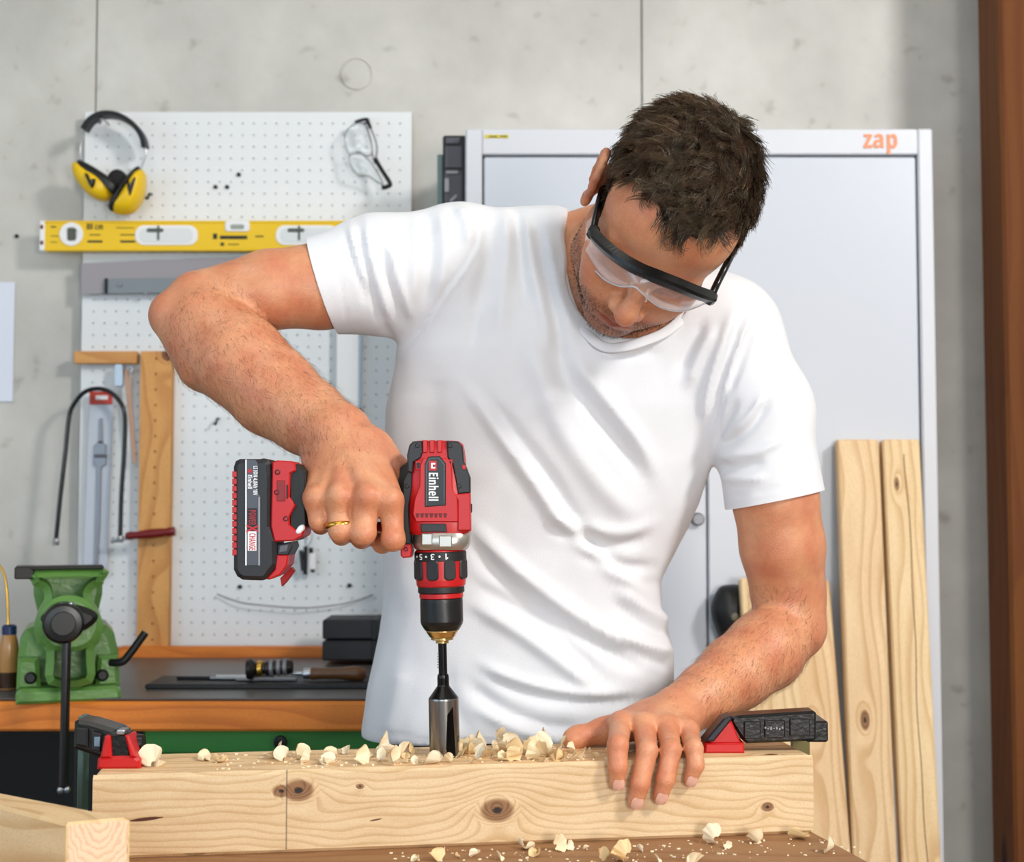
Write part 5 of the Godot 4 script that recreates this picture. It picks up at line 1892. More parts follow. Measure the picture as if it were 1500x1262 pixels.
func man() -> void:
	head = Transform3D(Basis(Vector3.BACK, -0.4144) * Basis(Vector3.UP, 0.1847) * Basis(Vector3.RIGHT, 1.0582), P(975.2, 314.7, 1.60))
	head.basis = head.basis * HS
	var t := thing("person", "man in a white t-shirt and safety goggles bending over to drill into the beam", "person", Vector3(P(780, 1000, 1.86).x, 0, -1.86))
	var noise := FastNoiseLite.new()
	noise.seed = 4; noise.frequency = 18.0; noise.fractal_octaves = 3
	var fine := FastNoiseLite.new()
	fine.seed = 9; fine.frequency = 260.0; fine.fractal_octaves = 2
	# skin
	var f := skin_field()
	var body_v := PackedVector3Array()
	var body_t := PackedInt32Array()
	head_field(f)
	var box_of := func(a: Array) -> Array:  # px0, py0, px1, py1, d0 (near), d1
		var p := P(a[0], a[1], a[5])
		var q := P(a[2], a[3], a[5])
		var p2 := P(a[0], a[1], a[4])
		var q2 := P(a[2], a[3], a[4])
		return [Vector3(minf(p.x, p2.x), minf(q.y, q2.y), -a[5]), Vector3(maxf(q.x, q2.x), maxf(p.y, p2.y), -a[4])]
	var hx: Array = [head.origin - Vector3(0.175, 0.165, 0.16), head.origin + Vector3(0.145, 0.165, 0.18)]
	f.mesh(hx[0], hx[1], 0.0028, body_v, body_t)
	var split_r := P(470, 625, 1.60)
	var arm_r := box_of.call([195, 325, 720, 690, 1.56, 1.92]) as Array
	var verts := PackedVector3Array()
	var tris := PackedInt32Array()
	# arms and chest, then the two hands on finer grids; each keeps its own side of a cut
	var parts: Array = [
		[box_of.call([200, 330, 720, 680, 1.54, 1.93]), 0.0048, 0],
		[box_of.call([420, 575, 615, 830, 1.46, 1.68]), 0.0024, 1],
		[box_of.call([660, 290, 1240, 640, 1.60, 1.97]), 0.007, 2],
		[box_of.call([980, 600, 1240, 1090, 1.56, 1.88]), 0.0048, 3],
		[box_of.call([810, 930, 1085, 1200, 1.44, 1.73]), 0.0024, 4]]
	var cut_r := P(478, 630, 1.60)
	var dir_r := (P(560, 720, 1.53) - P(400, 575, 1.655)).normalized()
	var cut_l := P(1020, 1026, 1.645)
	var dir_l := (P(960, 1065, 1.58) - P(1078, 985, 1.705)).normalized()
	for q: Array in parts:
		var v := PackedVector3Array()
		var tr := PackedInt32Array()
		f.mesh(q[0][0], q[0][1], q[1], v, tr)
		var b := body_v.size()
		body_v.append_array(v)
		var inside := AABB(hx[0], hx[1] - hx[0])
		for i in tr.size() / 3:
			var c := v[tr[i * 3]]
			var keep := true
			var sr := (c - cut_r).dot(dir_r)
			var sl := (c - cut_l).dot(dir_l)
			match q[2]:
				0: keep = sr < 0.001 and c.x < P(700, 400, 1.8).x
				1: keep = sr > -0.002
				2: keep = c.x > P(700, 400, 1.8).x - 0.004 and not inside.grow(-0.005).has_point(c) and not (c.y < P(1100, 600, 1.78).y + 0.002 and c.x > P(1040, 600, 1.78).x)
				3: keep = sl < 0.001 and c.y < P(1100, 600, 1.78).y + 0.006
				4: keep = sl > -0.002
			if keep:
				body_t.append(b + tr[i * 3]); body_t.append(b + tr[i * 3 + 1]); body_t.append(b + tr[i * 3 + 2])
	var nrm := vertex_normals(body_v, body_t)
	var hinv := head.affine_inverse()
	var col := PackedColorArray()
	col.resize(body_v.size())
	var tan_ := Color(0.815, 0.56, 0.405).srgb_to_linear()
	var red := Color(0.745, 0.43, 0.31).srgb_to_linear()
	var pale := Color(0.86, 0.66, 0.53).srgb_to_linear()
	var scalp := Color(0.15, 0.105, 0.075).srgb_to_linear()
	var beard := Color(0.36, 0.26, 0.19).srgb_to_linear()
	var reds: Array = [[P(262, 455, 1.69), 0.045], [P(464, 731, 1.51), 0.014], [P(497, 728, 1.50), 0.015], [P(539, 727, 1.49), 0.015], [P(572, 733, 1.50), 0.015], [P(532, 782, 1.49), 0.014], [P(575, 792, 1.49), 0.016], [P(1190, 925, 1.78), 0.05]]
	for g: Array in nails:
		reds.append([g[0], 0.013])
	for i in body_v.size():
		var p := body_v[i]
		var c := tan_.lerp(red, clampf(0.30 + 0.8 * noise.get_noise_3dv(p), 0.0, 0.75))
		c = c.lerp(pale, clampf(noise.get_noise_3dv(p + Vector3(3, 0, 0)) * 0.5, 0.0, 0.3))
		var fn := fine.get_noise_3dv(p)
		c = c * (1.0 + 0.12 * fn)
		for r: Array in reds:
			var dd: float = (p - (r[0] as Vector3)).length() / r[1]
			if dd < 1.0: c = c.lerp(red, (1.0 - dd) * 0.7)
		var q := hinv * p
		if q.length() < 0.2:
			for e: Array in [[Vector3(0, -0.047, 0.122), 0.02, 0.6], [Vector3(-0.085, -0.01, -0.014), 0.035, 0.6], [Vector3(0.085, -0.01, -0.014), 0.035, 0.6]]:
				var dd: float = (q - (e[0] as Vector3)).length() / e[1]
				if dd < 1.0: c = c.lerp(red, (1.0 - dd) * e[2])
			var lip := 1.0 - smooth(0.6, 1.0, Vector2(q.x / 0.025, (q.y + 0.083) / 0.0105).length())
			if q.z > 0.082: c = c.lerp(Color(0.60, 0.30, 0.25).srgb_to_linear(), lip * 0.8)
			var st := smooth(-0.058, -0.076, q.y) * smooth(-0.01, 0.012, q.z) * (1.0 - lip) if q.z > -0.02 else 0.0
			if absf(q.x) < 0.012 and q.z > 0.097 and q.y > -0.066: st = 0.0
			st *= smooth(0.5, 0.9, 1.0) * (0.55 + 0.6 * fn)
			c = c.lerp(beard, clampf(st * 0.75, 0.0, 0.8))
			c = c.lerp(scalp, hairy(q) * 0.92)
			var brow := 1.0 - smooth(0.5, 1.0, Vector2((absf(q.x) - 0.031) / 0.022, (q.y - 0.008 + absf(absf(q.x) - 0.028) * 0.15) / 0.0055).length())
			if q.z > 0.05: c = c.lerp(Color(0.25, 0.17, 0.11).srgb_to_linear(), brow * 0.8)
		col[i] = c
	var sk := mat(Color(1, 1, 1), 0.46)
	sk.vertex_color_use_as_albedo = true
	sk.subsurf_scatter_enabled = true
	sk.subsurf_scatter_strength = 0.10
	sk.heightmap_enabled = true
	sk.heightmap_texture = noise_tex(61, 0.09, [], 256, 3)
	sk.heightmap_scale = 0.035
	triplanar(sk, Vector3(16, 16, 16))
	inst("body", array_mesh(body_v, nrm, body_t, col), sk, t)
	# nails
	for g: Array in nails:
		var st := begin()
		var a: Vector3 = g[0]
		var b: Vector3 = g[1]
		var y := (b - a).normalized()
		var z := beam_x.basis.z
		z = (z - y * z.dot(y)).normalized()
		var bs := Basis(y.cross(z), y, z)
		var s: float = g[2]
		var rings := []
		for j in 7:
			var v := lerpf(-1.0, 1.0, j / 6.0)
			var ring := PackedVector3Array()
			for i in 9:
				var u := lerpf(-1.0, 1.0, i / 8.0)
				var ww := 0.0064 * s * (1.0 - 0.35 * pow(absf(v), 4.0))
				ring.append(b + bs * Vector3(u * ww, -0.0004 + v * 0.0066 * s, 0.0101 * s * (1.0 - 0.19 * u * u) - 0.0010 * v - 0.0011 * smooth(0.3, 1.0, v)))
			rings.append(ring)
		st.set_smooth_group(0)
		for j in 6:
			for i in 8:
				quad(st, rings[j][i], rings[j][i + 1], rings[j + 1][i + 1], rings[j + 1][i], z)
		obj("fingernail", st, mat(Color(0.86, 0.66, 0.58), 0.28), t)
	shirt(t)
	trousers(t)
	hair(t, body_v, nrm, body_t)
	body_hair(t, body_v, nrm, body_t)

# ------------------------------------------------------------------ shirt
var fold_map := PackedFloat32Array()
const FX0 := 430
const FY0 := 290
const FW := 400
const FH := 420

func fold(pts: Array, width: float, amp: float) -> void:   # px polyline, width px, amplitude mm
	var c := curve2(V2(pts), 5)
	var n := c.size()
	var reach := width * 2.4
	var touched := {}
	for i in n - 1:
		var a := c[i]
		var b := c[i + 1]
		var ab := b - a
		var x0 := int((minf(a.x, b.x) - reach - FX0) / 2.0)
		var x1 := int((maxf(a.x, b.x) + reach - FX0) / 2.0) + 1
		var y0 := int((minf(a.y, b.y) - reach - FY0) / 2.0)
		var y1 := int((maxf(a.y, b.y) + reach - FY0) / 2.0) + 1
		for y in range(maxi(y0, 0), mini(y1, FH)):
			for x in range(maxi(x0, 0), mini(x1, FW)):
				var p := Vector2(x * 2.0 + FX0, y * 2.0 + FY0)
				var t := clampf((p - a).dot(ab) / ab.length_squared(), 0.0, 1.0)
				var d := (p - a - ab * t).length()
				var s := (i + t) / (n - 1)
				var taper := smooth(0.0, 0.22, s) * (1.0 - smooth(0.75, 1.0, s))
				var v := exp(-d * d / (width * width)) * (0.12 + 0.88 * taper)
				var k := y * FW + x
				if v > touched.get(k, 0.0): touched[k] = v
	for k: int in touched: fold_map[k] += touched[k] * signf(amp) * minf(absf(amp) * 2.1, width * 0.82) * 0.001

func fold_at(px: float, py: float) -> float:
	var x := (px - FX0) / 2.0
	var y := (py - FY0) / 2.0
	var i := int(x)
	var j := int(y)
	if i < 0 or j < 0 or i >= FW - 1 or j >= FH - 1: return 0.0
	var u := x - i
	var v := y - j
	var k := j * FW + i
	return lerpf(lerpf(fold_map[k], fold_map[k + 1], u), lerpf(fold_map[k + FW], fold_map[k + FW + 1], u), v)

func shirt(t: Node3D) -> void:
	var f := Field.new()
	var C := func(a: Array, b: Array, k := 0.02) -> void:
		f.cap(P(a[0], a[1], a[2]), P(b[0], b[1], b[2]), L(a[3], a[2]), L(b[3], b[2]), k)
	# [py, left, right, depth of the middle, half thickness in metres]
	for r: Array in [[1100, 529, 984, 1.87, 0.125], [1060, 531, 982, 1.87, 0.124], [1010, 538, 984, 1.87, 0.121], [970, 548, 988, 1.868, 0.119], [930, 556, 982, 1.866, 0.117], [890, 561, 968, 1.864, 0.115], [850, 562, 966, 1.86, 0.115], [800, 562, 992, 1.858, 0.116], [740, 562, 1022, 1.852, 0.119], [680, 562, 1042, 1.846, 0.122], [600, 566, 1062, 1.836, 0.124], [520, 582, 1084, 1.828, 0.118], [470, 614, 1090, 1.822, 0.108], [430, 660, 1080, 1.82, 0.092]]:
		var d: float = r[3]
		var a := P(r[1], r[0], d)
		var b := P(r[2], r[0], d)
		f.rows.append([a.y, (a.x + b.x) / 2, -d, (b.x - a.x) / 2, r[4]])
	f.torso(0.02)
	C.call([690, 378, 1.815, 73], [800, 388, 1.82, 74], 0.05)
	C.call([800, 388, 1.82, 74], [930, 440, 1.82, 84], 0.05)
	C.call([930, 440, 1.82, 84], [1058, 492, 1.80, 76], 0.05)
	# right sleeve
	C.call([650, 398, 1.805, 92], [556, 402, 1.785, 85], 0.045)
	C.call([556, 402, 1.785, 85], [440, 424, 1.752, 70], 0.02)
	# left sleeve
	C.call([1062, 500, 1.795, 74], [1115, 600, 1.775, 70], 0.045)
	C.call([1115, 600, 1.775, 70], [1144, 790, 1.76, 74], 0.03)
	# hems and neck opening
	var h1 := P(452, 352, 1.755)
	var h2 := P(493, 487, 1.755)
	var hv := (h2 - h1).normalized()
	var cuff_r := Plane(Vector3(hv.y, -hv.x, 0.0).normalized(), h1)
	if cuff_r.normal.x > 0.0: cuff_r = -cuff_r
	h1 = P(1062, 747, 1.76)
	h2 = P(1197, 719, 1.76)
	hv = (h2 - h1).normalized()
	var cuff_l := Plane(Vector3(hv.y, -hv.x, 0.0).normalized(), h1)
	if cuff_l.normal.y > 0.0: cuff_l = -cuff_l
	var arm_r := (P(455, 421, 1.755) - P(556, 402, 1.785)).normalized()
	var arm_l := (P(1136, 760, 1.76) - P(1112, 600, 1.775)).normalized()
	f.cap(P(926, 400, 1.80), P(924, 398, 1.45), L(101, 1.70), L(95, 1.45), 0.008, 1)
	f.cap(P(915, 345, 1.80), P(915, 345, 1.45), L(94, 1.70), L(82, 1.45), 0.01, 1)
	f.slab(P(750, 1092, 1.74), Vector3(0.04, -1, 0), 0.004)
	var v := PackedVector3Array()
	var tr := PackedInt32Array()
	var a := P(436, 296, 2.02)
	var b := P(1215, 1105, 2.02)
	f.mesh(Vector3(a.x, b.y, -2.02), Vector3(b.x, a.y, -1.62), 0.0040, v, tr)
	fold_map.resize(FW * FH)
	for q: Array in FOLDS: fold(q[0], q[1], q[2])
	# seams and hems as fine raised lines
	fold([697, 306, 698, 352, 678, 390, 649, 430, 620, 478, 590, 518], 2.5, -1.6)
	fold([704, 306, 704, 352, 684, 392, 655, 432, 626, 480, 598, 520], 3.5, 1.0)
	fold([1112, 455, 1090, 500, 1068, 560, 1052, 620, 1044, 680], 2.5, -1.3)
	fold([470, 347, 492, 390, 503, 440, 508, 487], 2.0, -0.8)
	fold([1056, 728, 1100, 722, 1150, 712, 1192, 700], 2.0, -0.8)
	fold([526, 1062, 640, 1085, 760, 1084, 880, 1076, 990, 1070], 2.0, -0.8)
	var nrm := vertex_normals(v, tr)
	var wob := FastNoiseLite.new()
	wob.seed = 21; wob.frequency = 14.0; wob.fractal_octaves = 2
	for i in v.size():
		var n := nrm[i]
		var amp := wob.get_noise_3dv(v[i] * Vector3(1.0, 0.7, 1.0)) * 0.0016
		if n.z > -0.15:
			var p := pix(v[i])
			amp += fold_at(p.x, p.y) * smooth(-0.15, 0.25, n.z)
		v[i] += n * amp
	# the sleeves end at their cuffs: what lies beyond is drawn back to the cuff's plane
	var past := PackedByteArray()
	past.resize(v.size())
	var rx := P(570, 500, 1.78).x
	var ry := P(570, 530, 1.78).y
	var lx := P(1046, 700, 1.76).x
	for i in v.size():
		var c := v[i]
		if c.x < rx and c.y > ry and cuff_r.distance_to(c) > 0.0:
			past[i] = 1
			v[i] = c - arm_r * (cuff_r.distance_to(c) / cuff_r.normal.dot(arm_r))
		elif c.x > lx and c.y < P(1100, 640, 1.76).y and cuff_l.distance_to(c) > 0.0:
			past[i] = 1
			v[i] = c - arm_l * (cuff_l.distance_to(c) / cuff_l.normal.dot(arm_l))
	var kept := PackedInt32Array()
	for i in tr.size() / 3:
		if past[tr[i * 3]] and past[tr[i * 3 + 1]] and past[tr[i * 3 + 2]]: continue
		kept.append(tr[i * 3]); kept.append(tr[i * 3 + 1]); kept.append(tr[i * 3 + 2])
	nrm = vertex_normals(v, kept)
	var m := mat(Color(0.87, 0.872, 0.885), 0.85)
	m.rim_enabled = true
	m.rim = 0.25
	m.heightmap_enabled = true
	m.heightmap_texture = noise_tex(71, 0.22, [], 256, 2)
	m.heightmap_scale = 0.02
	triplanar(m, Vector3(9, 9, 9))
	var o := inst("t_shirt", array_mesh(v, nrm, kept), m, t)
	# ribbed neckband along the opening
	var st := begin()
	var ring := PackedVector3Array()
	for q: Array in [[815, 316, 1.80], [817, 345, 1.772], [820, 380, 1.748], [827, 420, 1.733], [840, 457, 1.722], [859, 487, 1.712], [883, 507, 1.705], [912, 508, 1.703], [942, 500, 1.706], [975, 486, 1.713], [1003, 462, 1.725], [1022, 432, 1.742]]:
		ring.append(P(q[0], q[1], q[2]))
	var arr := []
	for p in ring: arr.append(p)
	tube(st, curve(arr, 6), PackedFloat32Array([0.0072]), 10, true, 0.35)
	obj("neckband", st, m, o)

const FOLDS := [
	[[672, 556, 718, 612, 774, 693, 824, 764, 875, 815, 926, 855, 961, 886], 11.0, 6.0],
	[[700, 566, 743, 622, 804, 698, 845, 764, 890, 812, 940, 850], 11.0, -6.5],
	[[805, 490, 819, 520, 835, 561, 875, 607, 916, 658, 950, 716], 15.0, -8.0],
	[[838, 520, 866, 560, 905, 610, 936, 652, 962, 705], 13.0, 4.5],
	[[770, 470, 790, 540, 815, 610, 850, 670, 905, 735, 945, 760], 18.0, 4.0],
	[[690, 764, 733, 812, 784, 855, 845, 901, 906, 937, 962, 966], 12.0, 7.0],
	[[685, 785, 733, 845, 790, 893, 850, 932, 920, 968, 965, 985], 12.0, -7.0],
	[[687, 850, 753, 889, 804, 921, 850, 960, 890, 1000], 11.0, -5.0],
	[[684, 880, 740, 912, 790, 946, 840, 985, 880, 1015], 11.0, 5.0],
	[[700, 968, 745, 992, 800, 1008, 860, 1016, 930, 1012], 9.0, 5.5],
	[[705, 986, 760, 1010, 825, 1025, 890, 1030, 950, 1022], 9.0, -6.0],
	[[684, 1000, 730, 1036, 794, 1062, 850, 1068], 11.0, -4.0],
	[[690, 1030, 740, 1058, 800, 1078, 860, 1080], 10.0, 3.0],
	[[896, 880, 930, 905, 962, 922, 985, 930], 9.0, -7.0],
	[[905, 862, 945, 893, 985, 912], 9.0, 6.0],
	[[912, 945, 946, 962, 985, 978], 8.0, -6.0],
	[[900, 925, 940, 942, 988, 955], 8.0, 5.0],
	[[804, 770, 850, 790, 905, 800, 950, 788], 9.0, -4.0],
	[[800, 748, 850, 770, 910, 778, 960, 764], 10.0, 3.0],
	[[850, 812, 905, 830, 962, 830], 9.0, -3.0],
	[[782, 318, 797, 388, 817, 472, 826, 530], 7.0, -4.0],
	[[768, 318, 780, 390, 798, 470, 808, 520], 8.0, 4.5],
	[[800, 330, 812, 400, 828, 460, 850, 505], 7.0, 2.0],
	[[740, 308, 742, 360, 738, 430, 730, 500], 12.0, 3.5],
	[[720, 312, 716, 380, 700, 450, 690, 520], 12.0, -3.0],
	[[758, 312, 764, 380, 770, 450], 8.0, -3.0],
	[[524, 322, 531, 376, 548, 436, 567, 484, 580, 506], 6.0, -5.0],
	[[536, 320, 543, 372, 558, 430, 574, 476], 6.0, 3.5],
	[[556, 350, 566, 400, 581, 440, 594, 480], 6.0, -4.5],
	[[570, 360, 580, 400, 592, 436, 604, 470], 6.0, 3.5],
	[[503, 334, 519, 390, 531, 420, 538, 450], 5.0, -4.0],
	[[512, 330, 526, 380, 540, 424], 5.0, 3.0],
	[[606, 318, 608, 360, 607, 410, 602, 450], 8.0, 2.5],
	[[644, 310, 652, 350, 650, 395, 640, 430], 8.0, 2.5],
	[[625, 312, 630, 360, 628, 410, 620, 450], 8.0, -2.5],
	[[672, 304, 684, 330, 686, 360], 8.0, 4.0],
	[[1032, 470, 1010, 508, 994, 549], 8.0, -4.0],
	[[1046, 480, 1024, 520, 1006, 565], 8.0, 3.0],
	[[1089, 457, 1067, 520, 1051, 578, 1043, 630], 7.0, -6.0],
	[[1076, 452, 1054, 515, 1038, 570, 1030, 620], 9.0, 3.5],
	[[1105, 473, 1083, 533, 1065, 580], 6.0, -3.5],
	[[1098, 462, 1076, 524, 1058, 580], 5.0, 3.0],
	[[1080, 587, 1060, 622, 1048, 652], 6.0, -5.0],
	[[1127, 584, 1105, 619, 1076, 644, 1052, 652], 7.0, -4.5],
	[[1118, 578, 1096, 612, 1070, 634], 6.0, 3.5],
	[[1120, 676, 1085, 684, 1052, 682], 6.0, -4.0],
	[[1125, 700, 1085, 702, 1058, 698], 6.0, 2.5],
	[[1150, 640, 1115, 660, 1075, 668, 1050, 666], 7.0, 3.0],
	[[900, 514, 930, 520, 965, 514], 6.0, -3.0],
	[[600, 560, 590, 660, 588, 780, 590, 900], 20.0, 3.0],
	[[640, 540, 632, 640, 620, 760], 22.0, -2.5],
	[[592, 980, 580, 1030, 566, 1080], 14.0, 2.5],
	[[655, 980, 660, 1030, 690, 1075], 14.0, -2.5],
]

func trousers(t: Node3D) -> void:
	var f := Field.new()
	var c := P(757, 1095, 1.87)
	var hip := L(222, 1.87)
	f.ell(Vector3(c.x + 0.004, c.y - 0.075, c.z), Vector3(hip * 0.985, 0.13, 0.112), 0.05)
	f.cap(Vector3(c.x - 0.08, c.y, c.z), Vector3(c.x + 0.08, c.y, c.z), 0.095, 0.095, 0.04)
	for s: float in [-1.0, 1.0]:
		f.cap(Vector3(c.x + s * 0.100, c.y - 0.12, c.z), Vector3(c.x + s * 0.125, 0.48, c.z + 0.03), 0.098, 0.068, 0.06)
		f.cap(Vector3(c.x + s * 0.125, 0.48, c.z + 0.03), Vector3(c.x + s * 0.13, 0.08, c.z - 0.02), 0.066, 0.055, 0.03)
	var v := PackedVector3Array()
	var tr := PackedInt32Array()
	f.mesh(Vector3(c.x - 0.3, 0.03, c.z - 0.22), Vector3(c.x + 0.3, c.y + 0.16, c.z + 0.22), 0.014, v, tr)
	var m := mat(Color(0.085, 0.105, 0.17), 0.85)
	m.albedo_texture = noise_tex(81, 0.2, [[0.0, Color(0.6, 0.6, 0.65)], [1, Color(1, 1, 1)]], 256, 2)
	triplanar(m, Vector3(8, 8, 8))
	inst("trousers", array_mesh(v, vertex_normals(v, tr), tr), m, t)
	for s: float in [-1.0, 1.0]:
		var g := Field.new()
		var o := Vector3(c.x + s * 0.13, 0, c.z - 0.02)
		g.ell(o + Vector3(0, 0.04, 0.06), Vector3(0.052, 0.045, 0.135), 0.02)
		g.ell(o + Vector3(0, 0.07, -0.01), Vector3(0.048, 0.06, 0.06), 0.03)
		g.slab(o + Vector3(0, 0.002, 0), Vector3.DOWN, 0.01)
		v = PackedVector3Array()
		tr = PackedInt32Array()
		g.mesh(o + Vector3(-0.08, -0.02, -0.12), o + Vector3(0.08, 0.16, 0.24), 0.008, v, tr)
		inst("shoe", array_mesh(v, vertex_normals(v, tr), tr), M.black, t)

# ------------------------------------------------------------------ hair
func strand(verts: PackedVector3Array, nr: PackedVector3Array, idx: PackedInt32Array, pts: PackedVector3Array, r0: float, r1: float) -> void:
	var n := pts.size()
	var b := verts.size()
	for i in n:
		var tg := (pts[mini(i + 1, n - 1)] - pts[maxi(i - 1, 0)]).normalized()
		var x := tg.cross(Vector3(0.31, 0.87, 0.38)).normalized()
		var y := tg.cross(x)
		var r := lerpf(r0, r1, float(i) / (n - 1))
		for k in 3:
			var o := x * cos(TAU * k / 3.0) + y * sin(TAU * k / 3.0)
			verts.append(pts[i] + o * r)
			nr.append(o)
	for i in n - 1:
		for k in 3:
			var a := b + i * 3 + k
			var c := b + i * 3 + (k + 1) % 3
			idx.append(a); idx.append(c); idx.append(a + 3)
			idx.append(c); idx.append(c + 3); idx.append(a + 3)

func hair(t: Node3D, bv: PackedVector3Array, bn: PackedVector3Array, bt: PackedInt32Array) -> void:
	var r := RandomNumberGenerator.new()
	r.seed = 77
	var hinv := head.affine_inverse()
	var nb := head.basis.orthonormalized()
	var roots: Array = []     # [local point, local normal]
	var seen := {}
	for i in bt.size() / 3:
		var a := bt[i * 3]
		var q := hinv * bv[a]
		if q.length() > 0.17 or q.y < -0.1: continue
		if seen.has(a): continue
		seen[a] = true
		var hm := hairy(q)
		if hm > 0.25 and r.randf() < hm: roots.append([q, (nb.inverse() * bn[a]).normalized(), hm])
	var wav := FastNoiseLite.new()
	wav.seed = 5; wav.frequency = 26.0; wav.fractal_octaves = 2
	var v := PackedVector3Array()
	var n := PackedVector3Array()
	var idx := PackedInt32Array()
	var v2 := PackedVector3Array()
	var n2 := PackedVector3Array()
	var i2 := PackedInt32Array()
	var v3 := PackedVector3Array()
	var n3 := PackedVector3Array()
	var i3 := PackedInt32Array()
	# locks: a guide curl each, strands gather towards its tip
	var locks := 2900
	for l in locks:
		var g: Array = roots[r.randi() % roots.size()]
		var q: Vector3 = g[0]
		var nm: Vector3 = g[1]
		var top := smooth(0.02, 0.08, q.y)
		var len := lerpf(0.012, 0.027, top) * r.randf_range(0.75, 1.25) * lerpf(0.55, 1.0, smooth(0.3, 0.9, g[2]))
		# combed from the crown forwards and to his right, down at the sides
		var flow := Vector3(-0.35 + q.x * 5.0, -0.25 - (1.0 - top) * 1.1, 0.9 * top + 0.15)
		flow += Vector3(wav.get_noise_3dv(q), wav.get_noise_3dv(q + Vector3(1, 0, 0)), wav.get_noise_3dv(q + Vector3(2, 0, 0))) * 2.2
		flow = (flow - nm * flow.dot(nm)).normalized()
		var side := nm.cross(flow)
		var lift := lerpf(0.28, 0.52, top) * r.randf_range(0.6, 1.3)
		var curl := r.randf_range(-1.0, 1.0)
		var guide := PackedVector3Array()
		for k in 7:
			var s := k / 6.0
			guide.append(q + flow * (len * s * 0.9) + nm * (len * lift * (s - 0.52 * s * s) + 0.0015) + side * (len * 0.42 * (sin(s * 3.6 + curl * 2.0) - sin(curl * 2.0)) * curl))
		var lock_tone := r.randf()
		for m in 11:
			var off := (side * r.randfn(0.0, 0.0032) + flow * r.randfn(0.0, 0.003))
			var j := Vector3(r.randfn(0, 0.001), r.randfn(0, 0.001), r.randfn(0, 0.001))
			var pts := PackedVector3Array()
			var ls := r.randf_range(0.7, 1.08)
			for k in 7:
				var s := k / 6.0
				var gk := guide[0].lerp(guide[k], ls)
				pts.append(head * (gk + off * (1.0 - 0.72 * s) + j * s * 1.6 - nm * off.length() * 0.4 * (1.0 - s)))
			var pick := lock_tone if r.randf() < 0.78 else r.randf()
			if pick < 0.13: strand(v3, n3, i3, pts, 0.00042, 0.00016)
			elif pick < 0.45: strand(v2, n2, i2, pts, 0.00034, 0.00014)
			else: strand(v, n, idx, pts, 0.00036, 0.00014)
	var dark := mat(Color(0.74, 0.575, 0.43), 0.33)
	dark.metallic_specular = 0.6
	var light := mat(Color(0.90, 0.765, 0.61), 0.32)  # hair highlights put into a paler strand colour
	var o := inst("hair", array_mesh(v, n, idx), dark, t)
	o.set_meta("kind", "stuff")
	o = inst("highlight_strands", array_mesh(v3, n3, i3), mat(Color(0.94, 0.85, 0.73), 0.34), t)  # brightest highlights, painted as the palest strands
	o.set_meta("kind", "stuff")
	o = inst("highlight_strands", array_mesh(v2, n2, i2), light, t)
	o.set_meta("kind", "stuff")

func body_hair(t: Node3D, bv: PackedVector3Array, bn: PackedVector3Array, bt: PackedInt32Array) -> void:
	var r := RandomNumberGenerator.new()
	r.seed = 78
	var v := PackedVector3Array()
	var n := PackedVector3Array()
	var idx := PackedInt32Array()
	var sv := PackedVector3Array()
	var sn := PackedVector3Array()
	var si := PackedInt32Array()
	var hinv := head.affine_inverse()
	var segs := [[P(262, 455, 1.70), P(500, 645, 1.585), 0.075, 0.5], [P(505, 640, 1.585), P(530, 700, 1.53), 0.05, 0.22], [P(1165, 910, 1.785), P(1000, 1040, 1.63), 0.07, 0.5], [P(995, 1042, 1.62), P(965, 1058, 1.59), 0.03, 0.12]]
	for i in bt.size() / 3:
		var a := bt[i * 3]
		var p := bv[a]
		if bn[a].z < -0.35: continue
		for s: Array in segs:
			var ab: Vector3 = s[1] - s[0]
			var u := (p - (s[0] as Vector3)).dot(ab) / ab.length_squared()
			if u < 0.05 or u > 1.0: continue
			if (p - (s[0] as Vector3) - ab * u).length() > s[2]: continue
			var area: float = (bv[bt[i * 3 + 1]] - p).length_squared()
			if r.randf() > 0.62 * s[3] * area / 2.3e-5: continue
			var dir := (ab.normalized() * 0.9 + Vector3(0, -0.55, 0) + Vector3(r.randfn(0, 0.45), r.randfn(0, 0.45), r.randfn(0, 0.2)))
			dir = (dir - bn[a] * dir.dot(bn[a])).normalized()
			var len := r.randf_range(0.005, 0.012)
			var o := p + Vector3(r.randfn(0, 0.0016), r.randfn(0, 0.0016), 0) - bn[a] * 0.0004
			strand(v, n, idx, PackedVector3Array([o, o + dir * len * 0.5 + bn[a] * len * 0.2, o + dir * len + bn[a] * len * 0.22]), 0.0001, 0.00004)
			break
		var q := hinv * p
		if q.length() < 0.17 and q.y < -0.055 and q.z > -0.01 and r.randf() < 0.75 * smooth(-0.055, -0.075, q.y):
			if absf(q.x) < 0.024 and absf(q.y + 0.083) < 0.009: continue
			var o := p + Vector3(r.randfn(0, 0.001), r.randfn(0, 0.001), r.randfn(0, 0.001)) - bn[a] * 0.0004
			var dir := (bn[a] + head.basis.orthonormalized() * Vector3(r.randfn(0, 0.3), -0.8, r.randfn(0, 0.3))).normalized()
			strand(sv, sn, si, PackedVector3Array([o, o + dir * r.randf_range(0.0015, 0.003)]), 0.00014, 0.0001)
	var m := mat(Color(0.80, 0.58, 0.37), 0.4)
	inst("arm_hair", array_mesh(v, n, idx), m, t).set_meta("kind", "stuff")
	inst("stubble", array_mesh(sv, sn, si), mat(Color(0.20, 0.145, 0.105), 0.5), t).set_meta("kind", "stuff")

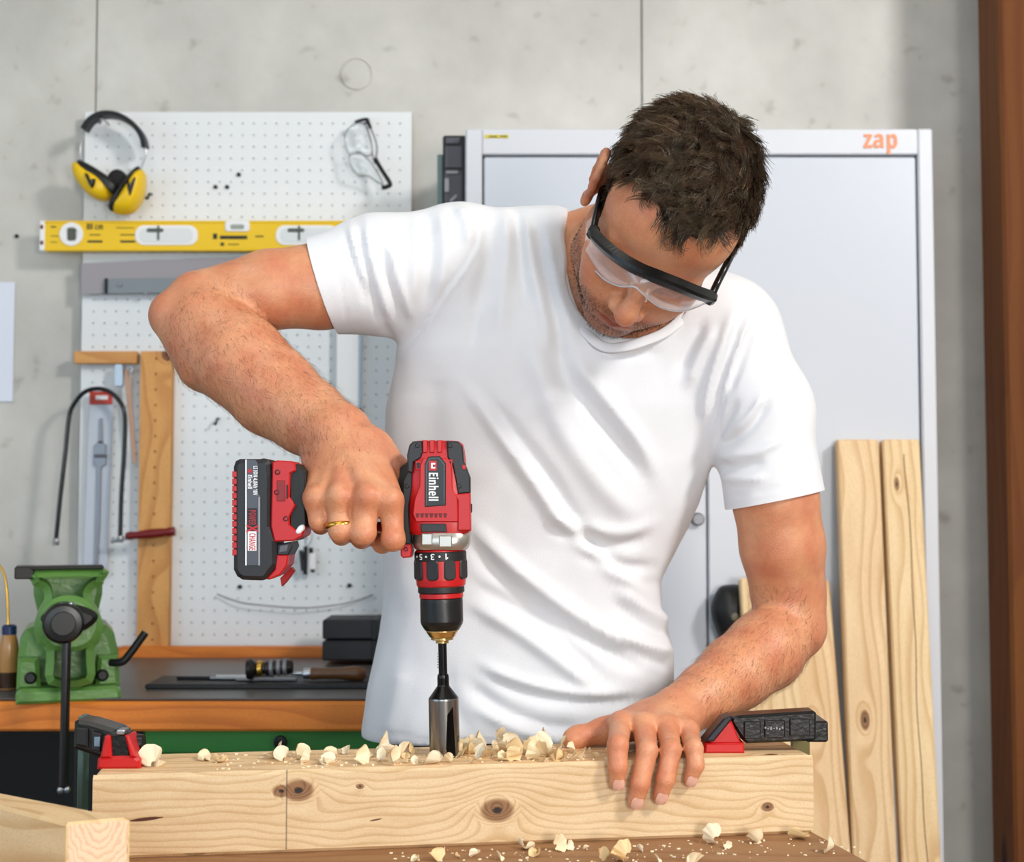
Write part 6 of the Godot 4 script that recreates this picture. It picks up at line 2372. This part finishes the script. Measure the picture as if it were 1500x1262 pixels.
# ------------------------------------------------------------------ drill
# rows: [py, left px, right px, half depth px, depth shift px]; ovals stacked down the picture at depth d
func hull(st: SurfaceTool, rows: Array, d: float, e := 3.0, seg := 32, group := 0) -> void:
	var rings := []
	for r: Array in rows:
		var ring := PackedVector3Array()
		var c := P((r[1] + r[2]) / 2.0, r[0], d)
		var rx := L((r[2] - r[1]) / 2.0, d)
		var rz := L(r[3], d)
		var oz := L(r[4] if r.size() > 4 else 0.0, d)
		for k in seg:
			var a := TAU * k / seg
			var ca := cos(a)
			var sa := sin(a)
			ring.append(c + Vector3(signf(ca) * pow(absf(ca), 2.0 / e) * rx, 0, signf(sa) * pow(absf(sa), 2.0 / e) * rz + oz))
		rings.append(ring)
	loft(st, rings, group)

func plate(called: String, px: Array, d: float, zf: float, zb: float, m: Material, t: Node, bev := 0.0012) -> MeshInstance3D:
	# outline in pixels at depth d; front at zf px and back at zb px towards the camera from there
	var st := begin()
	extrude(st, px_poly(V2(px), d), -d + L(zb, d), -d + L(zf, d), L(bev * 1000.0, d))
	return obj(called, st, m, t)

func screw(px: float, py: float, d: float, z: float, r: float, m: Material, t: Node) -> void:
	var st := begin()
	var p := P(px, py, d) + Vector3(0, 0, L(z, d))
	var rr := L(r, d)
	lathe(st, Transform3D(Basis(Vector3.RIGHT, PI / 2), p), PackedVector2Array([Vector2(rr, -0.004), Vector2(rr, 0.0006), Vector2(rr * 0.8, 0.001), Vector2(rr * 0.6, -0.0008), Vector2(0, -0.0008)]), 14)
	obj("screw", st, m, t)

func drill() -> void:
	var d := 1.545
	var t := thing("cordless_drill", "red and dark grey cordless drill held upright over the beam with battery at left", "drill", Vector3(P(648, 1100, d).x, beam_top, -d))
	var red := mat(Color(0.72, 0.02, 0.045), 0.42)
	red.clearcoat_enabled = true
	red.clearcoat = 0.1
	red.clearcoat_roughness = 0.25
	var grey := mat(Color(0.115, 0.11, 0.125), 0.45)
	var blk := mat(Color(0.045, 0.043, 0.048), 0.5)
	var ink := mat(Color(0.93, 0.93, 0.93), 0.5)
	var silver := mat(Color(0.72, 0.70, 0.67), 0.32, 0.85)
	var st := begin()
	hull(st, [[646, 612, 668, 24], [647, 606, 674, 30], [651, 601, 679, 34], [660, 599, 681, 36], [690, 598, 684, 38], [715, 597, 689, 39], [760, 596, 690, 40], [776, 597, 690, 40], [782, 602, 689, 39]], d, 3.6)
	obj("housing", st, red, t)
	# rubber overlays on the back of the housing
	plate("rubber_overlay", [600, 692, 599, 668, 602, 654, 607, 648, 621, 647, 622, 664, 619, 672, 609, 678, 607, 694], d, 37.5, 2, grey, t, 0.002)
	plate("rubber_overlay", [656, 647, 673, 648, 679, 655, 681, 676, 690, 700, 690, 722, 672, 724, 668, 700, 664, 680, 657, 671], d, 38.5, 2, grey, t, 0.002)
	plate("rubber_overlay", [593, 704, 600, 690, 607, 692, 606, 716, 602, 742, 604, 796, 593, 796, 591, 760], d, 34, -20, blk, t, 0.002)
	for x: float in [625.0, 635.0, 646.0]:
		plate("cooling_rib", [x - 3.5, 646, x + 3.5, 646, x + 3.2, 664, x - 3.2, 664], d, 38, 20, red, t, 0.001)
	for s: Array in [[611, 676], [656, 674]]:
		plate("vent", [s[0], s[1], s[0] + 9, s[1], s[0] + 8, s[1] + 13, s[0] + 1, s[1] + 13], d, 39.3, 30, red, t, 0.0008)
		plate("vent_opening", [s[0] + 2, s[1] + 2.5, s[0] + 7, s[1] + 2.5, s[0] + 6.2, s[1] + 11, s[0] + 2.4, s[1] + 11], d, 40.0, 30, blk, t, 0.0004)
	for q: Array in [[614, 654, 37], [661, 654, 38], [599, 712, 34], [674, 712, 38]]:
		screw(q[0], q[1], d, q[2], 3.6, blk, t)
	# raised red shoulder with the name plate
	plate("raised_panel", [622, 672, 657, 672, 664, 684, 665, 716, 672, 730, 673, 764, 612, 764, 607, 752, 610, 730, 617, 712, 618, 682], d, 41.2, 25, red, t, 0.0016)
	var np := plate("name_plate", [630, 670, 646, 669, 655, 679, 655, 740, 625, 742, 625, 680], d, 42.6, 30, mat(Color(0.012, 0.012, 0.014), 0.3), t, 0.0008)
	st = begin()
	var fr := px_poly(V2([632, 673, 645, 672, 652.5, 681, 652.5, 737, 627.5, 739, 627.5, 681]), d)
	var fp := PackedVector3Array()
	for q in fr: fp.append(Vector3(q.x, q.y, -d + L(42.7, d)))
	fp.append(fp[0])
	tube(st, fp, PackedFloat32Array([0.00022]), 5, false)
	obj("border_line", st, mat(Color(0.5, 0.5, 0.5), 0.5), np)
	st = begin()
	extrude(st, px_poly(rrect(631, 676, 642, 690, 1.5), d), -d + L(42, d), -d + L(43, d), 0.0002)
	obj("emblem", st, red, np)
	st = begin()
	extrude(st, px_poly(V2([634, 679, 640, 679, 640, 681.5, 636.5, 681.5, 636.5, 684.5, 640, 684.5, 640, 687, 634, 687]), d), -d + L(42.8, d), -d + L(43.3, d), 0.0001)
	obj("emblem_mark", st, ink, np)
	var down := Basis(Vector3.BACK, -PI / 2)
	lettering("printed_name", "Einhell", L(13, d), ink, xf(P(637, 713, d) + Vector3(0, 0, L(42.6, d)), down), np, 0.0006, false, true, L(40, d))
	st = begin()
	for k in 9:
		rect_at(st, 628.0, 694 + k * 4.1, 629.6, 696.6 + k * 4.1, d - L(42.9, d), 0.0004, 0.0001)
	obj("printed_marks", st, mat(Color(0.6, 0.6, 0.6), 0.5), np).set_meta("kind", "stuff")
	for k in 7:
		var x := 612.0 + k * 6.6
		if x > 653: continue
		plate("cooling_slot", [x, 751, x + 5, 751, x + 4, 757, x + 1, 757], d, 42.0, 30, mat(Color(0.36, 0.02, 0.03), 0.5), t, 0.0003)  # darker red stands for the shade inside each slot
	plate("dark_inlay", [619, 766, 655, 766, 657, 778, 620, 778], d, 42, 30, grey, t, 0.0008)
	plate("side_rib", [666, 724, 690, 722, 691, 776, 672, 776, 672, 732], d, 40.6, 0, red, t, 0.0015)
	plate("selector_switch", [686, 736, 692, 738, 692, 750, 687, 752], d, 24, 8, blk, t, 0.001)
	plate("selector_tab", [678, 682, 683, 682, 684, 688, 679, 688], d, 39.6, 30, red, t, 0.0006)
	# gearbox ring
	st = begin()
	hull(st, [[778, 606, 690, 38], [780, 605, 691, 40], [795, 605, 690, 40], [801, 607, 686, 39], [804, 609, 684, 36]], d, 3.0)
	obj("gear_ring", st, silver, t)
	plate("gear_ring_tab", [620, 780, 636, 780, 636, 797, 620, 797], d, 42, 20, silver, t, 0.0014)
	plate("gear_ring_tab", [645, 783, 664, 783, 664, 800, 645, 800], d, 41.5, 20, silver, t, 0.0014)
	plate("foot", [589, 794, 603, 792, 606, 806, 604, 815, 593, 816, 589, 812], d, 30, -20, red, t, 0.002)
	screw(597, 803, d, 30, 3.2, blk, t)
	# torque collar with its figures, and the chuck
	var ax := Transform3D(along(P(640, 640, d) - P(648, 1000, d)), P(645, 806, d))
	var lp := func(v: Array) -> PackedVector2Array:   # [radius px, py] from top to bottom, turned to rising order
		var o := PackedVector2Array()
		var i := v.size() / 2 - 1
		while i >= 0:
			o.append(Vector2(L(v[i * 2], d), L(806.0 - v[i * 2 + 1], d)))
			i -= 1
		return o
	st = begin()
	lathe(st, ax, lp.call([0, 804, 35, 804, 37, 806, 37, 807.5, 35.5, 808]), 48)
	obj("collar_edge", st, red, t)
	st = begin()
	lathe(st, ax, lp.call([35, 807, 37, 808, 37.2, 818, 36.5, 848, 35.5, 856, 33.8, 858]), 48)
	obj("torque_collar", st, red, t)
	st = begin()
	lathe(st, ax, lp.call([37, 807, 38, 808, 38, 820, 37, 821]), 48)
	obj("scale_band", st, blk, t)
	for k in 9:   # dark finger grips between the red drops
		var a := TAU * k / 9.0 + 0.42
		st = begin()
		var poly := rrect(-L(9.0, d), -L(42, d), L(9.0, d), -L(12, d), L(6, d), 4)
		var bb := ax * Transform3D(Basis(Vector3.UP, a), Vector3.ZERO)
		extrude(st, poly, L(33.5, d), L(38.2, d), 0.0012, bb)
		obj("finger_grip", st, grey, t)
	for q: Array in [["1", 0.28], ["3", -0.25], ["5", -0.78]]:
		var yaw := Basis(Vector3.UP, q[1])
		lettering("scale_figure", q[0], L(8.5, d), ink, ax * Transform3D(yaw * Basis(Vector3.BACK, PI), yaw * Vector3(0, 0, L(38.0, d)) + Vector3(0, -L(7.5, d), 0)), t, 0.0006, false, true)
	for q: float in [0.02, -0.52, -1.04]:
		var yaw := Basis(Vector3.UP, q)
		st = begin()
		lathe(st, ax * Transform3D(yaw * Basis(Vector3.RIGHT, PI / 2), yaw * Vector3(0, 0, L(38.0, d)) + Vector3(0, -L(7.5, d), 0)), PackedVector2Array([Vector2(L(1.6, d), -0.001), Vector2(L(1.6, d), 0.0005), Vector2(0, 0.0006)]), 10)
		obj("scale_dot", st, ink, t)
	st = begin()
	lathe(st, ax, lp.call([33, 857, 34, 858, 34, 866, 32, 867.5, 30, 868]), 48)
	obj("clamp_ring", st, blk, t)
	st = begin()
	lathe(st, ax, lp.call([30, 867, 32, 868, 32, 874, 30, 875]), 48)
	obj("red_ring", st, red, t)
	st = begin()
	lathe(st, ax, lp.call([29, 874, 31, 875.5, 31.2, 880, 31.2, 908, 30, 913, 25, 921, 22, 922, 0, 922]), 48)
	obj("chuck_sleeve", st, mat(Color(0.035, 0.033, 0.036), 0.38), t)
	st = begin()
	lathe(st, ax, lp.call([22, 919, 23.5, 921, 23.5, 923, 18.5, 931, 16.5, 932, 16.5, 935, 9.5, 937, 9.5, 940, 0, 940]), 36)
	obj("chuck_nose", st, mat(Color(0.80, 0.67, 0.45), 0.25, 1.0), t)
	# the bit: black shank, cone, wide polished cutter
	var steel := mat(Color(0.56, 0.55, 0.54), 0.24, 1.0)
	st = begin()
	lathe(st, ax, lp.call([5.2, 934, 6.3, 940, 6.3, 984, 8, 986, 8.6, 990, 8.6, 1000, 9, 1002, 21, 1018, 21.6, 1020]), 36)
	var bit := obj("drill_bit", st, mat(Color(0.03, 0.03, 0.034), 0.22, 0.4), t)
	st = begin()
	lathe(st, ax, lp.call([21.6, 1019, 22, 1021, 22, 1106, 20, 1107, 0, 1107]), 40)
	obj("cutter", st, steel, bit)
	st = begin()
	var gw := ax.basis
	for k in 2:
		var bb := ax * Transform3D(Basis(Vector3.UP, 0.5 + PI * k), Vector3.ZERO)
		extrude(st, px_strip(V2([-5, 806 - 1040, 4, 806 - 1030, 7, 806 - 1106, -9, 806 - 1106]), d), L(21.0, d), L(22.4, d), 0.0003, bb)
	obj("cutter_flute", st, mat(Color(0.05, 0.05, 0.05), 0.3, 0.8), bit)
	st = begin()
	for k in 6:
		rect_at(st, 640.6, 956 + k * 4.0, 642.6, 958.4 + k * 4.0, d - L(6.4, d), 0.0004, 0.0001)
	obj("etched_marks", st, mat(Color(0.5, 0.5, 0.5), 0.5), bit).set_meta("kind", "stuff")
	# handle, mostly inside the hand
	st = begin()
	var rings := []
	for r: Array in [[446, 728, 34, 26], [452, 730, 36, 25], [468, 733, 27, 20], [500, 735, 24, 18], [540, 734, 25, 18], [575, 726, 34, 20], [596, 722, 46, 24], [604, 724, 50, 24]]:
		var ring := PackedVector3Array()
		var c := P(r[0], r[1], d + 0.012)
		for k in 24:
			var a := TAU * k / 24
			ring.append(c + Vector3(0, cos(a) * L(r[2], d), sin(a) * L(r[3], d)))
		rings.append(ring)
	loft(st, rings, 0)
	obj("handle", st, blk, t)
	st = begin()
	bulge(st, V2([545, 768, 560, 764, 566, 776, 562, 792, 552, 790]), d + 0.01, 0.010, 0.008)
	obj("trigger", st, red, t)
	# battery shoe
	plate("shoe_back", [428, 682, 440, 680, 452, 690, 454, 770, 440, 790, 428, 790], d, 30, -34, blk, t, 0.003)
	plate("shoe_side", [405, 678, 412, 675, 432, 676, 438, 681, 439, 690, 431, 694, 430, 728, 439, 740, 430, 756, 430, 768, 440, 776, 446, 768, 453, 770, 449, 784, 436, 791, 408, 792, 403, 770], d, 37, -38, red, t, 0.002)
	plate("shoe_recess", [412, 704, 424, 704, 424, 734, 412, 734], d, 38, 30, mat(Color(0.50, 0.015, 0.03), 0.4), t, 0.0008)  # recess shade put into a darker red plate
	plate("shoe_slot", [426, 710, 428, 710, 428, 730, 426, 730], d, 38.2, 30, blk, t, 0.0004)
	for q: Array in [[413, 692], [412, 721], [425, 759]]: screw(q[0], q[1], d, 37.2, 3.8, blk, t)
	st = begin()
	bulge(st, V2([433, 778, 438, 770, 445, 768, 447, 774, 441, 781, 435, 782]), d - L(34, d), 0.004, 0.004)
	obj("lamp_window", st, mat(Color(0.95, 0.95, 0.95), 0.15), t)
	plate("release_button", [412, 796, 432, 792, 434, 800, 428, 812, 411, 812], d, 34, -30, grey, t, 0.002)
	plate("release_inset", [416, 798, 428, 796, 426, 806, 414, 808], d, 35, 25, mat(Color(0.33, 0.33, 0.36), 0.4), t, 0.0008)
	plate("release_latch", [411, 811, 428, 811, 426, 826, 416, 840, 400, 847, 396, 846, 408, 832], d, 34, -30, red, t, 0.002)
	plate("release_lip", [412, 846, 428, 830, 432, 836, 420, 852, 414, 858], d + 0.05, 10, -10, red, t, 0.001)
	# battery
	st = begin()
	extrude(st, px_poly(V2([349, 684, 352, 676, 358, 673, 388, 673, 392, 672, 399, 674, 402, 680, 404, 696, 404, 770, 411, 790, 412, 826, 404, 836, 397, 846, 390, 848, 362, 847, 354, 842, 349, 832]), d), -d - L(38, d), -d + L(38, d), 0.005)
	var bat := obj("battery", st, grey, t)
	for k in 12:
		var y := 691.0 + k * 10.2
		plate("grip_rib", [347.5, y, 357, y, 357, y + 8.6, 347.5, y + 8.6], d, 36.5, -36, red, bat, 0.001)
	plate("label_sheet", [366, 674, 381, 674, 385, 680, 385, 722, 389, 728, 389, 826, 366, 826], d, 39, 30, mat(Color(0.30, 0.30, 0.325), 0.35, 0.4), bat, 0.0004)
	plate("label_edge", [367, 674, 369, 674, 369, 826, 367, 826], d, 39.5, 38, ink, bat, 0.0001)
	plate("label_line", [386, 728, 387.5, 728, 387.5, 826, 386, 826], d, 39.5, 38, mat(Color(0.7, 0.7, 0.7), 0.4), bat, 0.0001)
	plate("label_panel", [370, 744, 384, 744, 384, 777, 370, 777], d, 39.6, 38, mat(Color(0.02, 0.02, 0.02), 0.4), bat, 0.0001)
	plate("label_panel", [370.5, 777, 383, 777, 383, 805, 370.5, 805], d, 39.6, 38, ink, bat, 0.0001)
	var at := func(x: float, y: float) -> Transform3D: return xf(P(x, y, d) + Vector3(0, 0, L(39.5, d)), down)
	lettering("printed_text", "POWER", L(10, d), mat(Color(0.62, 0.12, 0.16), 0.5), at.call(377, 757), bat, 0.0006, false, true, L(21, d))
	lettering("printed_text", "X", L(17, d), red, at.call(377, 773), bat, 0.0008, false, true, L(11, d))
	lettering("printed_text", "CHANGE", L(9, d), red, at.call(377, 792), bat, 0.0006, false, true, L(24, d))
	lettering("printed_text", "LI ION 4.0Ah 18V", L(6, d), ink, at.call(381.5, 704), bat, 0.0005, false, true, L(42, d))
	lettering("printed_text", "Einhell", L(6, d), ink, at.call(373.5, 706), bat, 0.0005, false, true, L(20, d))
	plate("emblem", [371, 688, 376, 688, 376, 693, 371, 693], d, 39.8, 38, red, bat, 0.0001)
	# wedding ring on the hand that holds it
	var fx := (P(499, 775, 1.504) - P(497, 727, 1.510)).normalized()
	st = begin()
	var rr := 0.0164
	lathe(st, Transform3D(along(fx) * Basis(Vector3.RIGHT, 0.0), P(498.6, 770, 1.5050) + Vector3(0, 0, 0.0)), PackedVector2Array([Vector2(rr - 0.0022, -0.0032), Vector2(rr, -0.0029), Vector2(rr + 0.0006, 0), Vector2(rr, 0.0029), Vector2(rr - 0.0022, 0.0032)]), 40, false)
	single("gold_ring", st, mat(Color(0.86, 0.66, 0.28), 0.2, 1.0), "plain gold ring on the finger that grips the drill", "ring")

func px_strip(v: PackedVector2Array, d: float) -> PackedVector2Array:
	var o := PackedVector2Array()
	for p in v: o.append(p * (d / F))
	return o

# ------------------------------------------------------------------ goggles on the face
func hz(px: float, py: float, z: float) -> Vector3:   # the point of the view ray through a pixel that lies at height z over the face plane of the head
	var o := head.affine_inverse() * EYE
	var v := head.basis.inverse() * ray(px, py)
	return head * (o + v * ((z - o.z) / v.z))

func sheet(st: SurfaceTool, grid: Array, thick: float, back: Vector3) -> void:
	var n := grid.size()
	var m: int = grid[0].size()
	st.set_smooth_group(0)
	for s in 2:
		var o := back * (thick * s)
		for i in n - 1:
			for j in m - 1:
				quad(st, grid[i][j] + o, grid[i + 1][j] + o, grid[i + 1][j + 1] + o, grid[i][j + 1] + o, -back if s == 0 else back)
	st.set_smooth_group(-1)

func goggles() -> void:
	var t := thing("safety_goggles", "clear safety goggles with a thick black brow bar worn by the man", "goggles", hz(950, 420, 0.10))
	var blk := mat(Color(0.025, 0.025, 0.028), 0.25)
	var bar := [hz(870, 338, 0.066), hz(877, 350, 0.078), hz(902, 373, 0.099), hz(934, 393, 0.113), hz(965, 406, 0.118), hz(996, 418, 0.114), hz(1021, 428, 0.103), hz(1040, 434, 0.090)]
	var up := head.basis.y.normalized()
	var fw := head.basis.z.normalized()
	var c := curve(bar, 6)
	var st := begin()
	var rings := []
	var fr := frames(c)
	for i in c.size():
		var f := fw - fr[i].z * fw.dot(fr[i].z)
		f = f.normalized()
		var u := f.cross(fr[i].z).normalized()
		if u.dot(up) < 0.0: u = -u
		var r := PackedVector3Array()
		for q: Vector2 in [Vector2(-0.005, -0.0065), Vector2(0.0045, -0.007), Vector2(0.007, -0.004), Vector2(0.007, 0.004), Vector2(0.0045, 0.007), Vector2(-0.005, 0.0065)]:
			r.append(c[i] + f * q.x + u * q.y)
		rings.append(r)
	loft(st, rings, -1)
	obj("brow_bar", st, blk, t)
	for s in 2:
		var pts := [hz(869, 340, 0.064), hz(872, 322, 0.048), hz(876, 302, 0.026), hz(882, 280, 0.002), hz(886, 262, -0.022)] if s == 0 else [hz(1041, 436, 0.088), hz(1049, 418, 0.076), hz(1057, 402, 0.060), hz(1064, 388, 0.045), hz(1072, 372, 0.015)]
		st = begin()
		tube(st, curve(pts, 5), PackedFloat32Array([0.0058]), 10, true, 0.75)
		obj("temple_arm", st, blk, t)
		st = begin()
		var h: Vector3 = pts[0]
		box(st, h, Vector3(0.013, 0.016, 0.016), 0.004, head.basis.orthonormalized())
		obj("hinge_block", st, blk, t)
	# lens: from the bar down over cheeks and nose bridge
	var low := [[857, 366, 0.066], [868, 388, 0.080], [886, 407, 0.096], [908, 417, 0.112], [930, 418, 0.126], [944, 430, 0.127], [966, 447, 0.117], [995, 454, 0.104], [1020, 448, 0.092], [1036, 440, 0.084]]
	var lo := []
	for q: Array in low: lo.append(hz(q[0], q[1], q[2]))
	var lc := curve(lo, 5)
	var grid := []
	var nn := 36
	for j in 7:
		var row := PackedVector3Array()
		for i in nn + 1:
			var s := float(i) / nn
			var a := c[int(s * (c.size() - 1))].lerp(c[mini(int(s * (c.size() - 1)) + 1, c.size() - 1)], s * (c.size() - 1) - int(s * (c.size() - 1)))
			var b := lc[int(s * (lc.size() - 1))].lerp(lc[mini(int(s * (lc.size() - 1)) + 1, lc.size() - 1)], s * (lc.size() - 1) - int(s * (lc.size() - 1)))
			var v := j / 6.0
			row.append(a.lerp(b, v) + fw * (0.006 * sin(PI * v) + 0.002))
		grid.append(row)
	var lens := mat(Color(1, 1, 1, 0.07), 0.04)
	lens.transparency = BaseMaterial3D.TRANSPARENCY_ALPHA
	lens.metallic_specular = 0.7
	st = begin()
	sheet(st, grid, 0.0018, -fw)
	obj("lens", st, lens, t)
	st = begin()
	var edge := PackedVector3Array()
	for p: Vector3 in grid[6]: edge.append(p)
	tube(st, edge, PackedFloat32Array([0.0011]), 6)
	obj("lens_rim", st, mat(Color(0.80, 0.78, 0.80), 0.15), t)
	# clear side shield at the ear
	st = begin()
	var g2 := []
	for j in 5:
		var v := j / 4.0
		var row := PackedVector3Array()
		for i in 7:
			var u := i / 6.0
			row.append(hz(lerpf(868, 873, u), lerpf(342, 312, u), lerpf(0.064, 0.036, u)).lerp(hz(lerpf(857, 858, u), lerpf(366, 325, u), lerpf(0.062, 0.034, u)), v))
		g2.append(row)
	sheet(st, g2, 0.0015, head.basis.x.normalized())
	obj("side_shield", st, lens, t)
	st = begin()
	for s: Array in [[926, 421, 0.117], [950, 432, 0.114]]:
		tube(st, curve([hz(s[0], s[1] - 7, s[2]), hz(s[0] - 3, s[1], s[2] - 0.002), hz(s[0] - 4, s[1] + 8, s[2] - 0.008)], 4), PackedFloat32Array([0.0022]), 8)
	obj("nose_pad", st, lens, t)

# ------------------------------------------------------------------ shavings
func curl_mesh(r: RandomNumberGenerator) -> ArrayMesh:
	# a thin pleated ribbon rolled into an open cone, about 1 unit wide, lying on y = 0
	var turn := r.randf_range(3.0, 5.6)
	var r0 := r.randf_range(0.05, 0.14)
	var r1 := r.randf_range(0.42, 0.56)
	var start := r.randf_range(0.0, TAU)
	var ph := r.randf_range(0, TAU)
	var pleats := float(r.randi_range(4, 7))
	var flat := r.randf_range(0.45, 0.85)
	var nu := 24
	var nv := 6
	var g := []
	var low := 9.0
	var tip := r.randf_range(0.5, 1.5)
	var axis := Vector3(r.randf_range(-1, 1), 0.1, r.randf_range(-1, 1)).normalized()
	for j in nv + 1:
		var v := float(j) / nv
		var row := PackedVector3Array()
		for i in nu + 1:
			var u := float(i) / nu
			var a := start + turn * u
			var ragged := 1.0 + (0.05 * sin(u * 17.0 + ph) + 0.03 * sin(u * 37.0 + ph * 2.0)) * v
			var ends := 1.0 - 0.55 * pow(absf(u * 2.0 - 1.0), 5.0)
			var rad := (lerpf(r0, r1, pow(v, 0.75)) * ragged * (1.0 - 0.28 * u) + 0.022 * sin(u * TAU * pleats + ph) * v) * lerpf(1.0, ends, v)
			var p := Vector3(cos(a) * rad, (0.22 + 0.55 * flat) * (v - 0.35 * v * v) * ends - u * 0.12, sin(a) * rad)
			p = p.rotated(axis, tip)
			low = minf(low, p.y)
			row.append(p)
		g.append(row)
	var st := begin()
	st.set_smooth_group(0)
	for i in nu:
		for j in nv:
			var a: Vector3 = g[j][i] - Vector3(0, low, 0)
			var b: Vector3 = g[j][i + 1] - Vector3(0, low, 0)
			var c: Vector3 = g[j + 1][i + 1] - Vector3(0, low, 0)
			var d: Vector3 = g[j + 1][i] - Vector3(0, low, 0)
			var n := (b - a).cross(d - a).normalized()
			quad(st, a, b, c, d, n)
			st.set_smooth_group(1)
			quad(st, a - n * 0.02, b - n * 0.02, c - n * 0.02, d - n * 0.02, -n)
			st.set_smooth_group(0)
	st.generate_normals()
	return st.commit()

func shavings() -> void:
	var r := RandomNumberGenerator.new()
	r.seed = 303
	var kinds: Array = []
	for k in 10: kinds.append(curl_mesh(r))
	var mats: Array = []
	for c: Color in [Color(0.93, 0.85, 0.70), Color(0.95, 0.89, 0.77), Color(0.90, 0.78, 0.58), Color(0.94, 0.87, 0.74)]:
		var m := mat(c, 0.6)
		m.backlight_enabled = true
		m.backlight = Color(0.35, 0.30, 0.22)
		mats.append(m)
	var on_beam_top := [
		[222, 1110, 30, 0], [208, 1104, 18, 0], [232, 1116, 16, 0], [290, 1106, 18, 0], [300, 1110, 12, 0], [323, 1110, 18, 0],
		[404, 1098, 28, 1], [414, 1106, 20, 1], [437, 1102, 22, 1], [452, 1110, 16, 1], [468, 1109, 20, 1], [478, 1114, 14, 1], [495, 1104, 22, 1], [508, 1098, 16, 1], [522, 1110, 20, 1], [538, 1104, 14, 1],
		[558, 1096, 26, 1], [572, 1108, 24, 1], [586, 1094, 26, 1], [600, 1100, 20, 1], [612, 1108, 16, 1], [596, 1112, 14, 1], [626, 1110, 16, 1], [643, 1106, 32, 1], [662, 1110, 16, 1],
		[676, 1098, 22, 2], [690, 1090, 28, 2], [694, 1104, 26, 2], [708, 1084, 26, 2], [716, 1099, 28, 2], [730, 1106, 20, 2], [734, 1088, 24, 2], [748, 1098, 24, 2], [758, 1086, 22, 2], [764, 1104, 22, 2], [776, 1090, 26, 2], [790, 1100, 28, 2], [800, 1086, 24, 2], [810, 1098, 28, 2], [822, 1104, 20, 2], [832, 1096, 16, 2], [684, 1082, 20, 2], [699, 1094, 24, 2], [722, 1080, 22, 2], [741, 1102, 24, 2], [752, 1092, 26, 2], [768, 1096, 20, 2], [783, 1084, 24, 2], [796, 1106, 22, 2], [806, 1090, 22, 2], [818, 1090, 24, 2], [826, 1108, 16, 2], [552, 1106, 20, 1], [580, 1100, 22, 1], [566, 1090, 20, 1], [606, 1096, 18, 1], [634, 1098, 20, 1], [655, 1098, 22, 1], [853, 1106, 18, 3], [868, 1103, 18, 3], [840, 1110, 12, 2]]
	var wheres := ["near the left clamp on the beam", "on the beam left of or at the drill bit", "in the heap on the beam right of the bit", "beside the thumb on the beam"]
	var groups := ["shavings near the left clamp", "shavings left of the bit", "shavings heaped right of the bit", "shavings beside the thumb"]
	var list: Array = []
	for q: Array in on_beam_top:
		var p := PY(q[0], q[1] + q[2] * 0.42, beam_top)
		var l := beam_x.affine_inverse() * p
		l.z = clampf(l.z, -0.108, -0.014)
		l.y = 0.0
		list.append([beam_x * l, q[2] * 1.25, q[3], wheres[q[3]], groups[q[3]]])
	for q: Array in [[632, 1250, 22, 0], [612, 1254, 14, 0], [648, 1246, 14, 0], [668, 1252, 10, 0], [700, 1249, 14, 0], [735, 1254, 16, 0], [770, 1236, 22, 0], [786, 1244, 18, 0], [815, 1238, 20, 0], [832, 1240, 12, 0], [862, 1240, 10, 0], [876, 1254, 30, 0], [897, 1252, 24, 0], [918, 1250, 26, 0], [942, 1242, 14, 0], [966, 1258, 14, 0], [1010, 1256, 32, 0], [1048, 1226, 26, 1], [1062, 1236, 12, 1], [1113, 1222, 30, 1], [1181, 1219, 28, 1], [1219, 1238, 22, 1]]:
		var p := PY(q[0], q[1] + q[2] * 0.42, table_top)
		var l := beam_x.affine_inverse() * p
		l.z = maxf(l.z, 0.012)
		p = beam_x * l
		list.append([Vector3(p.x, table_top, p.z), q[2] * 1.15, 4 + q[3], "on the table below the beam's middle" if q[3] == 0 else "on the table below the beam's right end", "shavings on the table, " + ("middle" if q[3] == 0 else "right")])
	list.sort_custom(func(a, b): return a[2] < b[2] if a[2] != b[2] else pix(a[0]).x < pix(b[0]).x)
	var ord := ["first", "second", "third", "fourth", "fifth", "sixth", "seventh", "eighth", "ninth", "tenth", "eleventh", "twelfth", "thirteenth", "fourteenth", "fifteenth", "sixteenth", "seventeenth", "eighteenth", "nineteenth", "twentieth", "twenty-first", "twenty-second", "twenty-third", "twenty-fourth", "twenty-fifth", "twenty-sixth", "twenty-seventh", "twenty-eighth", "twenty-ninth", "thirtieth", "thirty-first", "thirty-second"]
	var n := 0
	for k in list.size():
		var e: Array = list[k]
		n = 0 if k == 0 or list[k - 1][2] != e[2] else n + 1
		shaving(kinds, mats, r, e[0], e[1], "%s shaving from the left %s" % [ord[n], e[3]], e[4])
	# crumbs nobody could count
	var st := begin()
	for k in 420:
		var top := k < 260
		var p := beam_x * Vector3(r.randf_range(0.12, 0.62), 0.0, r.randf_range(-0.105, -0.006)) if top else Vector3()
		if not top:
			p = beam_x * Vector3(r.randf_range(0.30, 0.80), 0.0, r.randf_range(0.01, 0.09))
			p.y = table_top
		var s := r.randf_range(0.0006, 0.0022)
		box(st, p + Vector3(0, s * 0.3, 0), Vector3(s * 1.8, s * 0.7, s), 0.0002, Basis(Vector3.UP, r.randf_range(0, TAU)))
	var o := obj("wood_crumbs", st, mats[1])
	tag(o, "fine wood crumbs scattered over the beam and table around the shavings", "wood crumbs", "", "stuff")

func shaving(kinds: Array, mats: Array, r: RandomNumberGenerator, p: Vector3, size: float, label: String, group: String) -> void:
	var i := r.randi() % kinds.size()
	var o := inst("wood_shaving", kinds[i], mats[r.randi() % mats.size()])
	var s := L(size, -p.z) * r.randf_range(1.15, 1.45)
	o.transform = Transform3D(Basis(Vector3.UP, r.randf_range(0, TAU)).scaled(Vector3(s, s, s)), p)
	tag(o, label, "wood shaving", group)
